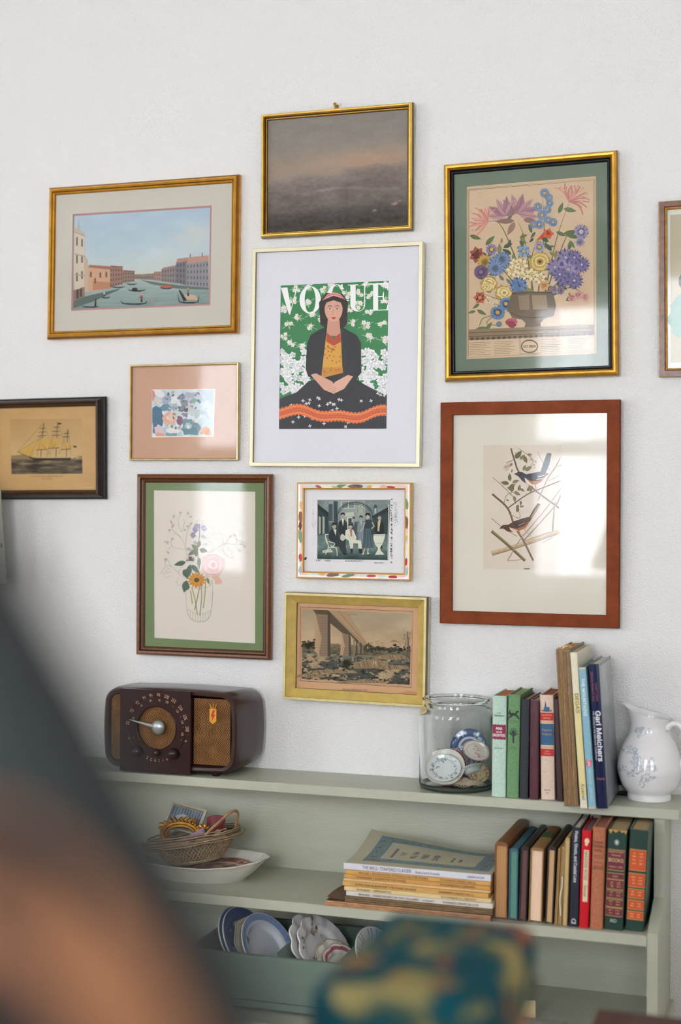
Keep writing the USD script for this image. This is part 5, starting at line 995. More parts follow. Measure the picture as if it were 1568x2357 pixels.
b.words('THE MOUNTAINS', .92, .0060, '#dfe9ea', .077, .3, down=True, bold=True); b.band(.30, .345, '#d44a5e', 'red_label', .15, .85, bulge=.002); b.words('LIFE', .342, .0050, '#f3e6e6', .0115, .34, down=True, bold=True); b.words('NATURE LIBRARY', .275, .0046, '#b8d0d6', .064, .36, down=True); b.band(.985, 1.0, '#c9b893', 'worn_edge', bulge=.002); b.band(0, .012, '#c9b893', 'worn_edge', bulge=.002)
b = Book('glossy navy art book with large white title and a clear jacket', -.3915, -.3705, -.216, ZS1, .2975, .20, -4.0, mat('navy_jacket', '#1b2444', rough=.16, coat=.5), pages('#cfcabf'), group=GT, bulge=.002)
b.words('Gari Melchers', .675, .0098, '#e6e6ea', .104, .42, down=True, bold=True); b.words('His Works in the Belmont Collection', .672, .0040, '#c3c6d2', .100, .14, down=True); b.words('Joseph G. Dreiss', .87, .0040, '#a0505c', .038, .58, down=True); b.words('Edited by Richard S. Reid', .945, .0040, '#a0505c', .060, .2, down=True); b.words('Virginia', .20, .0042, '#b06a78', .016, .5)
jk = glass_mat('clear_jacket', .05, .04)
obj('jacket_cover', B(b.w + .0002, b.w + .0008, .004, .198, .004, .292), mat('jacket_print', '#9aa0a8', rough=.2, coat=.4, var=(18, .3)), b.root, smooth=False, label='grey glossy front of the jacket')
be = thing('bookend', 'round black metal bookend behind the navy book', 'bookend', (-.3665, -.034, ZS1 + .0004))
obj('base', cbox(-.004, .020, -.020, .026, 0, .0016, .0004), mat('black_metal', '#141416', rough=.4, metal=.5), be)
obj('disc', trimesh.creation.cylinder(radius=.028, height=.007, sections=40).apply_transform(RY(90)).apply_translation([.0005, .004, .046]), _mats['black_metal'], be)

GL = 'books on the second shelf'
def top_book(*a_, **k_): return Book(*a_, spine='top', group=GL, **k_)
LY = -.272
top_book('brown leather book lying spine up with tan page edges, beside the music stack', -.5945, -.5675, LY, ZS2, .159, .245, .3, leatherm('#7a4c2a'), pages('#b78a5e'), bulge=.006)
top_book('teal book standing spine up with green-stained page edges', -.5645, -.5465, LY, ZS2, .148, .225, .5, clothm('#3d6472'), pages('#5f8d7e'), bulge=.004)
top_book('black leather book standing spine up with purple-brown page edges', -.5435, -.5275, LY, ZS2, .154, .225, 1.6, leatherm('#221c1c'), pages('#6d4f4c'), bulge=.006)
b = top_book('tan book standing spine up with a green label and cream page edges', -.5225, -.4955, LY - .001, ZS2, .153, .222, 1.3, clothm('#8f6d45'), pages('#e6c6ab'), bulge=.004)
v, f_ = cbox(.0005, b.w - .0005, .10, .155, b.h - .0030, b.h + .0004).vertices, None
obj('spine_label', cbox(.001, b.w - .001, .10, .155, b.h - .0035, b.h + .0004), mat('green_label', '#4a5a32', rough=.6), b.root)
top_book('black leather book standing spine up with straw page edges', -.4885, -.4725, LY - .002, ZS2, .159, .225, 2.0, leatherm('#2a1c18'), pages('#c9a578'), bulge=.006)
for lb, x0, x1, h, c in (('frayed thin tan pamphlet, first of three beside the black book', -.4683, -.4637, .156, '#b3915f'), ('frayed tan pamphlet with a torn white edge, middle of three', -.4613, -.4553, .160, '#b89a6c')):
    b = top_book(lb, x0, x1, LY - .005, ZS2, h, .20, 2.4, clothm(c, .9, .25), pages('#a08050'), board=.001, bulge=.002, over=.001, name='pamphlet', cat='pamphlet')
    if 'torn' in lb:
        z = np.linspace(.02, .1, 14); x = .003 + .0016 * np.sin(z * 90); obj('torn_edge', tube(np.stack([x, np.full(14, -.001), z], 1), .0014, 5), mat('torn_white', '#e6d9bd', rough=.9), b.root)
top_book('taller folded tan booklet against the dark blue book', -.4525, -.4435, LY - .006, ZS2, .180, .20, 1.6, clothm('#b59868', .85, .2), pages('#c3a878'), board=.0012, bulge=.005, over=.001, name='pamphlet', cat='pamphlet')
b = Book('dark blue book with white title lettering reading down its spine', -.4385, -.4215, -.277, ZS2, .201, .145, 1.4, clothm('#232833', .45), pages('#cfc3b6'), group=GL, bulge=.001)
b.words('Pirates, Ghosts, and Coastal Lore', .965, .0062, '#cfd3d8', .104, .34, down=True, bold=True); b.shape(Polygon([(.004, .006), (.013, .006), (.013, .014), (.0085, .0175), (.004, .014)]).difference(Point(.0085, .0115).buffer(.0028)), '#b9bcc2')
b = Book('bright red book with a cream title strip and cameo on its spine', -.4190, -.4000, -.279, ZS2, .197, .15, 1.5, clothm('#c41220', .4, .06), pages('#7c6a66'), group=GL, bulge=.003)
b.band(.27, .80, '#d9c9a6', 'title_strip', .3, .82); b.words('MAGGIE ROSE', .785, .0058, '#4c4438', .058, .4, down=True); b.words('Sawyer', .44, .0056, '#4c4438', .024, .4, down=True); b.shape(affinity.scale(Point(.011, .176).buffer(.0048, 10), 1, 1.15).union(Point(.010, .169).buffer(.003)), '#d9c9a6', 'cameo')
b = Book('terracotta cloth book with dark title lettering', -.3965, -.3715, -.280, ZS2, .2050, .16, 1.3, clothm('#b06e50', .85, .16), pages('#8d5f50'), group=GL, bulge=.004)
b.words('Favorite', .845, .0054, '#4a2b24', .019); b.words('Christmas', .805, .0054, '#4a2b24', .021); b.words('Stories', .765, .0054, '#4a2b24', .016); b.scribble([.72, .70, .655], '#5a352c', .15, .85, .0008)
obj('spine_rules', Mesh().add(B(.002, b.w - .002, -.0004, .0004, .612 * b.h, .616 * b.h)).add(B(.002, b.w - .002, -.0004, .0004, .60 * b.h, .603 * b.h)).add(B(.002, b.w - .002, -.0004, .0004, .59 * b.h, .593 * b.h)), ink('#5a352c'), b.root, smooth=False)
DG = mat('green_leatherette', '#16382e', rough=.38, var=(60, .15))
def digest(label, x0, x1, y, h, lean, lab, gold, bands, words):
    b = Book(label, x0, x1, y, ZS2, h, .165, lean, DG, pages('#a08a66'), group=GL, bulge=.003)
    for a0, a1 in bands:
        b.band(a0 - .006, a1 + .006, gold, 'gilt_edge', .05, .95, thick=.0002); b.band(a0, a1, lab, 'title_label', .06, .94, thick=.00045)
    for w in words: b.words(*w)
    return b
b = digest('green book with maroon title labels and a torn top', -.3700, -.3320, -.273, .200, 2.1, '#6d2230', '#b79a5e', [(.60, .80), (.51, .565), (.41, .50), (.32, .39), (.23, .30), (.14, .215)],
           [("READER'S DIGEST", .775, .0034, '#c9b57e', .030), ('Condensed', .742, .0034, '#c9b57e', .018), ('BOOKS', .682, .0072, '#d9c58e', .029), ('Volume 4 · 1961', .625, .0036, '#c9b57e', .027), ('KATE', .528, .0036, '#c9b57e', .010)])
for zs in ((.475, .455, .433), (.372, .345), (.282, .255), (.195, .165)): b.scribble(list(zs), '#b79a5e', .22, .8, .0012)
st = shapely.union_all([LineString([(.019 - .0045 * math.cos(i * math.pi / 4), .176 - .0055 * math.sin(i * math.pi / 4)), (.019 + .0045 * math.cos(i * math.pi / 4), .176 + .0055 * math.sin(i * math.pi / 4))]).buffer(.0006) for i in range(4)])
b.shape(st, '#cfd0c2', 'star_emblem'); b.words('RD', .075, .0062, '#cfd0c2', .012)
m = Mesh()
for x, w, h in ((.002, .008, .008), (.010, .012, .005), (.024, .010, .004), (.033, .005, .007)): m.add(hull([(x, -.0006, .2), (x + w, -.0006, .2), (x + w * .5, -.0007, .2 - h), (x, .002, .2005), (x + w, .002, .2005)]))
obj('torn_cloth', m, mat('torn_board', '#c39a52', rough=.9), b.root, smooth=False, label='torn straw-coloured edge at the top of the spine')
b = digest('green book with orange title labels, last on the second shelf', -.3275, -.2910, -.268, .2030, 2.2, '#c4511f', '#b79a5e', [(.60, .80), (.435, .565), (.325, .41), (.215, .30), (.115, .19)], [])
for zs in ((.765, .735, .70, .665), (.53, .50, .47), (.385, .355), (.27, .245), (.165, .14)): b.scribble(list(zs), '#d9a86a', .2, .78, .0014)

# ------------------------------------------------------------------ the stack of music
GM = 'music books in the stack'
z = ZS2; r = np.random.RandomState(12)
SPEC = [('ragged old brown music book at the bottom of the stack, sticking out to the left', .012, '#6a4a34', '#b98a62', -.955, -.597, -.293, None),
        ('worn dark brown music book, second from the bottom of the stack', .0135, '#5a4632', '#7a6244', -.912, -.594, -.290, None),
        ('white-spined music book with small grey lettering', .0115, '#cfc8be', '#d4cdc4', -.910, -.594, -.289, ('BRAHMS - PIANO WORKS IN TWO VOLUMES - Volume I', "SCHIRMER'S LIBRARY, Vol. 1728")),
        ('pale straw music book under the orange ones', .0095, '#d9bf86', '#dcc48e', -.914, -.598, -.288, ('SCHUBERT - IMPROMPTUS', "SCHIRMER'S LIBRARY")),
        ('orange music book with the darkest title, fifth from the bottom', .0115, '#cf9c54', '#d09e58', -.918, -.603, -.288, ('SONATINA ALBUM FOR THE PIANO (Kohler)', "SCHIRMER'S LIBRARY, Vol. 51")),
        ('thin cream-edged music book in the middle of the stack', .0055, '#d2aa6c', '#d9b680', -.916, -.600, -.287, None),
        ('orange music book with a split spine, third from the top', .0095, '#c9924a', '#cc964e', -.915, -.600, -.287, ('SCHUMANN - ALBUM FOR THE YOUNG', "SCHIRMER'S LIBRARY")),
        ('orange music book directly under the top one', .010, '#cf9c58', '#d0a05c', -.911, -.600, -.286, ('HELLER - 50 SELECTED STUDIES FOR THE PIANO', "SCHIRMER'S LIBRARY, Vol. 24"))]
PO = {}
for i, (lb, t, c, sc, xa, xb, y, w) in enumerate(SPEC):
    t = t * .93
    q = thing('music_book', lb, 'music book', ((xa + xb) / 2, y, z + .0002), rz=(0, .5, -.3, .4, -.4, .3, -.2, .3)[i], group=GM)
    L = xb - xa; D = .215
    m = cbox(-L / 2, L / 2, 0.0006, D, 0, t, .0006); ve = np.array(m.vertices)
    obj('cover', m, mat('music_cover_' + c[1:], c, rough=.75, var=(60, .22), spec=.2), q, smooth=False)
    s_ = Mesh(); n = 40; xs = np.linspace(-L / 2, L / 2, n); rag = (.0012 if i < 2 else .0004)
    for j in range(3 if i < 2 else 1):
        z0, z1 = t * j / (3 if i < 2 else 1), t * (j + 1) / (3 if i < 2 else 1)
        yy = -.0006 - rag * r.rand(n) * (1 + j % 2)
        v = np.vstack([np.stack([xs, np.full(n, .0006), np.full(n, z0)], 1), np.stack([xs, yy, np.full(n, z0 + .0006) + rag * .5 * r.rand(n)], 1), np.stack([xs, yy, np.full(n, z1 - .0006) - rag * .5 * r.rand(n)], 1), np.stack([xs, np.full(n, .0006), np.full(n, z1)], 1)]); kk = np.arange(n - 1)
        for a0 in (0, n, 2 * n): s_.add((v, np.vstack([np.stack([kk + a0, kk + a0 + 1, kk + a0 + n], 1), np.stack([kk + a0 + 1, kk + a0 + n + 1, kk + a0 + n], 1)])))
    obj('spine', s_, mat('music_spine_' + sc[1:], sc, rough=.8, var=(50, .35 if i < 2 else .12), stretch=(1, 1, 4)), q, smooth=False)
    if w:
        for tx, x0_, wd in ((w[0], -L / 2 + .028, min(.165, .0036 * len(w[0]))), (w[1], L / 2 - .105, .075)):
            obj('lettering', text(tx, min(.0042, t * .42), (x0_, -.0022, t * .3), (1, 0, 0), (0, 0, 1), w=wd, align=0), ink('#5a4634'), q, smooth=False)
    if i == 0:
        nx, ny = 8, 8; uu, vv = np.meshgrid(np.linspace(0, .036, nx), np.linspace(.01, .2, ny), indexing='ij'); zz = t + .0012 + .006 * np.exp(-uu / .012) * np.exp(-((vv - .05) / .07) ** 2)
        k_ = (np.arange(nx - 1)[:, None] * ny + np.arange(ny - 1)).ravel(); v = np.stack([-L / 2 + uu, vv, zz], -1).reshape(-1, 3)
        obj('curled_page', (v, np.vstack([np.stack([k_, k_ + ny, k_ + ny + 1], 1), np.stack([k_, k_ + ny + 1, k_ + 1], 1)])), mat('curled_page', '#7a6250', rough=.9, var=(40, .2)), q, smooth=True)
    z += t + .0003
# the top one, its cover curling up at the far left
q = thing('music_book', 'top music book with a blue-bordered cover and white title spine', 'music book', (-.7575, -.2865, z + .0002), group=GM)
L, D, t = .318, .205, .0135
def curl(x, y): return .030 * np.clip((y - .05) / .155, 0, 1) ** 1.7 * np.exp(-((x + L / 2) / .11) ** 1.0) + .004 * np.clip(y / .2, 0, 1) * np.sin((x + .16) * 18)
nx, ny = 44, 30
def slab(x0, x1, y0, y1, zf0, zf1, nx=nx, ny=ny):
    uu, vv = np.meshgrid(np.linspace(x0, x1, nx), np.linspace(y0, y1, ny), indexing='ij'); a0 = np.stack([uu, vv, zf0(uu, vv)], -1).reshape(-1, 3); b0 = np.stack([uu, vv, zf1(uu, vv)], -1).reshape(-1, 3)
    k_ = (np.arange(nx - 1)[:, None] * ny + np.arange(ny - 1)).ravel(); N = nx * ny; f = [np.stack([k_, k_ + ny + 1, k_ + ny], 1), np.stack([k_, k_ + 1, k_ + ny + 1], 1), N + np.stack([k_, k_ + ny, k_ + ny + 1], 1), N + np.stack([k_, k_ + ny + 1, k_ + 1], 1)]
    for e in (np.arange(ny), (nx - 1) * ny + np.arange(ny)[::-1], (np.arange(nx) * ny)[::-1], np.arange(nx) * ny + ny - 1):
        f += [np.stack([e[:-1], e[1:], e[1:] + N], 1)[:, ::-1], np.stack([e[:-1], e[1:] + N, e[:-1] + N], 1)[:, ::-1]]
    return np.vstack([a0, b0]), np.vstack(f)
obj('pages', slab(-L / 2 + .002, L / 2 - .002, .001, D - .001, lambda x, y: 0 * x + curl(x, y) * .25, lambda x, y: t - .0016 + curl(x, y) * .8), pages('#c9bfa8'), q, smooth=False)
obj('cover', slab(-L / 2, L / 2, 0, D, lambda x, y: t - .0012 + curl(x, y), lambda x, y: t + curl(x, y)), mat('ivory_cover', '#b9b49c', rough=.6, var=(20, .06)), q, smooth=35)
obj('spine', cbox(-L / 2, L / 2, -.0012, .0012, .0002, t, .0005), mat('white_spine', '#d3d2da', rough=.5, var=(40, .06)), q)
obj('spine_lettering', Mesh().add(text('THE WELL-TEMPERED CLAVIER', .0068, (-L / 2 + .042, -.0014, t * .28), (1, 0, 0), (0, 0, 1), w=.106, align=0)).add(text('Books I and II Complete', .0046, (-L / 2 + .158, -.0014, t * .28), (1, 0, 0), (0, 0, 1), w=.052, align=0)).add(text('LONDON EDITION', .0042, (L / 2 - .05, -.0014, t * .3), (1, 0, 0), (0, 0, 1), w=.036, align=0)), ink('#45455e'), q, smooth=False)
def on_cover(v): v = np.array(v, float); v[:, 2] += t + .0002 + curl(v[:, 0], v[:, 1]); return v
rg = sbox(-.128, .028, .148, .188).difference(sbox(-.096, .056, .112, .162)); P_ = []
for gx in np.arange(-.13, .15, .012):
    for gy in np.arange(.026, .19, .012):
        g = rg.intersection(sbox(gx, gy, gx + .012, gy + .012))
        if g.area > 0: P_.append(g)
m = Mesh()
for g in P_:
    for h_ in getattr(g, 'geoms', [g]):
        if h_.area > 0: v, f_ = trimesh.creation.triangulate_polygon(h_, engine='earcut'); m.add((on_cover(np.column_stack([v, np.zeros(len(v))])), f_))
obj('cover_border', m, mat('border_blue', '#7d9aa0', rough=.6, var=(70, .5), color2='#6a7f84'), q, smooth=False)
m = Mesh(); rr = np.random.RandomState(6)
for cx, cy, s_ in [(-.112 + .0 * i, .04 + .03 * i, .008) for i in range(5)] + [(-.1 + .03 * i, .176, .007) for i in range(8)] + [(.13, .04 + .03 * i, .008) for i in range(5)] + [(-.1 + .03 * i, .042, .006) for i in range(8)]:
    for j in range(5):
        a0 = rr.rand() * 6.28; x, y = cx + s_ * .7 * math.cos(a0), cy + s_ * .6 * math.sin(a0); e = np.linspace(0, 6.28, 8)[:-1]; rad = s_ * rr.uniform(.25, .5)
        v = np.stack([x + rad * np.cos(e), y + rad * .7 * np.sin(e), np.full(7, .0001 + .00003 * j)], 1); m.add((on_cover(v), np.array([[0, i, i + 1] for i in range(1, 6)])), ('#8a5a3c', '#c3a04e', '#6a4a40', '#b8844a')[j % 4])
obj('cover_ornament', m, mat('ornament', attr=True, rough=.6), q, smooth=False)
m = Mesh()
for tx, x, hh, wd in (('Johann Sebastian Bach', -.072, .007, .060), ('THE', -.048, .011, .022), ('WELL-TEM', -.024, .012, .044), ('PERED', .0, .012, .034), ('CLAVIER', .024, .012, .042), ('Books I and II', .058, .006, .036), ('Complete', .074, .006, .024)):
    v, f_ = text(tx, hh, (x, .10, 0), (0, 1, 0), (-1, 0, 0), w=wd); m.add((on_cover(v), f_))
obj('cover_lettering', m, ink('#5a5a5a'), q, smooth=False)
# ------------------------------------------------------------------ the radio
BAK = mat('brown_plastic', '#2c1517', rough=.22, coat=.3, var=(8, .12), spec=.35); BAKT = mat('brown_plastic_case', '#37211f', rough=.26, coat=.5)
rx, ry_, rz = -1.386, -.155, ZS1
rd = thing('radio', 'old brown plastic table radio with round dial and woven brass grilles', 'radio', (rx, ry_, rz))
def rring(hw, z0, z1, rad, bul, y, n=10):
    p = []; hz = (z1 - z0) / 2; zc = (z0 + z1) / 2
    for cx, cz, a0 in ((hw - rad, z1 - rad, 0), (-hw + rad, z1 - rad, 90), (-hw + rad, z0 + rad, 180), (hw - rad, z0 + rad, 270)):
        for i in range(n + 1): t = math.radians(a0 + 90 * i / n); p.append((cx + rad * math.cos(t), cz + rad * math.sin(t)))
    out = []
    for i, (x, z) in enumerate(p):
        x2, z2 = p[(i + 1) % len(p)]
        for u in np.linspace(0, 1, 6, endpoint=False) if math.hypot(x2 - x, z2 - z) > .03 else [0]:
            X, Z = x + (x2 - x) * u, z + (z2 - z) * u; q = ((Z - zc) / hz); w = (X / hw); out.append((X + np.sign(X) * bul * (1 - q * q) * min(1, abs(w) ** 3), y, Z + np.sign(Z - zc) * .004 * (1 - w * w) * min(1, abs(q) ** 3)))
    return np.array(out)
rings = [rring(.148, .026, .178, .018, .004, .011), rring(.152, .022, .182, .022, .005, .0), rring(.158, .016, .188, .026, .006, -.0005), rring(.162, .011, .192, .028, .007, .004), rring(.166, .010, .194, .028, .008, .03), rring(.172, .012, .193, .03, .009, .09), rring(.174, .016, .190, .03, .009, .138), rring(.170, .020, .186, .03, .009, .143)]
n = len(rings[0]); v = np.vstack(rings); F_ = []
for i in range(len(rings) - 1):
    k_ = np.arange(n); j = (k_ + 1) % n; F_ += [np.stack([i * n + k_, i * n + j, (i + 1) * n + j], 1), np.stack([i * n + k_, (i + 1) * n + j, (i + 1) * n + k_], 1)]
last = (len(rings) - 1) * n; v = np.vstack([v, v[last:].mean(0)]); k_ = np.arange(n); F_.append(np.stack([last + k_, last + (k_ + 1) % n, np.full(n, len(v) - 1)], 1))
tm = trimesh.Trimesh(v, np.vstack(F_), process=False)
obj('case', (v, np.vstack(F_)[:, ::-1]), BAKT, rd, smooth=40)
# grilles: woven brass strips before a dark cloth
GRB, GRS = mat('grille_cloth', '#1c110a', rough=.95), mat('grille_brass', '#a8763e', rough=.4, metal=.3, var=(30, .45))
def grille(poly, y, name):
    x0, z0, x1, z1 = poly.bounds
    g = extrude(poly, .001); vv = np.array(g.vertices); gp = obj(name, (np.stack([vv[:, 0], y + .004 - vv[:, 2], vv[:, 1]], 1), g.faces), GRB, rd, smooth=False)
    m = Mesh(); H_ = z1 - z0; W_ = x1 - x0
    for sgn in (1, -1):
        for c in np.arange(-H_ * 1.7, W_ + H_ * 1.7, .0058):
            a0, b0 = (x0 + c, z0), (x0 + c + sgn * H_ * 1.68, z1)
            if sgn < 0: a0, b0 = (x0 + c, z0), (x0 + c - H_ * 1.68, z1)
            L = LineString([a0, b0]).intersection(poly)
            for q in getattr(L, 'geoms', [L]):
                if q.is_empty or q.length < .003: continue
                (ax, az), (bx, bz) = q.coords[0], q.coords[-1]; d = np.array([bx - ax, bz - az]); d /= np.hypot(*d); nn = np.array([-d[1], d[0]]) * .00032; yy = y - .0006 * (1 if sgn > 0 else .3)
                vv = [(ax + s_ * nn[0], yy + dy, az + s_ * nn[1]) for s_ in (-1, 1) for dy in (0, .0012)] + [(bx + s_ * nn[0], yy + dy, bz + s_ * nn[1]) for s_ in (-1, 1) for dy in (0, .0012)]
                m.add((np.array(vv), np.array([[0, 2, 6], [0, 6, 4], [0, 4, 5], [0, 5, 1], [2, 3, 7], [2, 7, 6]])))
    obj('lattice', m, GRS, gp, smooth=False, kind='stuff', label='woven brass lattice')
grille(sbox(.060, .026, .151, .178), .006, 'grille'); grille(sbox(-.151, .026, -.122, .178), .006, 'grille')
obj('grille_slot', B(.091, .108, .0078, .0089, .052, .112), mat('slot_black', '#090605', rough=.9), rd, smooth=False, label='dark slot seen through the right grille')
# dial panel
px0, px1, pz0, pz1 = -.1215, .0575, .003, .194
C_ = at_y(360, 1676, ry_ - .008) - [rx, ry_, rz]; cx, cz = C_[0], C_[2]
hole = Point(cx, cz).buffer(.0500, 32)
pn = extrude(sbox(px0, pz0, px1, pz1).buffer(-.003).buffer(.003, 4).difference(hole), .018); vv = np.array(pn.vertices)
obj('dial_panel', (np.stack([vv[:, 0], .010 - vv[:, 2], vv[:, 1]], 1), pn.faces), BAK, rd, smooth=30)
grille(Point(cx, cz).buffer(.0500, 24), .0015, 'grille')
a_ = np.linspace(0, 2 * np.pi, 49)
obj('dial_ring', Mesh().add(tube(np.stack([cx + .0735 * np.cos(a_), np.full(49, -.0078), cz + .0735 * np.sin(a_)], 1), .0011, 6, cap=False)).add(tube(np.stack([cx + .0505 * np.cos(a_), np.full(49, -.0078), cz + .0505 * np.sin(a_)], 1), .0016, 6, cap=False)), BAK, rd, smooth=40)
m = Mesh()
def dial(t, x, y, h):
    P = at_y(230 + x / 3.8244, 1550 + y / 3.8244, ry_ - .008) - [rx, ry_, rz]; d = np.array([P[0] - cx, P[2] - cz]); d /= np.hypot(*d); up = (d[0], 0, d[1]); ri = (d[1], 0, -d[0])
    m.add(text(t, h, np.array([P[0], -.0082, P[2]]) - np.array(up) * h / 2, ri, up, w=h * .62 * len(t) * .78))
for t, x, y in (('88', 245, 435), ('90', 282, 327), ('92', 332, 258), ('94', 392, 215), ('96', 450, 195), ('98', 516, 190), ('100', 588, 205), ('102', 650, 240), ('104', 712, 305), ('106', 752, 385), ('108', 770, 490)): dial(t, x, y, .0082)
for t, x, y in (('55', 295, 395), ('70', 366, 285), ('80', 446, 240), ('90', 524, 236), ('100', 592, 252), ('120', 683, 333), ('140', 727, 430), ('160', 728, 535)): dial(t, x, y, .0052)
for t, x, y in (('FM', 257, 570), ('FM', 757, 595)): dial(t, x, y, .0045)
for x, y in ((645, 290), (711, 380), (732, 474), (716, 585), (294, 563)):
    P = at_y(230 + x / 3.8244, 1550 + y / 3.8244, ry_ - .008) - [rx, ry_, rz]; m.add(trimesh.creation.icosphere(1, .0009).apply_translation([P[0], -.008, P[2]]))
for t, x, y in (('Z', 418, 742), ('E', 452, 757), ('N', 487, 765), ('I', 523, 768), ('T', 556, 765), ('H', 590, 756)):
    P = at_y(230 + x / 3.8244, 1550 + y / 3.8244, ry_ - .008) - [rx, ry_, rz]; d = np.array([P[0] - cx, P[2] - cz]); d /= np.hypot(*d); up = np.array((-d[0], 0, -d[1])); m.add(text(t, .0062, np.array([P[0], -.0082, P[2]]) - up * .003, (-d[1], 0, d[0]), up, w=None if t == 'I' else .0042))
obj('dial_lettering', m, ink('#c9a478'), rd, smooth=False)
HUB = mat('pewter', '#a3abab', rough=.3, metal=.6)
P = at_y(230 + 510 / 3.8244, 1550 + 475 / 3.8244, ry_ - .014) - [rx, ry_, rz]
hub = trimesh.creation.icosphere(3, .0165); hub.vertices[:, 1] *= .6; hub.apply_translation([P[0], -.012, P[2]])
obj('spindle', tube([(P[0], .003, P[2]), (P[0], -.012, P[2])], .004, 10), HUB, rd)
pt = obj('pointer', hub, HUB, rd, smooth=True)
E_ = at_y(230 + 255 / 3.8244, 1550 + 408 / 3.8244, ry_ - .018) - [rx, ry_, rz]
obj('needle', tube([(P[0], -.014, P[2]), (P[0] * .6 + E_[0] * .4, -.016, P[2] * .6 + E_[2] * .4), (E_[0], -.0155, E_[2])], [.0062, .0038, .0008], 10), HUB, pt)
def knob(x, y, r_, l):
    P = at_y(230 + x / 3.8244, 1550 + y / 3.8244, ry_ - .012) - [rx, ry_, rz]
    kn = obj('knob', lathe([(0, 0), (r_ * .8, 0), (r_, .003), (r_ * .96, l * .55), (r_ * .8, l * .75), (r_ * .72, l * .8), (0, l * 1.25)], 28).apply_transform(RX(90)).apply_translation([P[0] + .003, -.0075, P[2] + .002]), BAK, rd, smooth=35)
    m = Mesh()
    for i in range(18): t = i * math.pi / 9; m.add(tube([(P[0] + .003 + r_ * .98 * math.cos(t), -.011, P[2] + .002 + r_ * .98 * math.sin(t)), (P[0] + .003 + r_ * .93 * math.cos(t), -.0075 - l * .6, P[2] + .002 + r_ * .93 * math.sin(t))], .0008, 4))
    obj('knob_ribs', m, BAK, kn, smooth=False)
knob(318, 695, .0135, .018); knob(489, 705, .009, .014); knob(636, 715, .0135, .018)
bd = Mesh(); P0 = at_y(230 + 998 / 3.8244, 1550 + 375 / 3.8244, ry_ + .005) - [rx, ry_, rz]
def plate_xz(poly, y0, y1): g = extrude(poly, abs(y1 - y0)); q_ = np.array(g.vertices); return np.stack([q_[:, 0], max(y0, y1) - q_[:, 2], q_[:, 1]], 1), g.faces
sh = Polygon([(-.0085, .016), (.0085, .016), (.0085, -.012), (.0, -.0185), (-.0085, -.012)])
bdg = obj('badge', Mesh().add(plate_xz(affinity.translate(sh, P0[0], P0[2]), .0055, .003)), mat('badge_gold', '#d99a32', rough=.3, metal=.4), rd, smooth=False, label='gold shield badge with a three-point crown')
m = Mesh()
for i in (-1, 0, 1): m.add(tube([(P0[0] + i * .004, .004, P0[2] + .016), (P0[0] + i * .0085, .004, P0[2] + .027)], [.0017, .0009], 6)); m.add(trimesh.creation.icosphere(1, .0014).apply_translation([P0[0] + i * .0085, .004, P0[2] + .0275]))
obj('crown', m, _mats['badge_gold'], bdg)
obj('badge_mark', Mesh().add(plate_xz(affinity.translate(Polygon([(.0, .014), (.006, .014), (.002, .004), (.006, .003), (-.004, -.013), (-.001, -.002), (-.0055, -.001)]), P0[0], P0[2]), .0032, .0027)), ink('#b8322c'), bdg, smooth=False)
for x, y in ((.112, .012), (-.112, .012), (.112, .11), (-.112, .11)): obj('foot', hull([(x - .012, y - .010, .0145), (x + .012, y - .010, .0145), (x - .012, y + .014, .0145), (x + .012, y + .014, .0145), (x - .004, y - .004, .0003), (x + .006, y - .004, .0003), (x - .004, y + .006, .0003), (x + .006, y + .006, .0003)]), BAK, rd)

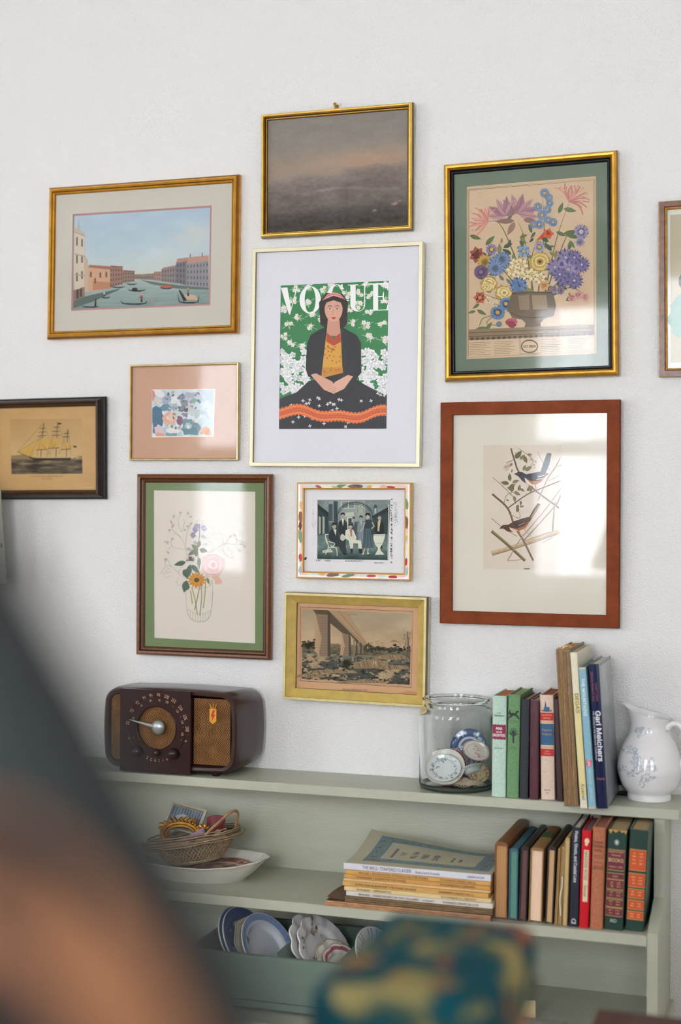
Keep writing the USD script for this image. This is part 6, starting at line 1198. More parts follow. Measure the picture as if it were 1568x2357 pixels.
# ------------------------------------------------------------------ china
CHINA = mat('painted_china', attr=True, rough=.10, coat=.4, spec=.5)
def pose(c, nrm, up=(0, 0, 1)):
    n_ = np.asarray(nrm, float); n_ /= np.linalg.norm(n_); u = np.asarray(up, float); u = u - n_ * (u @ n_); u /= np.linalg.norm(u); x = np.cross(u, n_)
    return Gf.Matrix4d(*x, 0, *u, 0, *n_, 0, *c, 1)
def plate(label, R, fn, M, deep=.16, oval=1.0, scallop=0.0, lobes=8, poly=0, group=None, name='plate', cat='plate', back='#e4e1da', rimw=.34):
    """A plate in its own plane, face up the local z; fn(r, angle, x, y) gives the sRGB colour of the face (r, x, y in rim radii)."""
    root = thing(name, label, cat, matrix=M, group=group)
    rp = np.concatenate([np.linspace(0, 1 - rimw - .06, 10), np.linspace(1 - rimw - .04, 1 - rimw + .06, 6), np.linspace(1 - rimw + .09, .985, 12), [1.0]]); A = 120
    zp = deep * (np.clip((rp - (1 - rimw - .05)) / .12, 0, 1) ** 1.2 * .55 + np.clip((rp - (1 - rimw)) / rimw, 0, 1) * .45)
    a = np.arange(A) * 2 * np.pi / A
    sc = 1 + scallop * np.abs(np.sin(a * lobes / 2)) - scallop / 2
    if poly: sc = math.cos(math.pi / poly) / np.cos((a + math.pi / poly) % (2 * math.pi / poly) - math.pi / poly)
    rr_ = rp[:, None] * (1 + (sc - 1) * np.clip(rp * 1.6 - .6, 0, 1)[:, None])
    X, Y, Z = R * rr_ * np.cos(a), R * oval * rr_ * np.sin(a), R * np.repeat(zp[:, None], A, 1) + R * scallop * .3 * np.clip(rp * 2 - 1, 0, 1)[:, None] * np.cos(a * lobes)
    n = len(rp); top = np.stack([X, Y, Z], -1).reshape(-1, 3); bot = np.stack([X * .992, Y * .992, Z - R * .045], -1).reshape(-1, 3)
    i, j = np.meshgrid(np.arange(n - 1), np.arange(A), indexing='ij'); k_ = (j + 1) % A
    q = np.stack([i * A + j, (i + 1) * A + j, (i + 1) * A + k_, i * A + k_], -1).reshape(-1, 4); N = n * A
    e = np.arange(A); e2 = (e + 1) % A; edge = np.stack([(n - 1) * A + e, N + (n - 1) * A + e, N + (n - 1) * A + e2, (n - 1) * A + e2], 1)
    v = np.vstack([top, bot]); fq = np.vstack([q, N + q[:, ::-1], edge]); f = np.vstack([fq[:, [0, 1, 2]], fq[:, [0, 2, 3]]])
    ct = lin(np.clip(fn(np.repeat(rp[:, None], A, 1), np.repeat(a[None], n, 0), rp[:, None] * np.cos(a), rp[:, None] * np.sin(a)), 0, 1).reshape(-1, 3)); cb = np.tile(lin(back), (N, 1))
    obj('dish', (v, f), CHINA, root, smooth=True, vcol=np.vstack([ct, cb]))
    fr = lathe([(R * (1 - rimw - .1) * .82, -R * .045), (R * (1 - rimw - .1) * .84, -R * .085), (R * (1 - rimw - .1) * .92, -R * .085), (R * (1 - rimw - .1) * .96, -R * .045)], 48); fr.vertices[:, 1] *= oval
    obj('foot_ring', fr, mat('white_china', '#e6e3dc', rough=.12, coat=.4), root)
    return root
def transfer(ground, inkc, dens=.5, rim=None, clear=(0, 0), sc=5, seed=0, rimc=None, edge=None, bands=()):
    g, k_ = hexf(ground), hexf(inkc)
    def fn(r, a, x, y):
        n1 = meshkit.fbm(np.stack([x * sc, y * sc, np.full_like(x, seed + .3)], -1), 4, seed); m_ = np.clip((n1 - (1 - dens)) * 14, 0, 1); m_ = np.where((r > clear[0]) & (r < clear[1]), 0, m_)
        c = g + (k_ - g) * m_[..., None] * .9
        if rim: c = np.where((r > rim)[..., None], hexf(rimc or inkc) * (.85 + .3 * meshkit.noise(np.stack([np.cos(a) * 14, np.sin(a) * 14, r * 20], -1))[..., None]), c)
        for r0, r1, bc in bands: c = np.where(((r > r0) & (r < r1))[..., None], hexf(bc), c)
        if edge: c = np.where((r > .965)[..., None], hexf(edge), c)
        return c
    return fn
def sprays(ground, cols, spots, sz=.18, edge=None, bands=(), seed=0, relief=0):
    g = hexf(ground)
    def fn(r, a, x, y):
        c = np.broadcast_to(g, r.shape + (3,)).copy()
        if relief: c = c * (1 - .05 * relief * (np.sin(a * 40) > 0)[..., None] * (r > .66)[..., None])
        for i, (sx, sy, k_) in enumerate(spots):
            d = np.hypot(x - sx, y - sy); n1 = meshkit.fbm(np.stack([x * 9, y * 9, np.full_like(x, i + seed)], -1), 3, i + seed)
            m_ = np.clip((n1 - .46 - .25 * d / (sz * k_)) * 16, 0, 1) * (d < sz * k_ * 1.3); n2 = meshkit.noise(np.stack([x * 12, y * 12, np.full_like(x, 5. + i)], -1))
            col = np.where((n2 > .55)[..., None], hexf(cols[0]), hexf(cols[-1])); c = c * (1 - m_[..., None]) + col * m_[..., None]
        for r0, r1, bc in bands: c = np.where(((r > r0) & (r < r1))[..., None], hexf(bc) * (.88 + .24 * meshkit.noise(np.stack([np.cos(a) * 16, np.sin(a) * 16, r * 30], -1))[..., None]), c)
        if edge: c = np.where((r > .97)[..., None], hexf(edge), c)
        return c
    return fn
JX, JY, JR = -.7215, -.0850, .0815
jar = thing('glass_jar', 'wide clear glass jar with small plates leaning inside', 'jar', (JX, JY, ZS1 + .0002))
JG = usdkit.material(stage, '/World/Looks/jar_glass', {'g': ('glass_bsdf', {'color': (.985, .995, .99), 'IOR': 1.45, 'roughness': 0.0})}, [], surface='g.BSDF')
op = [(0, 0), (.074, 0), (.079, .003), (JR, .010), (JR, .160), (.0805, .168), (.076, .176), (.0705, .180), (.0695, .186), (.0700, .190), (.0745, .193), (.0755, .196), (.0740, .199)]
ip = [(.0700, .1995), (.0665, .198), (.0655, .192), (.0655, .184), (.0665, .178), (.0725, .172), (.0768, .165), (.0778, .158), (.0778, .013), (.072, .0085), (0, .0085)]
obj('body', lathe(op + ip, 72), JG, jar, smooth=35)
obj('base_ring', lathe([(.0685, .0006), (.0785, .0035), (.0800, .0075), (.0785, .0120), (.0700, .0095), (.0665, .0050)], 72), mat('thick_glass', '#8fa39c', rough=.05, trans=.8, ior=1.4), jar, smooth=True, label='thick greenish bottom edge of the jar')
o, k = (950, 1590), 7.467
def in_jar(x, y, dy, dx=0, dz=0): return at_y(x / k + o[0], y / k + o[1], JY + dy) + [dx, 0, dz]
GP = 'little plates in the glass jar'
view = np.array([.24, -.92, .30])
plate('large blue transferware plate at the back of the glass jar', 0.0425, transfer('#ccd2d8', '#33508c', .58, .9, (.52, .6), 4, 3, '#2f4a86', '#2f4a86'), pose(in_jar(1045, 985, .030, -0.009, 0), (-.05, -.93, .36)), group=GP, name='little_plate', cat='plate')
plate('white dish with a pink patterned rim, leaning on the blue plate in the jar', 0.031, sprays('#e9e2d6', ('#c9707c', '#d99aa0'), [(.15, .1, 1.6), (.3, -.35, 1.5), (.0, .4, 1)], .22, bands=[(.9, .985, '#c9808a')]), pose(in_jar(1215, 1010, .012, -0.016, -0.004), (.35, -.85, .42), (.3, 0, 1)), oval=.72, group=GP, name='little_plate', cat='plate')
plate('blue scalloped saucer behind the brick-red one in the jar', .0370, transfer('#9aa6bd', '#33456f', .5, .93, (0, .3), 6, 8, '#46587f'), pose(in_jar(790, 1280, .016, 0.0, 0.002), (-.10, -.93, .36)), scallop=.05, lobes=16, group=GP, name='little_plate', cat='plate')
plate('brick-red transferware saucer behind the white saucers in the jar', .0400, transfer('#c9968a', '#9c4536', .62, .95, (.0, .2), 6, 5, '#8f3c30', '#cdb6a8'), pose(in_jar(655, 1300, .002), (-.16, -.93, .34)), group=GP, name='little_plate', cat='plate')
plate('dark red rimmed saucer at the far left bottom of the jar', .0385, transfer('#cdb2a8', '#7d3038', .5, .8, (0, .75), 6, 15, '#7a2c34'), pose(in_jar(430, 1325, -.007, 0.01, 0.005), (-.30, -.90, .34)), group=GP, name='little_plate', cat='plate', back='#6f2c34')
plate('plain white saucer, upper left of the plates in the jar', .0380, lambda r, a, x, y: np.broadcast_to(hexf('#e6e3da'), r.shape + (3,)) * (.97 + .03 * (r < .6))[..., None], pose(in_jar(452, 1300, -.016, 0.005, 0), (-.22, -.92, .34)), group=GP, name='little_plate', cat='plate')
plate('plain white saucer under the small flowered dish in the jar', 0.0405, lambda r, a, x, y: np.broadcast_to(hexf('#e9e6de'), r.shape + (3,)).copy(), pose(in_jar(575, 1425, -.036, 0.002, 0.014), (.03, -.90, .44)), group=GP, name='little_plate', cat='plate')
plate('small white dish with a grey-green flowered rim, foremost in the jar', .0375, sprays('#e6e9ea', ('#5d7f86', '#7f9aa0'), [(.72 * math.cos(t), .72 * math.sin(t), 1) for t in np.arange(.4, 6.6, .42)] + [(-.1, .52, .9), (-.45, .1, .9), (-.5, -.45, .9)], .2), pose(in_jar(540, 1385, -.045, 0.001, 0.006), (.03, -.90, .44)), oval=.82, deep=.2, group=GP, name='little_plate', cat='plate')
plate('grey-white dish turned edge-on at the right of the jar', 0.031, lambda r, a, x, y: np.broadcast_to(hexf('#d9dcda'), r.shape + (3,)).copy(), pose(in_jar(1130, 1400, -.020, -0.013, 0.0), (-.50, .38, .78)), deep=.3, oval=.7, group=GP, name='little_plate', cat='plate', back='#c3cccb')
plate('brown printed saucer at the lower right of the jar', 0.024, transfer('#c9b28c', '#8f6a4c', .5, .9, (0, 0), 6, 22, '#8c5a48'), pose(in_jar(1290, 1440, -.012, -0.021, 0.002), (.2, -.85, .5)), group=GP, name='little_plate', cat='plate')
lace = thing('lace_doily', 'crumpled cream lace doily on the bottom of the glass jar', 'doily', (JX + .028, JY - .030, ZS1 + .0105))
def crumple(nx_, ny_, sx, sy, hgt, seed, oval_=True):
    u, v_ = np.meshgrid(np.linspace(-1, 1, nx_), np.linspace(-1, 1, ny_), indexing='ij'); rr0 = np.hypot(u, v_); keep = np.maximum(np.abs(u), np.abs(v_)) / (rr0 + 1e-9); U, V = u * keep, v_ * keep
    z_ = hgt * (1 - .6 * np.hypot(U, V)) * (.4 + 1.2 * meshkit.fbm(np.stack([U * 2.2, V * 2.2, np.full_like(U, seed + .5)], -1), 3, seed)); P_ = np.stack([U * sx, V * sy, z_], -1).reshape(-1, 3)
    k_ = (np.arange(nx_ - 1)[:, None] * ny_ + np.arange(ny_ - 1)).ravel(); N = len(P_); f = np.vstack([np.stack([k_, k_ + ny_, k_ + ny_ + 1], 1), np.stack([k_, k_ + ny_ + 1, k_ + 1], 1)])
    return np.vstack([P_, P_ - [0, 0, .0012]]), np.vstack([f, f[:, ::-1] + N])
obj('cloth', crumple(26, 26, .037, .026, .018, 4), mat('cream_lace', '#d9c7ac', rough=.95, var=(420, .3), bump=(420, .0012)), lace, smooth=True)
m = Mesh(); a_ = np.linspace(0, 2 * np.pi, 36, endpoint=False)
for t in a_: m.add(trimesh.creation.torus(.0028, .0007, 10, 5).apply_transform(RX(20 + 40 * math.sin(3 * t))).apply_translation([.037 * math.cos(t), .027 * math.sin(t), .006 + .002 * math.sin(5 * t)]))
obj('picot_edge', m, _mats['cream_lace'], lace, smooth=True, kind='stuff')

# the pitcher
o, k = (1390, 1600), 7.857
PX, PY = -.3005, -.0715
pit = thing('pitcher', 'white china pitcher with pale blue-grey flowers on the right end of the shelf', 'pitcher', (PX, PY, ZS1 + .0002))
prof = curve([(.040, 0), (.0455, .001), (.046, .012), (.0475, .016), (.058, .030), (.0665, .055), (.0680, .072), (.0630, .098), (.0530, .122), (.0440, .138), (.0405, .150), (.0402, .164), (.0420, .178), (.0435, .186)], 10)
A = 220; a = np.arange(A) * 2 * np.pi / A; pr = np.asarray(prof)
def pit_surf(pr, off=0):
    t = np.clip((pr[:, 1] - .15) / .036, 0, 1)[:, None]; spout = np.exp(-(((a - math.pi + math.pi) % (2 * math.pi) - math.pi) / .55) ** 2)[None]
    spout = np.exp(-((np.abs(((a - math.pi) + math.pi) % (2 * math.pi) - math.pi)) / .6) ** 2)[None]
    R_ = (pr[:, :1] + off) * (1 + .42 * spout * t ** 2 - .04 * t * np.cos(2 * a)[None]); Z_ = pr[:, 1:] + t * (.012 * spout - .004 + .010 * np.cos(a - math.pi)[None])
    return np.stack([R_ * np.cos(a), R_ * np.sin(a), Z_ + 0 * R_], -1)
so, si = pit_surf(pr), pit_surf(pr[12:][::-1], -.0032); si[0, :, 2] -= .0004
grid_ = np.concatenate([np.zeros((1, A, 3)) + [0, 0, .0008], so, si, np.zeros((1, A, 3)) + [0, 0, .022]], 0); n = len(grid_); v = grid_.reshape(-1, 3)
i, j = np.meshgrid(np.arange(n - 1), np.arange(A), indexing='ij'); k2 = (j + 1) % A; q = np.stack([i * A + j, i * A + k2, (i + 1) * A + k2, (i + 1) * A + j], -1).reshape(-1, 4)
rr = np.random.RandomState(17); shp = {}
def spray2(cx_, cy_, rx_, ry2, n_, c):
    for _ in range(n_):
        t, u = rr.rand() * 6.28, math.sqrt(rr.rand()); x, y = cx_ + rx_ * u * math.cos(t), cy_ + ry2 * u * math.sin(t); w = rr.rand() * 6.28; l = rr.uniform(10, 30)
        shp.setdefault(c, []).append(affinity.rotate(affinity.scale(Point(x, y).buffer(1, 4), l, rr.uniform(3, 8)), math.degrees(w)))
def rose(cx_, cy_, r_, c='#8d9cae'):
    for q_ in (1, .68, .36): shp.setdefault(c, []).append(affinity.scale(Point(cx_, cy_).buffer(r_ * q_, 12).exterior.buffer(3.0), 1.1, .9))
    for t in np.arange(0, 6.28, 1.05): shp.setdefault('#b3bdca', []).append(affinity.rotate(affinity.scale(Point(cx_ + r_ * .75 * math.cos(t), cy_ + r_ * .7 * math.sin(t)).buffer(1, 5), r_ * .34, r_ * .16), math.degrees(t) + 90))
rose(585, 1120, 60); rose(630, 1350, 85); rose(590, 1240, 55); rose(660, 640, 42)
for s_ in ((470, 1000, 150, 80, 60, '#97a5b5'), (330, 1330, 90, 60, 30, '#a3afbd'), (690, 640, 140, 80, 44, '#97a5b5'), (860, 1340, 110, 60, 34, '#97a5b5'), (500, 1420, 90, 70, 34, '#8797aa'), (780, 1500, 120, 80, 40, '#97a5b5'), (700, 1600, 50, 70, 14, '#97a5b5'), (860, 1180, 60, 50, 16, '#a9b4c1'), (640, 1200, 180, 90, 40, '#a9b4c1'), (640, 720, 60, 60, 14, '#97a5b5'), (910, 1490, 50, 24, 10, '#97a5b5')): spray2(*s_)
d = v + [PX, PY, ZS1] - CAM; tt = d @ FW; ix, iy = (W / 2 + F * (d @ RT) / tt - o[0]) * k, (H / 2 - F * (d @ UP) / tt - o[1]) * k
col = np.tile(lin('#e3e2e2'), (len(v), 1)); front = np.zeros(n * A, bool); front[A:(1 + len(so)) * A] = (v[A:(1 + len(so)) * A, 1] < .005)
for c, sh_ in shp.items():
    un = shapely.union_all(sh_); shapely.prepare(un); hit = shapely.contains_xy(un, ix, iy) & front; col[hit] = lin(c) * .85 + lin('#e3e2e2') * .15
obj('body', (v, np.vstack([q[:, [0, 1, 2]], q[:, [0, 2, 3]]])), mat('pitcher_glaze', attr=True, rough=.09, coat=.5), pit, smooth=True, vcol=col)
hp = curve([(.0360, -.012, .152), (.046, -.014, .163), (.060, -.014, .164), (.073, -.013, .148), (.076, -.012, .120), (.0725, -.012, .095), (.066, -.012, .076), (.0655, -.012, .066)], 8)
hd = tube(hp, np.interp(np.linspace(0, 1, len(hp)), [0, .12, .3, .6, .85, 1], [.0072, .0058, .0055, .0052, .0066, .0040]), 14)
obj('handle', hd, mat('pitcher_white', '#e3e2e2', rough=.09, coat=.5), pit, smooth=True)
# ------------------------------------------------------------------ platter, basket and what lies in it
DX, DY = at_z(438, 2027, ZS2)[0], -.147
pl = thing('serving_platter', 'big white oval platter with a shell-ribbed scalloped rim on the second shelf', 'platter', (DX, DY, ZS2 + .0002))
A = 144; a = np.arange(A) * 2 * np.pi / A
def oval(rx_, ry_, z, sc=0, lift=0, rib=0): 
    q_ = 1 + sc * np.sin(a * 14) + rib * (np.abs(np.sin(a * 24)) - .5) * np.clip(np.abs(np.cos(a)) * 2.2 - 1.1, 0, 1)
    return np.stack([rx_ * q_ * np.cos(a), ry_ * q_ * np.sin(a), z + lift * np.abs(np.cos(a)) ** 3 + 0 * a], 1)
PZ = .78
pr = [oval(.0, .0, .006), oval(.100, .058, .006), oval(.112, .066, .0), oval(.116, .069, 0), oval(.117, .070, .006), oval(.135, .084, .022, 0, .002), oval(.152, .096, .040, .004, .008), oval(.164, .106, .0505, .012, .014), oval(.168, .109, .0525, .014, .015), oval(.1675, .1085, .055, .014, .0155), oval(.163, .1045, .0545, .012, .0145, .02), oval(.150, .093, .044, .005, .009, .03), oval(.134, .082, .027, 0, .003, .03), oval(.118, .070, .012), oval(.100, .058, .0085), oval(0, 0, .0085)]
n = len(pr); v = np.vstack(pr) * [1, 1, PZ]; i, j = np.meshgrid(np.arange(n - 1), np.arange(A), indexing='ij'); k2 = (j + 1) % A; q = np.stack([i * A + j, i * A + k2, (i + 1) * A + k2, (i + 1) * A + j], -1).reshape(-1, 4)
WC = mat('cream_china', '#dedad0', rough=.12, coat=.4)
body = obj('dish', (v, q), WC, pl, smooth=True)
m = Mesh(); r = np.random.RandomState(3)
for cx_, cc in ((.112, '#3a4a8c'), (.122, '#8c3a34'), (.105, '#4a5a3a'), (.116, '#c97a3c')):
    for _ in range(4): e = np.linspace(0, 6.28, 7)[:-1]; x, y = cx_ + r.uniform(-.006, .006), .046 + r.uniform(-.006, .006); m.add((np.stack([x + .003 * np.cos(e), y + .002 * np.sin(e), .0225 + (y - .046) * .8 + .002 * np.sin(e) * .8 + .0014 + 0 * e], 1), np.array([[0, q_, q_ + 1] for q_ in range(1, 5)])), cc)
obj('painted_flowers', m, CHINA, pl, smooth=False)
plate('cream plate with dark red printed flowers lying in the white oval platter', .082, transfer('#cdb59a', '#84303a', .52, None, (.6, .68), 4, 11, None, '#a8524a', [(.93, .965, '#b07a5c'), (.80, .84, '#b5806a')]), pose((DX + .042, DY, ZS2 + .0205), (-.07, -.05, .996), (0, 1, 0)), deep=.07, oval=.84, scallop=.03, lobes=10, name='printed_plate')
BXc, BYc, BZc = DX - .006, DY + .003, ZS2 + .027
tl = math.radians(-11)
BM = Gf.Matrix4d(math.cos(tl), 0, -math.sin(tl), 0, 0, 1, 0, 0, math.sin(tl), 0, math.cos(tl), 0, BXc, BYc, BZc, 1)
bk = thing('wicker_basket', 'tilted oval wicker basket with a bent twig handle, standing in the white platter', 'basket', matrix=BM)
WICK = mat('wicker', '#a08768', rough=.85, var=(120, .4)); WICK2 = mat('twig_bundle', '#9c8468', rough=.9, var=(160, .35), stretch=(1, 1, 1))
def bas(t, zf): # basket wall point at angle t, height fraction zf
    rx_, ry_ = .060 + .046 * zf ** .8, .040 + .033 * zf ** .8; return np.array([rx_ * math.cos(t), ry_ * math.sin(t), .008 + .052 * zf])
m = Mesh(); NS = 60
for s_ in range(NS):
    for sg in (1, -1):
        p = [bas(2 * np.pi * s_ / NS + sg * .42 * z_, z_) * np.array([1 + .012 * sg * (1 if (int(z_ * 8) + s_) % 2 else -1)] * 2 + [1]) for z_ in np.linspace(0, 1, 9)]
        m.add(tube(p, .0017, 4))
obj('woven_side', m, WICK, bk, smooth=True, kind='stuff', label='diagonal open weave of split twigs')
m = Mesh()
for zf in (.0, .06): m.add(tube([bas(t, zf) for t in np.linspace(0, 2 * np.pi, 49)], .003, 6, cap=False))
fl = lathe([(0, .0), (.058, .0), (.06, .003), (0, .004)], 40); fl.vertices[:, 1] *= .66; m.add(fl.apply_translation([0, 0, .0045]))
obj('basket_bottom', m, WICK, bk, smooth=True)
m = Mesh(); r = np.random.RandomState(9)
for s_ in range(84):
    t0 = r.rand() * 6.28; ln = r.uniform(.8, 2.2); off = r.normal(0, .0055, 2); p = []
    for t in np.linspace(t0, t0 + ln, 12): b_ = bas(t, 1.0); p.append(b_ * [1 + (.004 + off[0]) / .1, 1 + (.004 + off[0]) / .07, 1] + [0, 0, off[1] + r.normal(0, .0006)])
    m.add(tube(p, r.uniform(.0009, .0018), 4))
obj('rim', m, WICK2, bk, smooth=True, kind='stuff', label='frayed rim of bundled twigs')
hc = curve([(.050, -.060, .060), (.066, -.056, .076), (.092, -.040, .094), (.1085, -.020, .106), (.116, 0, .1075), (.115, .014, .099), (.107, .022, .084), (.098, .026, .066)], 8)
obj('handle', tube(hc, .0033 + .0004 * np.sin(np.arange(len(hc)) * .6), 8), mat('twig', '#a87e58', rough=.75, var=(60, .35)), bk, smooth=True)
hb = Mesh()
for s_ in range(7): hb.add(trimesh.creation.torus(.0042, .0007, 12, 5).apply_transform(RX(70)).apply_translation([.049 + .0016 * s_, -.0585, .060 + .0018 * s_]))
obj('binding', hb, WICK2, bk, smooth=True)
def inb(x, y, z): M_ = np.array(BM); return tuple((np.array([x, y, z, 1.0]) @ M_)[:3])
# a little framed picture, a gilded ornament, ribbons, a stone and a spool in the basket
sf = thing('small_framed_picture', 'small silver-framed grey picture leaning at the back of the basket', 'framed picture', matrix=pose(inb(-.030, .038, .098), (.10, -.80, .55), (.16, .1, 1)))
def rectring(w, h, b, d): return extrude(sbox(-w / 2, -h / 2, w / 2, h / 2).difference(sbox(-w / 2 + b, -h / 2 + b, w / 2 - b, h / 2 - b)), d)
obj('frame', rectring(.092, .064, .007, .006), mat('pale_silver', '#b9b4a8', rough=.4, metal=.3), sf, smooth=False)
m = Mesh()
for s_ in np.linspace(-.038, .038, 26): m.add(trimesh.creation.icosphere(1, .0014).apply_translation([s_, .0265, .006])); m.add(trimesh.creation.icosphere(1, .0014).apply_translation([s_, -.0265, .006]))
obj('beading', m, mat('old_gold', '#a8843c', rough=.4, metal=.6), sf)
a = Art(lambda p: p, 2e-5); a.grid([(-.040, .026), (.040, .026), (.040, -.026), (-.040, -.026)], 30, 20, lambda u, v: hexf('#6a7480') + (np.sin(u * 70) * .1 + (nz2(u, v, 4, 4, 2) - .5) * .3)[..., None]); a.ell(-.005, -.006, .018, .016, '#a8b0ac', rough=.3)
v, f_ = a.m.arrays(); mm = Mesh(); mm.v, mm.f, mm.c = [np.stack([v[:, 0], v[:, 2], .003 - v[:, 1]], 1)], [f_], a.m.c; obj('print', mm, PRINT, sf, smooth=False)
obj('backing', B(-.044, .044, -.030, .030, 0, .0024), mat('card_back', '#8f8a80', rough=.9), sf)
GG = mat('gilded_carving', '#b07c28', rough=.36, metal=.75, var=(90, .4), bump=(240, .0008))
og = thing('gilded_ornament', 'gilded oval carved frame with leaves and a rose lying in the basket', 'ornament', matrix=pose(inb(-.022, -.012, .070), (.12, -.62, .76), (.1, .5, 1)))
for nm, R_, rad, zz in (('outer_moulding', .043, .0065, .004), ('inner_moulding', .033, .004, .003)):
    t = np.linspace(0, 2 * np.pi, 49); obj(nm, tube(np.stack([R_ * 1.05 * np.cos(t), R_ * .72 * np.sin(t), np.full(49, zz)], 1), rad, 10, cap=False), GG, og, smooth=True)
m = Mesh(); r = np.random.RandomState(2)
def gleaf(x, y, z, ang, l, w, tilt=.3):
    u = np.linspace(0, 1, 6); P_ = []
    for q_ in u:
        hw = w * math.sin(math.pi * min(q_ * .95 + .05, 1)) ** .8 / 2; zc = z + tilt * l * q_ - .3 * l * q_ * q_
        for s_ in (-1, 0, 1): P_.append((x + l * q_ * math.cos(ang) - s_ * hw * math.sin(ang), y + l * q_ * math.sin(ang) + s_ * hw * math.cos(ang), zc - abs(s_) * hw * .5))
    P_ = np.array(P_); F2 = []
    for b_ in range(5):
        for s_ in (0, 1): k_ = b_ * 3 + s_; F2 += [[k_, k_ + 3, k_ + 4], [k_, k_ + 4, k_ + 1]]
    return np.vstack([P_, P_ - [0, 0, .0012]]), np.vstack([np.array(F2), np.array(F2)[:, ::-1] + len(P_)])
for s_ in range(15):
    t = .15 + s_ * .2; x, y = .046 * math.cos(t), .034 * math.sin(t); m.add(gleaf(x, y, .008, t + r.uniform(-.9, .9), r.uniform(.012, .018), .010, .5)); m.add(trimesh.creation.icosphere(1, r.uniform(.0028, .0045)).apply_translation([x * .98, y * .98, .011]))
obj('leaf_crest', m, GG, og, smooth=40)
m = Mesh()
for ring, nn, l in ((0, 5, .009), (1, 6, .014), (2, 7, .018)):
    for s_ in range(nn): m.add(gleaf(.047, .020, .011 + .002 * (2 - ring), s_ * 6.283 / nn + ring * .4, l, .011, .9 - ring * .3))
m.add(trimesh.creation.icosphere(2, .0036).apply_translation([.047, .020, .0165])); obj('rose', m, GG, og, smooth=40)
def strip(name, label, pts, wdir, w, mt, cat='ribbon'):
    p = curve(pts, 10); d = np.asarray(wdir, float); d /= np.linalg.norm(d); v = np.vstack([p - d * w / 2, p + d * w / 2]); k_ = len(p); ii = np.arange(k_ - 1); f = np.vstack([np.stack([ii, ii + 1, ii + k_], 1), np.stack([ii + 1, ii + k_ + 1, ii + k_], 1)])
    t_ = np.gradient(p, axis=0); nn = np.cross(t_, d); nn /= np.linalg.norm(nn, axis=1, keepdims=True); nn = np.vstack([nn, nn]) * .0006
    x = thing(name, label, cat); obj('band', (np.vstack([v + nn, v - nn]), np.vstack([f, f[:, ::-1] + 2 * k_])), mt, x, smooth=True); return x
strip('ribbon', 'wide burgundy satin ribbon curled at the back of the basket', [inb(*p) for p in ((.020, .044, .080), (.036, .036, .084), (.056, .020, .086), (.078, .008, .083), (.086, -.004, .078), (.078, -.016, .068), (.062, -.022, .060), (.050, -.024, .056))], (.05, 0, 1), .031, mat('burgundy_satin', '#7a2c38', rough=.28, sheen=.3, var=(12, .12)))
strip('ribbon', 'folded lilac satin ribbon at the front of the basket', [inb(*p) for p in ((.004, -.058, .062), (.018, -.056, .066), (.034, -.048, .071), (.046, -.038, .076), (.044, -.026, .074), (.028, -.024, .070))], (-.1, -.15, 1), .018, mat('lilac_satin', '#b99ab8', rough=.35, sheen=.3))
st_ = thing('pincushion', 'grey-blue round cushion at the front of the basket', 'cushion', inb(-.052, -.040, .056)); sb_ = trimesh.creation.icosphere(3, 1.0); sb_.vertices *= [.034, .022, .012]
obj('body', sb_, mat('grey_velvet', '#70788a', rough=.8, sheen=.4), st_, smooth=True); sm = trimesh.creation.torus(.028, .0012, 40, 6); sm.vertices *= [1.2, .78, 1]; obj('seam', sm, mat('grey_thread', '#5c6270', rough=.9), st_, smooth=True)
sp = thing('thread_spool', 'dark thread spool at the right end of the basket', 'spool', matrix=pose(inb(.071, -.020, .064), (.5, -.7, .4)))
obj('thread', trimesh.creation.cylinder(radius=.0055, height=.014, sections=20), mat('dark_thread', '#1d2430', rough=.8), sp, smooth=30); obj('flange', lathe([(0, -.0105), (.0075, -.0105), (.0075, -.0085), (0, -.007)], 24), mat('spool_wood', '#b9a484', rough=.6), sp, smooth=30); obj('flange', lathe([(0, .007), (.0075, .0085), (.0075, .0105), (0, .0105)], 24), _mats['spool_wood'], sp, smooth=30)

# ------------------------------------------------------------------ the plate rack on the third shelf
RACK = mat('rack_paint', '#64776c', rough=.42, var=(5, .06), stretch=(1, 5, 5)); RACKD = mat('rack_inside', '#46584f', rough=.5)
RX0, RX1, RY0, RY1, RZ0, RZ1 = -1.238, -.610, -.377, -.105, ZS3 + .0065, .4885
rk = thing('plate_rack', 'sage green wooden plate rack box with slanted dividers on the third shelf', 'plate rack', (0, 0, 0))
obj('front_board', cbox(RX0, RX1, RY0, RY0 + .011, RZ0 + .0165, RZ1, .001), RACK, rk); obj('front_board', cbox(RX0, RX1, RY0 + .0004, RY0 + .011, RZ0, RZ0 + .0155, .001), RACK, rk)
obj('back_board', cbox(RX0, RX1, RY1 - .011, RY1, RZ0, RZ1 + .003, .001), RACKD, rk)
for x in (RX0, RX1 - .011): obj('end_board', cbox(x, x + .011, RY0 + .0113, RY1 - .0113, RZ0, RZ1, .001), RACK, rk)
obj('base_board', cbox(RX0 + .0113, RX1 - .0113, RY0 + .0113, RY1 - .0113, RZ0, RZ0 + .009, .001), RACKD, rk)
for x in (-1.047, -.906, -.764):
    d_ = Mesh().add(cbox(-.0055, .0055, RY0 + .0115, RY1 - .0115, 0, .122, .001), T=TR(x + .074, 0, RZ0 + .0130) @ RY(-35)); obj('divider', d_, RACK, rk)
for x in (RX0 + .02, RX1 - .03): obj('rack_foot', cbox(x, x + .012, RY0 + .02, RY1 - .02, ZS3 + .0003, RZ0 - .0002, .001), RACKD, rk)
GR = 'plates standing in the rack'
o, k = (420, 2060), 3.136
def inr(x, y, Y, R=.07, dx=0, nz_=.56): p = at_y(x / k + o[0], y / k + o[1], Y); p[0] += dx; p[2] = RZ0 + .0105 + R * (.075 + math.sqrt(1 - nz_ ** 2)); return p
nl = (.82, -.14, .55)
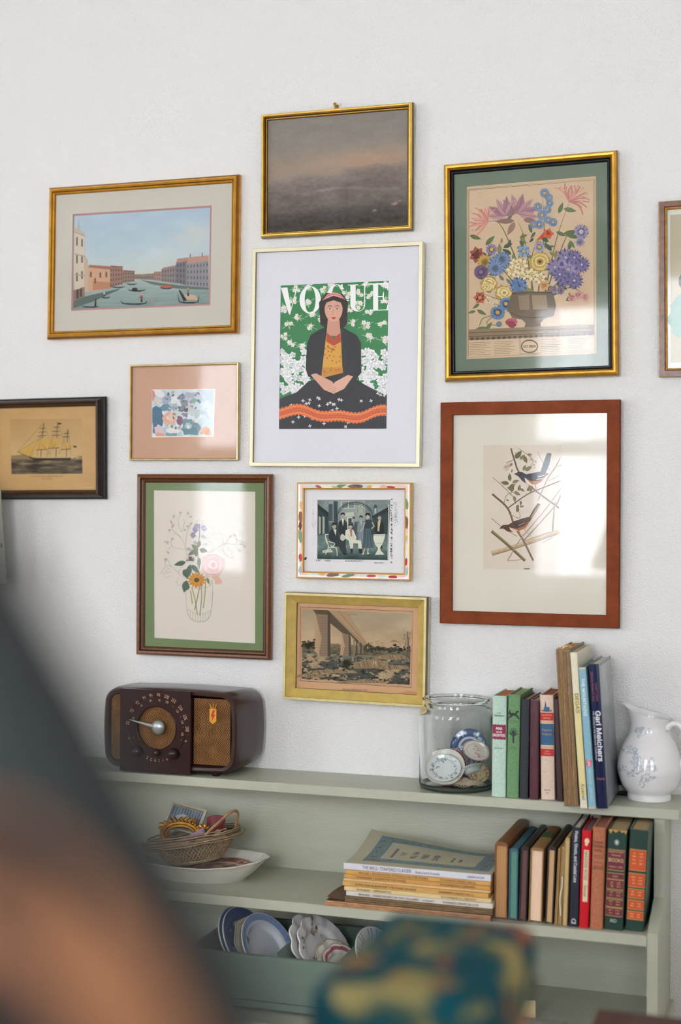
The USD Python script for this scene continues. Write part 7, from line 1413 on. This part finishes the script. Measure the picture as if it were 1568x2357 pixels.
plate('leftmost blue-rimmed white plate in the rack', 0.083, transfer('#d9dde4', '#3a5596', .35, .62, (0, .6), 6, 31, '#405c9c', '#e6e8ec'), pose(inr(425, 300, -0.232, 0.083), nl), group=GR, name='rack_plate')
plate('deep blue printed plate, second from the left in the rack', 0.084, transfer('#8a9cc4', '#2c4684', .6, .66, (0, .3), 6, 33, '#34508e', '#dfe3ea'), pose(inr(458, 302, -0.236, 0.084), nl), group=GR, name='rack_plate')
plate('eight-sided cream plate with a thin orange line in the rack', 0.077, sprays('#e3decb', ('#8a9a70', '#c98a5a'), [(.3, .3, 1), (-.4, .2, 1)], .2, edge='#6a5a3a', bands=[(.84, .875, '#c9904e')]), pose(inr(520, 312, -0.242, 0.077), nl), poly=8, group=GR, name='rack_plate')
plate('white oval saucer with a pale blue printed border in the rack', 0.08, sprays('#d9dee6', ('#4a68a8', '#6f88bc'), [(-.55, .5, 1.3)], .2, bands=[(.80, .965, '#8ea4d0')]), pose(inr(592, 322, -0.25, 0.08), (.79, -.22, .57)), deep=.22, group=GR, name='rack_plate')
plate('scalloped white plate behind the flowered one in the rack', 0.085, sprays('#dcdad9', ('#8a8a70', '#b0906a'), [(.5, .5, 1)], .2), pose(inr(950, 335, -0.238, 0.085, 0.001), (.80, -.18, .57)), scallop=.05, lobes=12, group=GR, name='rack_plate')
plate('large scalloped white plate with small grey flower sprays in the rack', 0.084, sprays('#dad8d8', ('#5f665c', '#9a7a62'), [(.15, .72, 1.3), (-.62, .45, 1.2), (.72, -.1, 1), (-.2, -.35, 2.2), (.35, -.7, 1.2)], .2, relief=.5), pose(inr(975, 338, -0.246, 0.084, 0.012), (.80, -.20, .57)), scallop=.05, lobes=12, group=GR, name='rack_plate')
plate('small gilt-edged saucer behind the pink-bordered one in the rack', 0.062, sprays('#dcd8d2', ('#8a5a5a', '#b58a6a'), [(.5, .5, 1)], .25, edge='#b0905a'), pose(inr(1080, 415, -0.272, 0.062, 0.010), (.77, -.28, .57)), scallop=.06, lobes=10, group=GR, name='rack_plate')
plate('small white saucer with a dark pink border and flowers in the rack', 0.060, sprays('#ddd8d4', ('#a8626c', '#c08a90'), [(-.1, .05, 1.6), (.3, -.5, 1.4)], .24, edge='#b0905a', bands=[(.78, .9, '#a85a66')]), pose(inr(1098, 420, -0.284, 0.060, 0.018), (.76, -.30, .57)), scallop=.06, lobes=10, group=GR, name='rack_plate')
plate('ribbed white plate with thin grey lines, right of the flowered plates in the rack', 0.078, lambda r, a, x, y: np.where(((np.sin(a * 44) > .75) & (r > .66) & (r < .96))[..., None], hexf('#8d94a4'), hexf('#d9d8d4')), pose(inr(1375, 355, -0.25, 0.078, 0.012), (.79, -.22, .57)), group=GR, name='rack_plate')
plate('small gilt-lined saucer in front of the ribbed plate in the rack', 0.056, sprays('#cdc8c2', ('#a8626c', '#8a7a70'), [(-.4, .1, 1.4), (.1, -.5, 1.2)], .25, bands=[(.9, .96, '#b0925c')]), pose(inr(1400, 380, -0.272, 0.056, 0.030), (.77, -.28, .57)), group=GR, name='rack_plate')
cl = thing('folded_cloth', 'folded pale linen cloth lying on the third shelf', 'cloth', (-.474, -.350, ZS3 + .0004))
for i in range(3): obj('fold', cbox(-.075, .036 - .002 * i, -.075, .075, .0062 * i, .0062 * i + .0058, .0022), mat('pale_linen', '#8d8e86', rough=.95, var=(200, .1)), cl)
sc = thing('note_card', 'small cream card standing at the right end of the plate rack', 'card', matrix=pose((-.535, -.24, ZS3 + .020), (.2, -.95, .25)))
obj('card', B(-.022, .022, -.0185, .0185, -.0006, .0006), mat('cream_card', '#cbb98f', rough=.8), sc); obj('fold_edge', tube([(-.022, .0185, 0), (.022, .0185, 0)], .0008, 6), _mats['cream_card'], sc)

# ------------------------------------------------------------------ lamp at the far left of the shelf
P = at_y(14, 1300, -.095); LX = P[0] - .128
lp = thing('table_lamp', 'table lamp with a pale patterned shade at the left end of the shelf', 'lamp', (LX, -.112, ZS1 + .0002))
zt = at_y(10, 1127, -.095)[2] - ZS1
obj('base', lathe([(0, 0), (.045, 0), (.047, .006), (.038, .016), (.022, .03), (.030, .07), (.042, .12), (.040, .17), (.020, .21), (.012, .24), (.0, .242)], 40), mat('lamp_ceramic', '#a8b5ac', rough=.2, coat=.4), lp, smooth=35)
obj('stem', tube([(0, 0, .24), (0, 0, zt - .01)], .006, 10), _mats['brass'], lp)
zb = zt - .235
sh_ = lathe([(.120, zb), (.104, zt), (.1028, zt), (.1188, zb)], 64)
SHD = usdkit.material(stage, '/World/Looks/lampshade', {'tc': ('texture_coordinate', {}), 'v': ('voronoi_texture', {'scale': 34}), 'mr': ('map_range', {'from_min': .16, 'from_max': .26, 'clamp': True}), 'a': ('color', {'value': tuple(lin('#a8a070'))}), 'b': ('color', {'value': tuple(lin('#e8eae2'))}), 'mx': ('mix', {}), 'd': ('diffuse_bsdf', {}), 't': ('translucent_bsdf', {}), 'm': ('mix_closure', {'fac': .3})},
                        [('tc.object', 'v.vector'), ('v.distance', 'mr.value'), ('mr.result', 'mx.fac'), ('a.color', 'mx.color1'), ('b.color', 'mx.color2'), ('mx.color', 'd.color'), ('mx.color', 't.color'), ('d.BSDF', 'm.closure1'), ('t.BSDF', 'm.closure2')], surface='m.closure')
obj('shade', sh_, SHD, lp, smooth=40)
m = Mesh()
for R_, z_ in ((.1195, zb), (.1035, zt)): t = np.linspace(0, 2 * np.pi, 49); m.add(tube(np.stack([R_ * np.cos(t), R_ * np.sin(t), np.full(49, z_)], 1), .0018, 6, cap=False))
obj('shade_trim', m, mat('shade_trim', '#c3c6b8', rough=.8), lp, smooth=True)
m = Mesh()
for i in range(3): t = i * 2.094; m.add(tube([(0, 0, zt - .012), (.103 * math.cos(t), .103 * math.sin(t), zt - .004)], .0014, 6))
obj('spider', m, _mats['brass'], lp)

# ------------------------------------------------------------------ foreground furniture
P = at_d(900, 2110, 1.5); SXl, SYb, SZt = P[0], P[1], P[2]
TAP = usdkit.material(stage, '/World/Looks/tapestry', {'tc': ('texture_coordinate', {}), 'n': ('noise_texture', {'scale': 13, 'detail': 3, 'distortion': 1.0}), 'n2': ('noise_texture', {'scale': 26, 'detail': 2}), 'n3': ('noise_texture', {'scale': 600, 'detail': 1}),
    'r1': ('rgb_ramp', {'ramp': [(0, tuple(lin('#0a2c36'))), (.36, tuple(lin('#053e4a'))), (.49, tuple(lin('#064a56'))), (.55, tuple(lin('#3c5044'))), (.61, tuple(lin('#807c56'))), (.70, tuple(lin('#9a8a56'))), (1, tuple(lin('#7a6a48')))]}),
    'r2': ('rgb_ramp', {'ramp': [(0, (0, 0, 0)), (.60, (0, 0, 0)), (.68, (1, 1, 1)), (1, (1, 1, 1))]}), 'c2': ('color', {'value': tuple(lin('#9a5a38'))}), 'mx': ('mix', {}), 'bp': ('bump', {'distance': .001}), 'p': ('principled_bsdf', {'roughness': .9, 'specular_ior_level': .2})},
    [('tc.object', 'n.vector'), ('tc.object', 'n2.vector'), ('tc.object', 'n3.vector'), ('n.fac', 'r1.fac'), ('n2.fac', 'r2.fac'), ('r2.color', 'mx.fac'), ('r1.color', 'mx.color1'), ('c2.color', 'mx.color2'), ('mx.color', 'p.base_color'), ('n3.fac', 'bp.height'), ('bp.normal', 'p.normal')], surface='p.BSDF')
SW, SD = .162, .265; SXl -= .004; SZt += .011
so_ = thing('padded_stool', 'tall honey wood stool with a teal and gold tapestry padded seat', 'stool', (SXl + SW / 2, SYb - SD / 2, 0))
zt = SZt
obj('seat_pad', rbox(SW, SD, .085, .022).apply_translation([0, 0, zt - .0425]), TAP, so_, smooth=40)
obj('piping', tube([(x, y, zt - .062) for x, y in [(SW / 2 * math.cos(t) * min(1 / max(abs(math.cos(t)), 1e-6), 1 / max(abs(math.sin(t)), 1e-6)) * .99, SD / 2 * math.sin(t) * min(1 / max(abs(math.cos(t)), 1e-6), 1 / max(abs(math.sin(t)), 1e-6)) * .99) for t in np.linspace(0, 2 * np.pi, 65)]], .004, 6, cap=False), mat('piping', '#4a4a34', rough=.9), so_, smooth=True)
HON = mat('honey_wood', '#b3703a', rough=.35, var=(8, .25), stretch=(6, 6, 1), coat=.2)
obj('seat_frame', cbox(-SW / 2 - .006, SW / 2 - .010, -SD / 2 + .012, SD / 2 - .012, zt - .125, zt - .0852, .004), HON, so_)
for x in (-1, 1):
    for y in (-1, 1): obj('leg', tube([(x * (SW / 2 - .022), y * (SD / 2 - .034), zt - .1252), (x * (SW / 2 + .02), y * (SD / 2 + .01), .0004)], [.014, .011], 12), HON, so_)
for z_, y in ((.28, -1), (.28, 1), (.5, -1), (.5, 1)): obj('stretcher', tube([(-(SW / 2 + .005), y * (SD / 2 - .004), z_), (SW / 2 + .005, y * (SD / 2 - .004), z_)], .008, 10), HON, so_)

P = at_d(1375, 2320, 2.15); TX, TY, TZ = P
tb = thing('side_table', 'dark red-brown wooden side table at the bottom right corner', 'table', (TX + .28, TY - .24, 0))
MAH = mat('mahogany', '#4c2b1e', rough=.5, var=(9, .35), stretch=(1, 7, 7), spec=.25)
obj('table_top', cbox(-.28, .28, -.24, .24, TZ - .025, TZ, .004), MAH, tb)
for x in (-1, 1):
    for y in (-1, 1): obj('leg', tube([(x * .24, y * .20, TZ - .0252), (x * .24, y * .20, .0004)], [.02, .013], 14), MAH, tb)
for y in (-.205, .185): obj('apron', cbox(-.218, .218, y, y + .02, TZ - .10, TZ - .0255, .002), MAH, tb)
for x in (-.25, .23): obj('apron', cbox(x, x + .02, -.178, .178, TZ - .10, TZ - .0255, .002), MAH, tb)

# a tall winged armchair close in front, a rust throw over its back
T0 = .34
AC = np.array([CAM[0] - math.sin(YAW) * T0, CAM[1] + math.cos(YAW) * T0, 0]); rzdeg = math.degrees(YAW)
ch_ = thing('wing_armchair', 'tall slate grey upholstered armchair close in front at the lower left', 'armchair', AC, rz=rzdeg)
SLATE = mat('slate_upholstery', '#2f3333', rough=.95, var=(30, .12), spec=.2)
def slab_y(poly, y0, y1, bev=.012):
    m_ = Mesh()
    for p_, a0, a1 in ((poly.buffer(-bev), y0, y1), (poly.buffer(-bev * .3), y0 + bev * .3, y1 - bev * .3), (poly, y0 + bev, y1 - bev)):
        g = extrude(p_, a1 - a0); q_ = np.array(g.vertices); m_.add((np.stack([q_[:, 0], a1 - q_[:, 2], q_[:, 1]], 1), g.faces))
    return m_
BACK = [(.035, .30), (.035, 1.14), (.02, 1.195), (.0, 1.238), (-.0212, 1.28), (-.0326, 1.296), (-.0451, 1.317), (-.0618, 1.348), (-.0742, 1.369), (-.0836, 1.386), (-.105, 1.412), (-.15, 1.445), (-.22, 1.465), (-.30, 1.472), (-.40, 1.465), (-.47, 1.445), (-.53, 1.39), (-.58, 1.28), (-.62, 1.14), (-.62, .30)]
BACK = [(x - .0065 if z > .5 else x, z) for x, z in BACK]
obj('backrest', slab_y(Polygon(BACK).buffer(.002), 0, .075), SLATE, ch_, smooth=30)
obj('seat', rbox(.645, .52, .16, .05).apply_translation([-.2925, .34, .40]), SLATE, ch_, smooth=40)
for x in (-.60, .015): obj('wing', Mesh().add(slab_y(Polygon([(.08, .45), (.50, .45), (.50, .64), (.40, .70), (.26, .78), (.16, 1.0), (.10, 1.10), (.08, 1.10)]), -.03, .03), T=TR(x, 0, 0) @ RZ(90)), SLATE, ch_, smooth=30)
for x in (-.57, -.015):
    for y in (.05, .55): obj('leg', tube([(x, y, .34), (x, y, .0004)], [.024, .016], 12), MAH, ch_)
th = thing('throw_blanket', 'rust and charcoal striped wool throw draped over the slate armchair', 'blanket', AC, rz=rzdeg)
bl = np.array([(-.56, 1.30), (-.50, 1.44), (-.35, 1.44), (-.2, 1.378), (-.13, 1.345), (-.092, 1.334), (-.0815, 1.3304), (-.069, 1.327), (-.0555, 1.316), (-.042, 1.299), (-.0316, 1.28), (-.012, 1.235), (.005, 1.19), (.02, 1.13)])
bl[:, 0] -= .004; us = np.concatenate([np.linspace(-.56, -.13, 30), np.linspace(-.125, .02, 70)]); zt_ = np.interp(us, bl[:, 0], bl[:, 1]); nz_ = 90
fr = np.linspace(0, 1, nz_) ** 1.6; U = np.repeat(us[:, None], nz_, 1); Zb = .62 + .03 * np.sin(us * 30); Zg = zt_[:, None] * (1 - fr) + Zb[:, None] * fr
dd = (zt_[:, None] - Zg); Yg = -.007 - .006 * (1 + np.sin(dd * 95 + U * 40)) * np.clip(dd * 30, 0, 1) - .004 * np.clip(dd * 60, 0, 1)
V0 = np.stack([U, Yg, Zg], -1).reshape(-1, 3); k_ = (np.arange(len(us) - 1)[:, None] * nz_ + np.arange(nz_ - 1)).ravel(); N = len(V0)
F0 = np.vstack([np.stack([k_, k_ + nz_, k_ + nz_ + 1], 1), np.stack([k_, k_ + nz_ + 1, k_ + 1], 1)])
cen = V0[F0].mean(1); dz = np.interp(cen[:, 0], us, zt_) - cen[:, 2]; wob = dz + .004 * np.sin(cen[:, 0] * 60)
dark = ((wob > .006) & (wob < .021) & (cen[:, 0] < -.062)) | ((wob > .032) & (wob < .060) & (cen[:, 0] < -.056)) | ((wob > .085) & (wob < .10)) | ((wob % .05) > .038) & (wob > .12)
cc = np.where(dark[:, None], lin('#1b1b1d'), lin('#82593e'))
obj('cloth', Mesh().add((np.vstack([V0, V0 + [0, .005, 0]]), np.vstack([F0, F0[:, ::-1] + N])), np.vstack([cc, cc])), mat('wool_throw', attr=True, rough=.95, spec=.2), th, smooth=True)
m = Mesh()
for x in np.linspace(-.55, .015, 60): z_ = .62 + .03 * math.sin(x * 30); m.add(tube([(x, -.012, z_), (x + .003, -.013, z_ - .05)], .0016, 4))
obj('fringe', m, mat('fringe', '#7a5238', rough=.95), th, smooth=True, kind='stuff')

# a floor lamp beside the right window; the bird print's glass shows its shade
fl2 = thing('floor_lamp', 'floor lamp with a pale cone shade beside the right sash window', 'lamp', (-.80, -4.35, 0))
obj('base', lathe([(0, .0), (.13, .0), (.13, .012), (.03, .03), (0, .03)], 40), _mats['brass'], fl2, smooth=35); obj('pole', tube([(0, 0, .028), (0, 0, 1.30)], .010, 12), _mats['brass'], fl2)
obj('shade', lathe([(.24, 1.02), (.115, 1.34), (.1135, 1.34), (.2385, 1.02)], 48), mat('lamp_linen', '#d8cfb8', rough=.9), fl2, smooth=40)
m = Mesh()
for i in range(3): t = i * 2.094; m.add(tube([(0, 0, 1.298), (.117 * math.cos(t), .117 * math.sin(t), 1.33)], .0016, 6))
obj('spider', m, _mats['brass'], fl2)
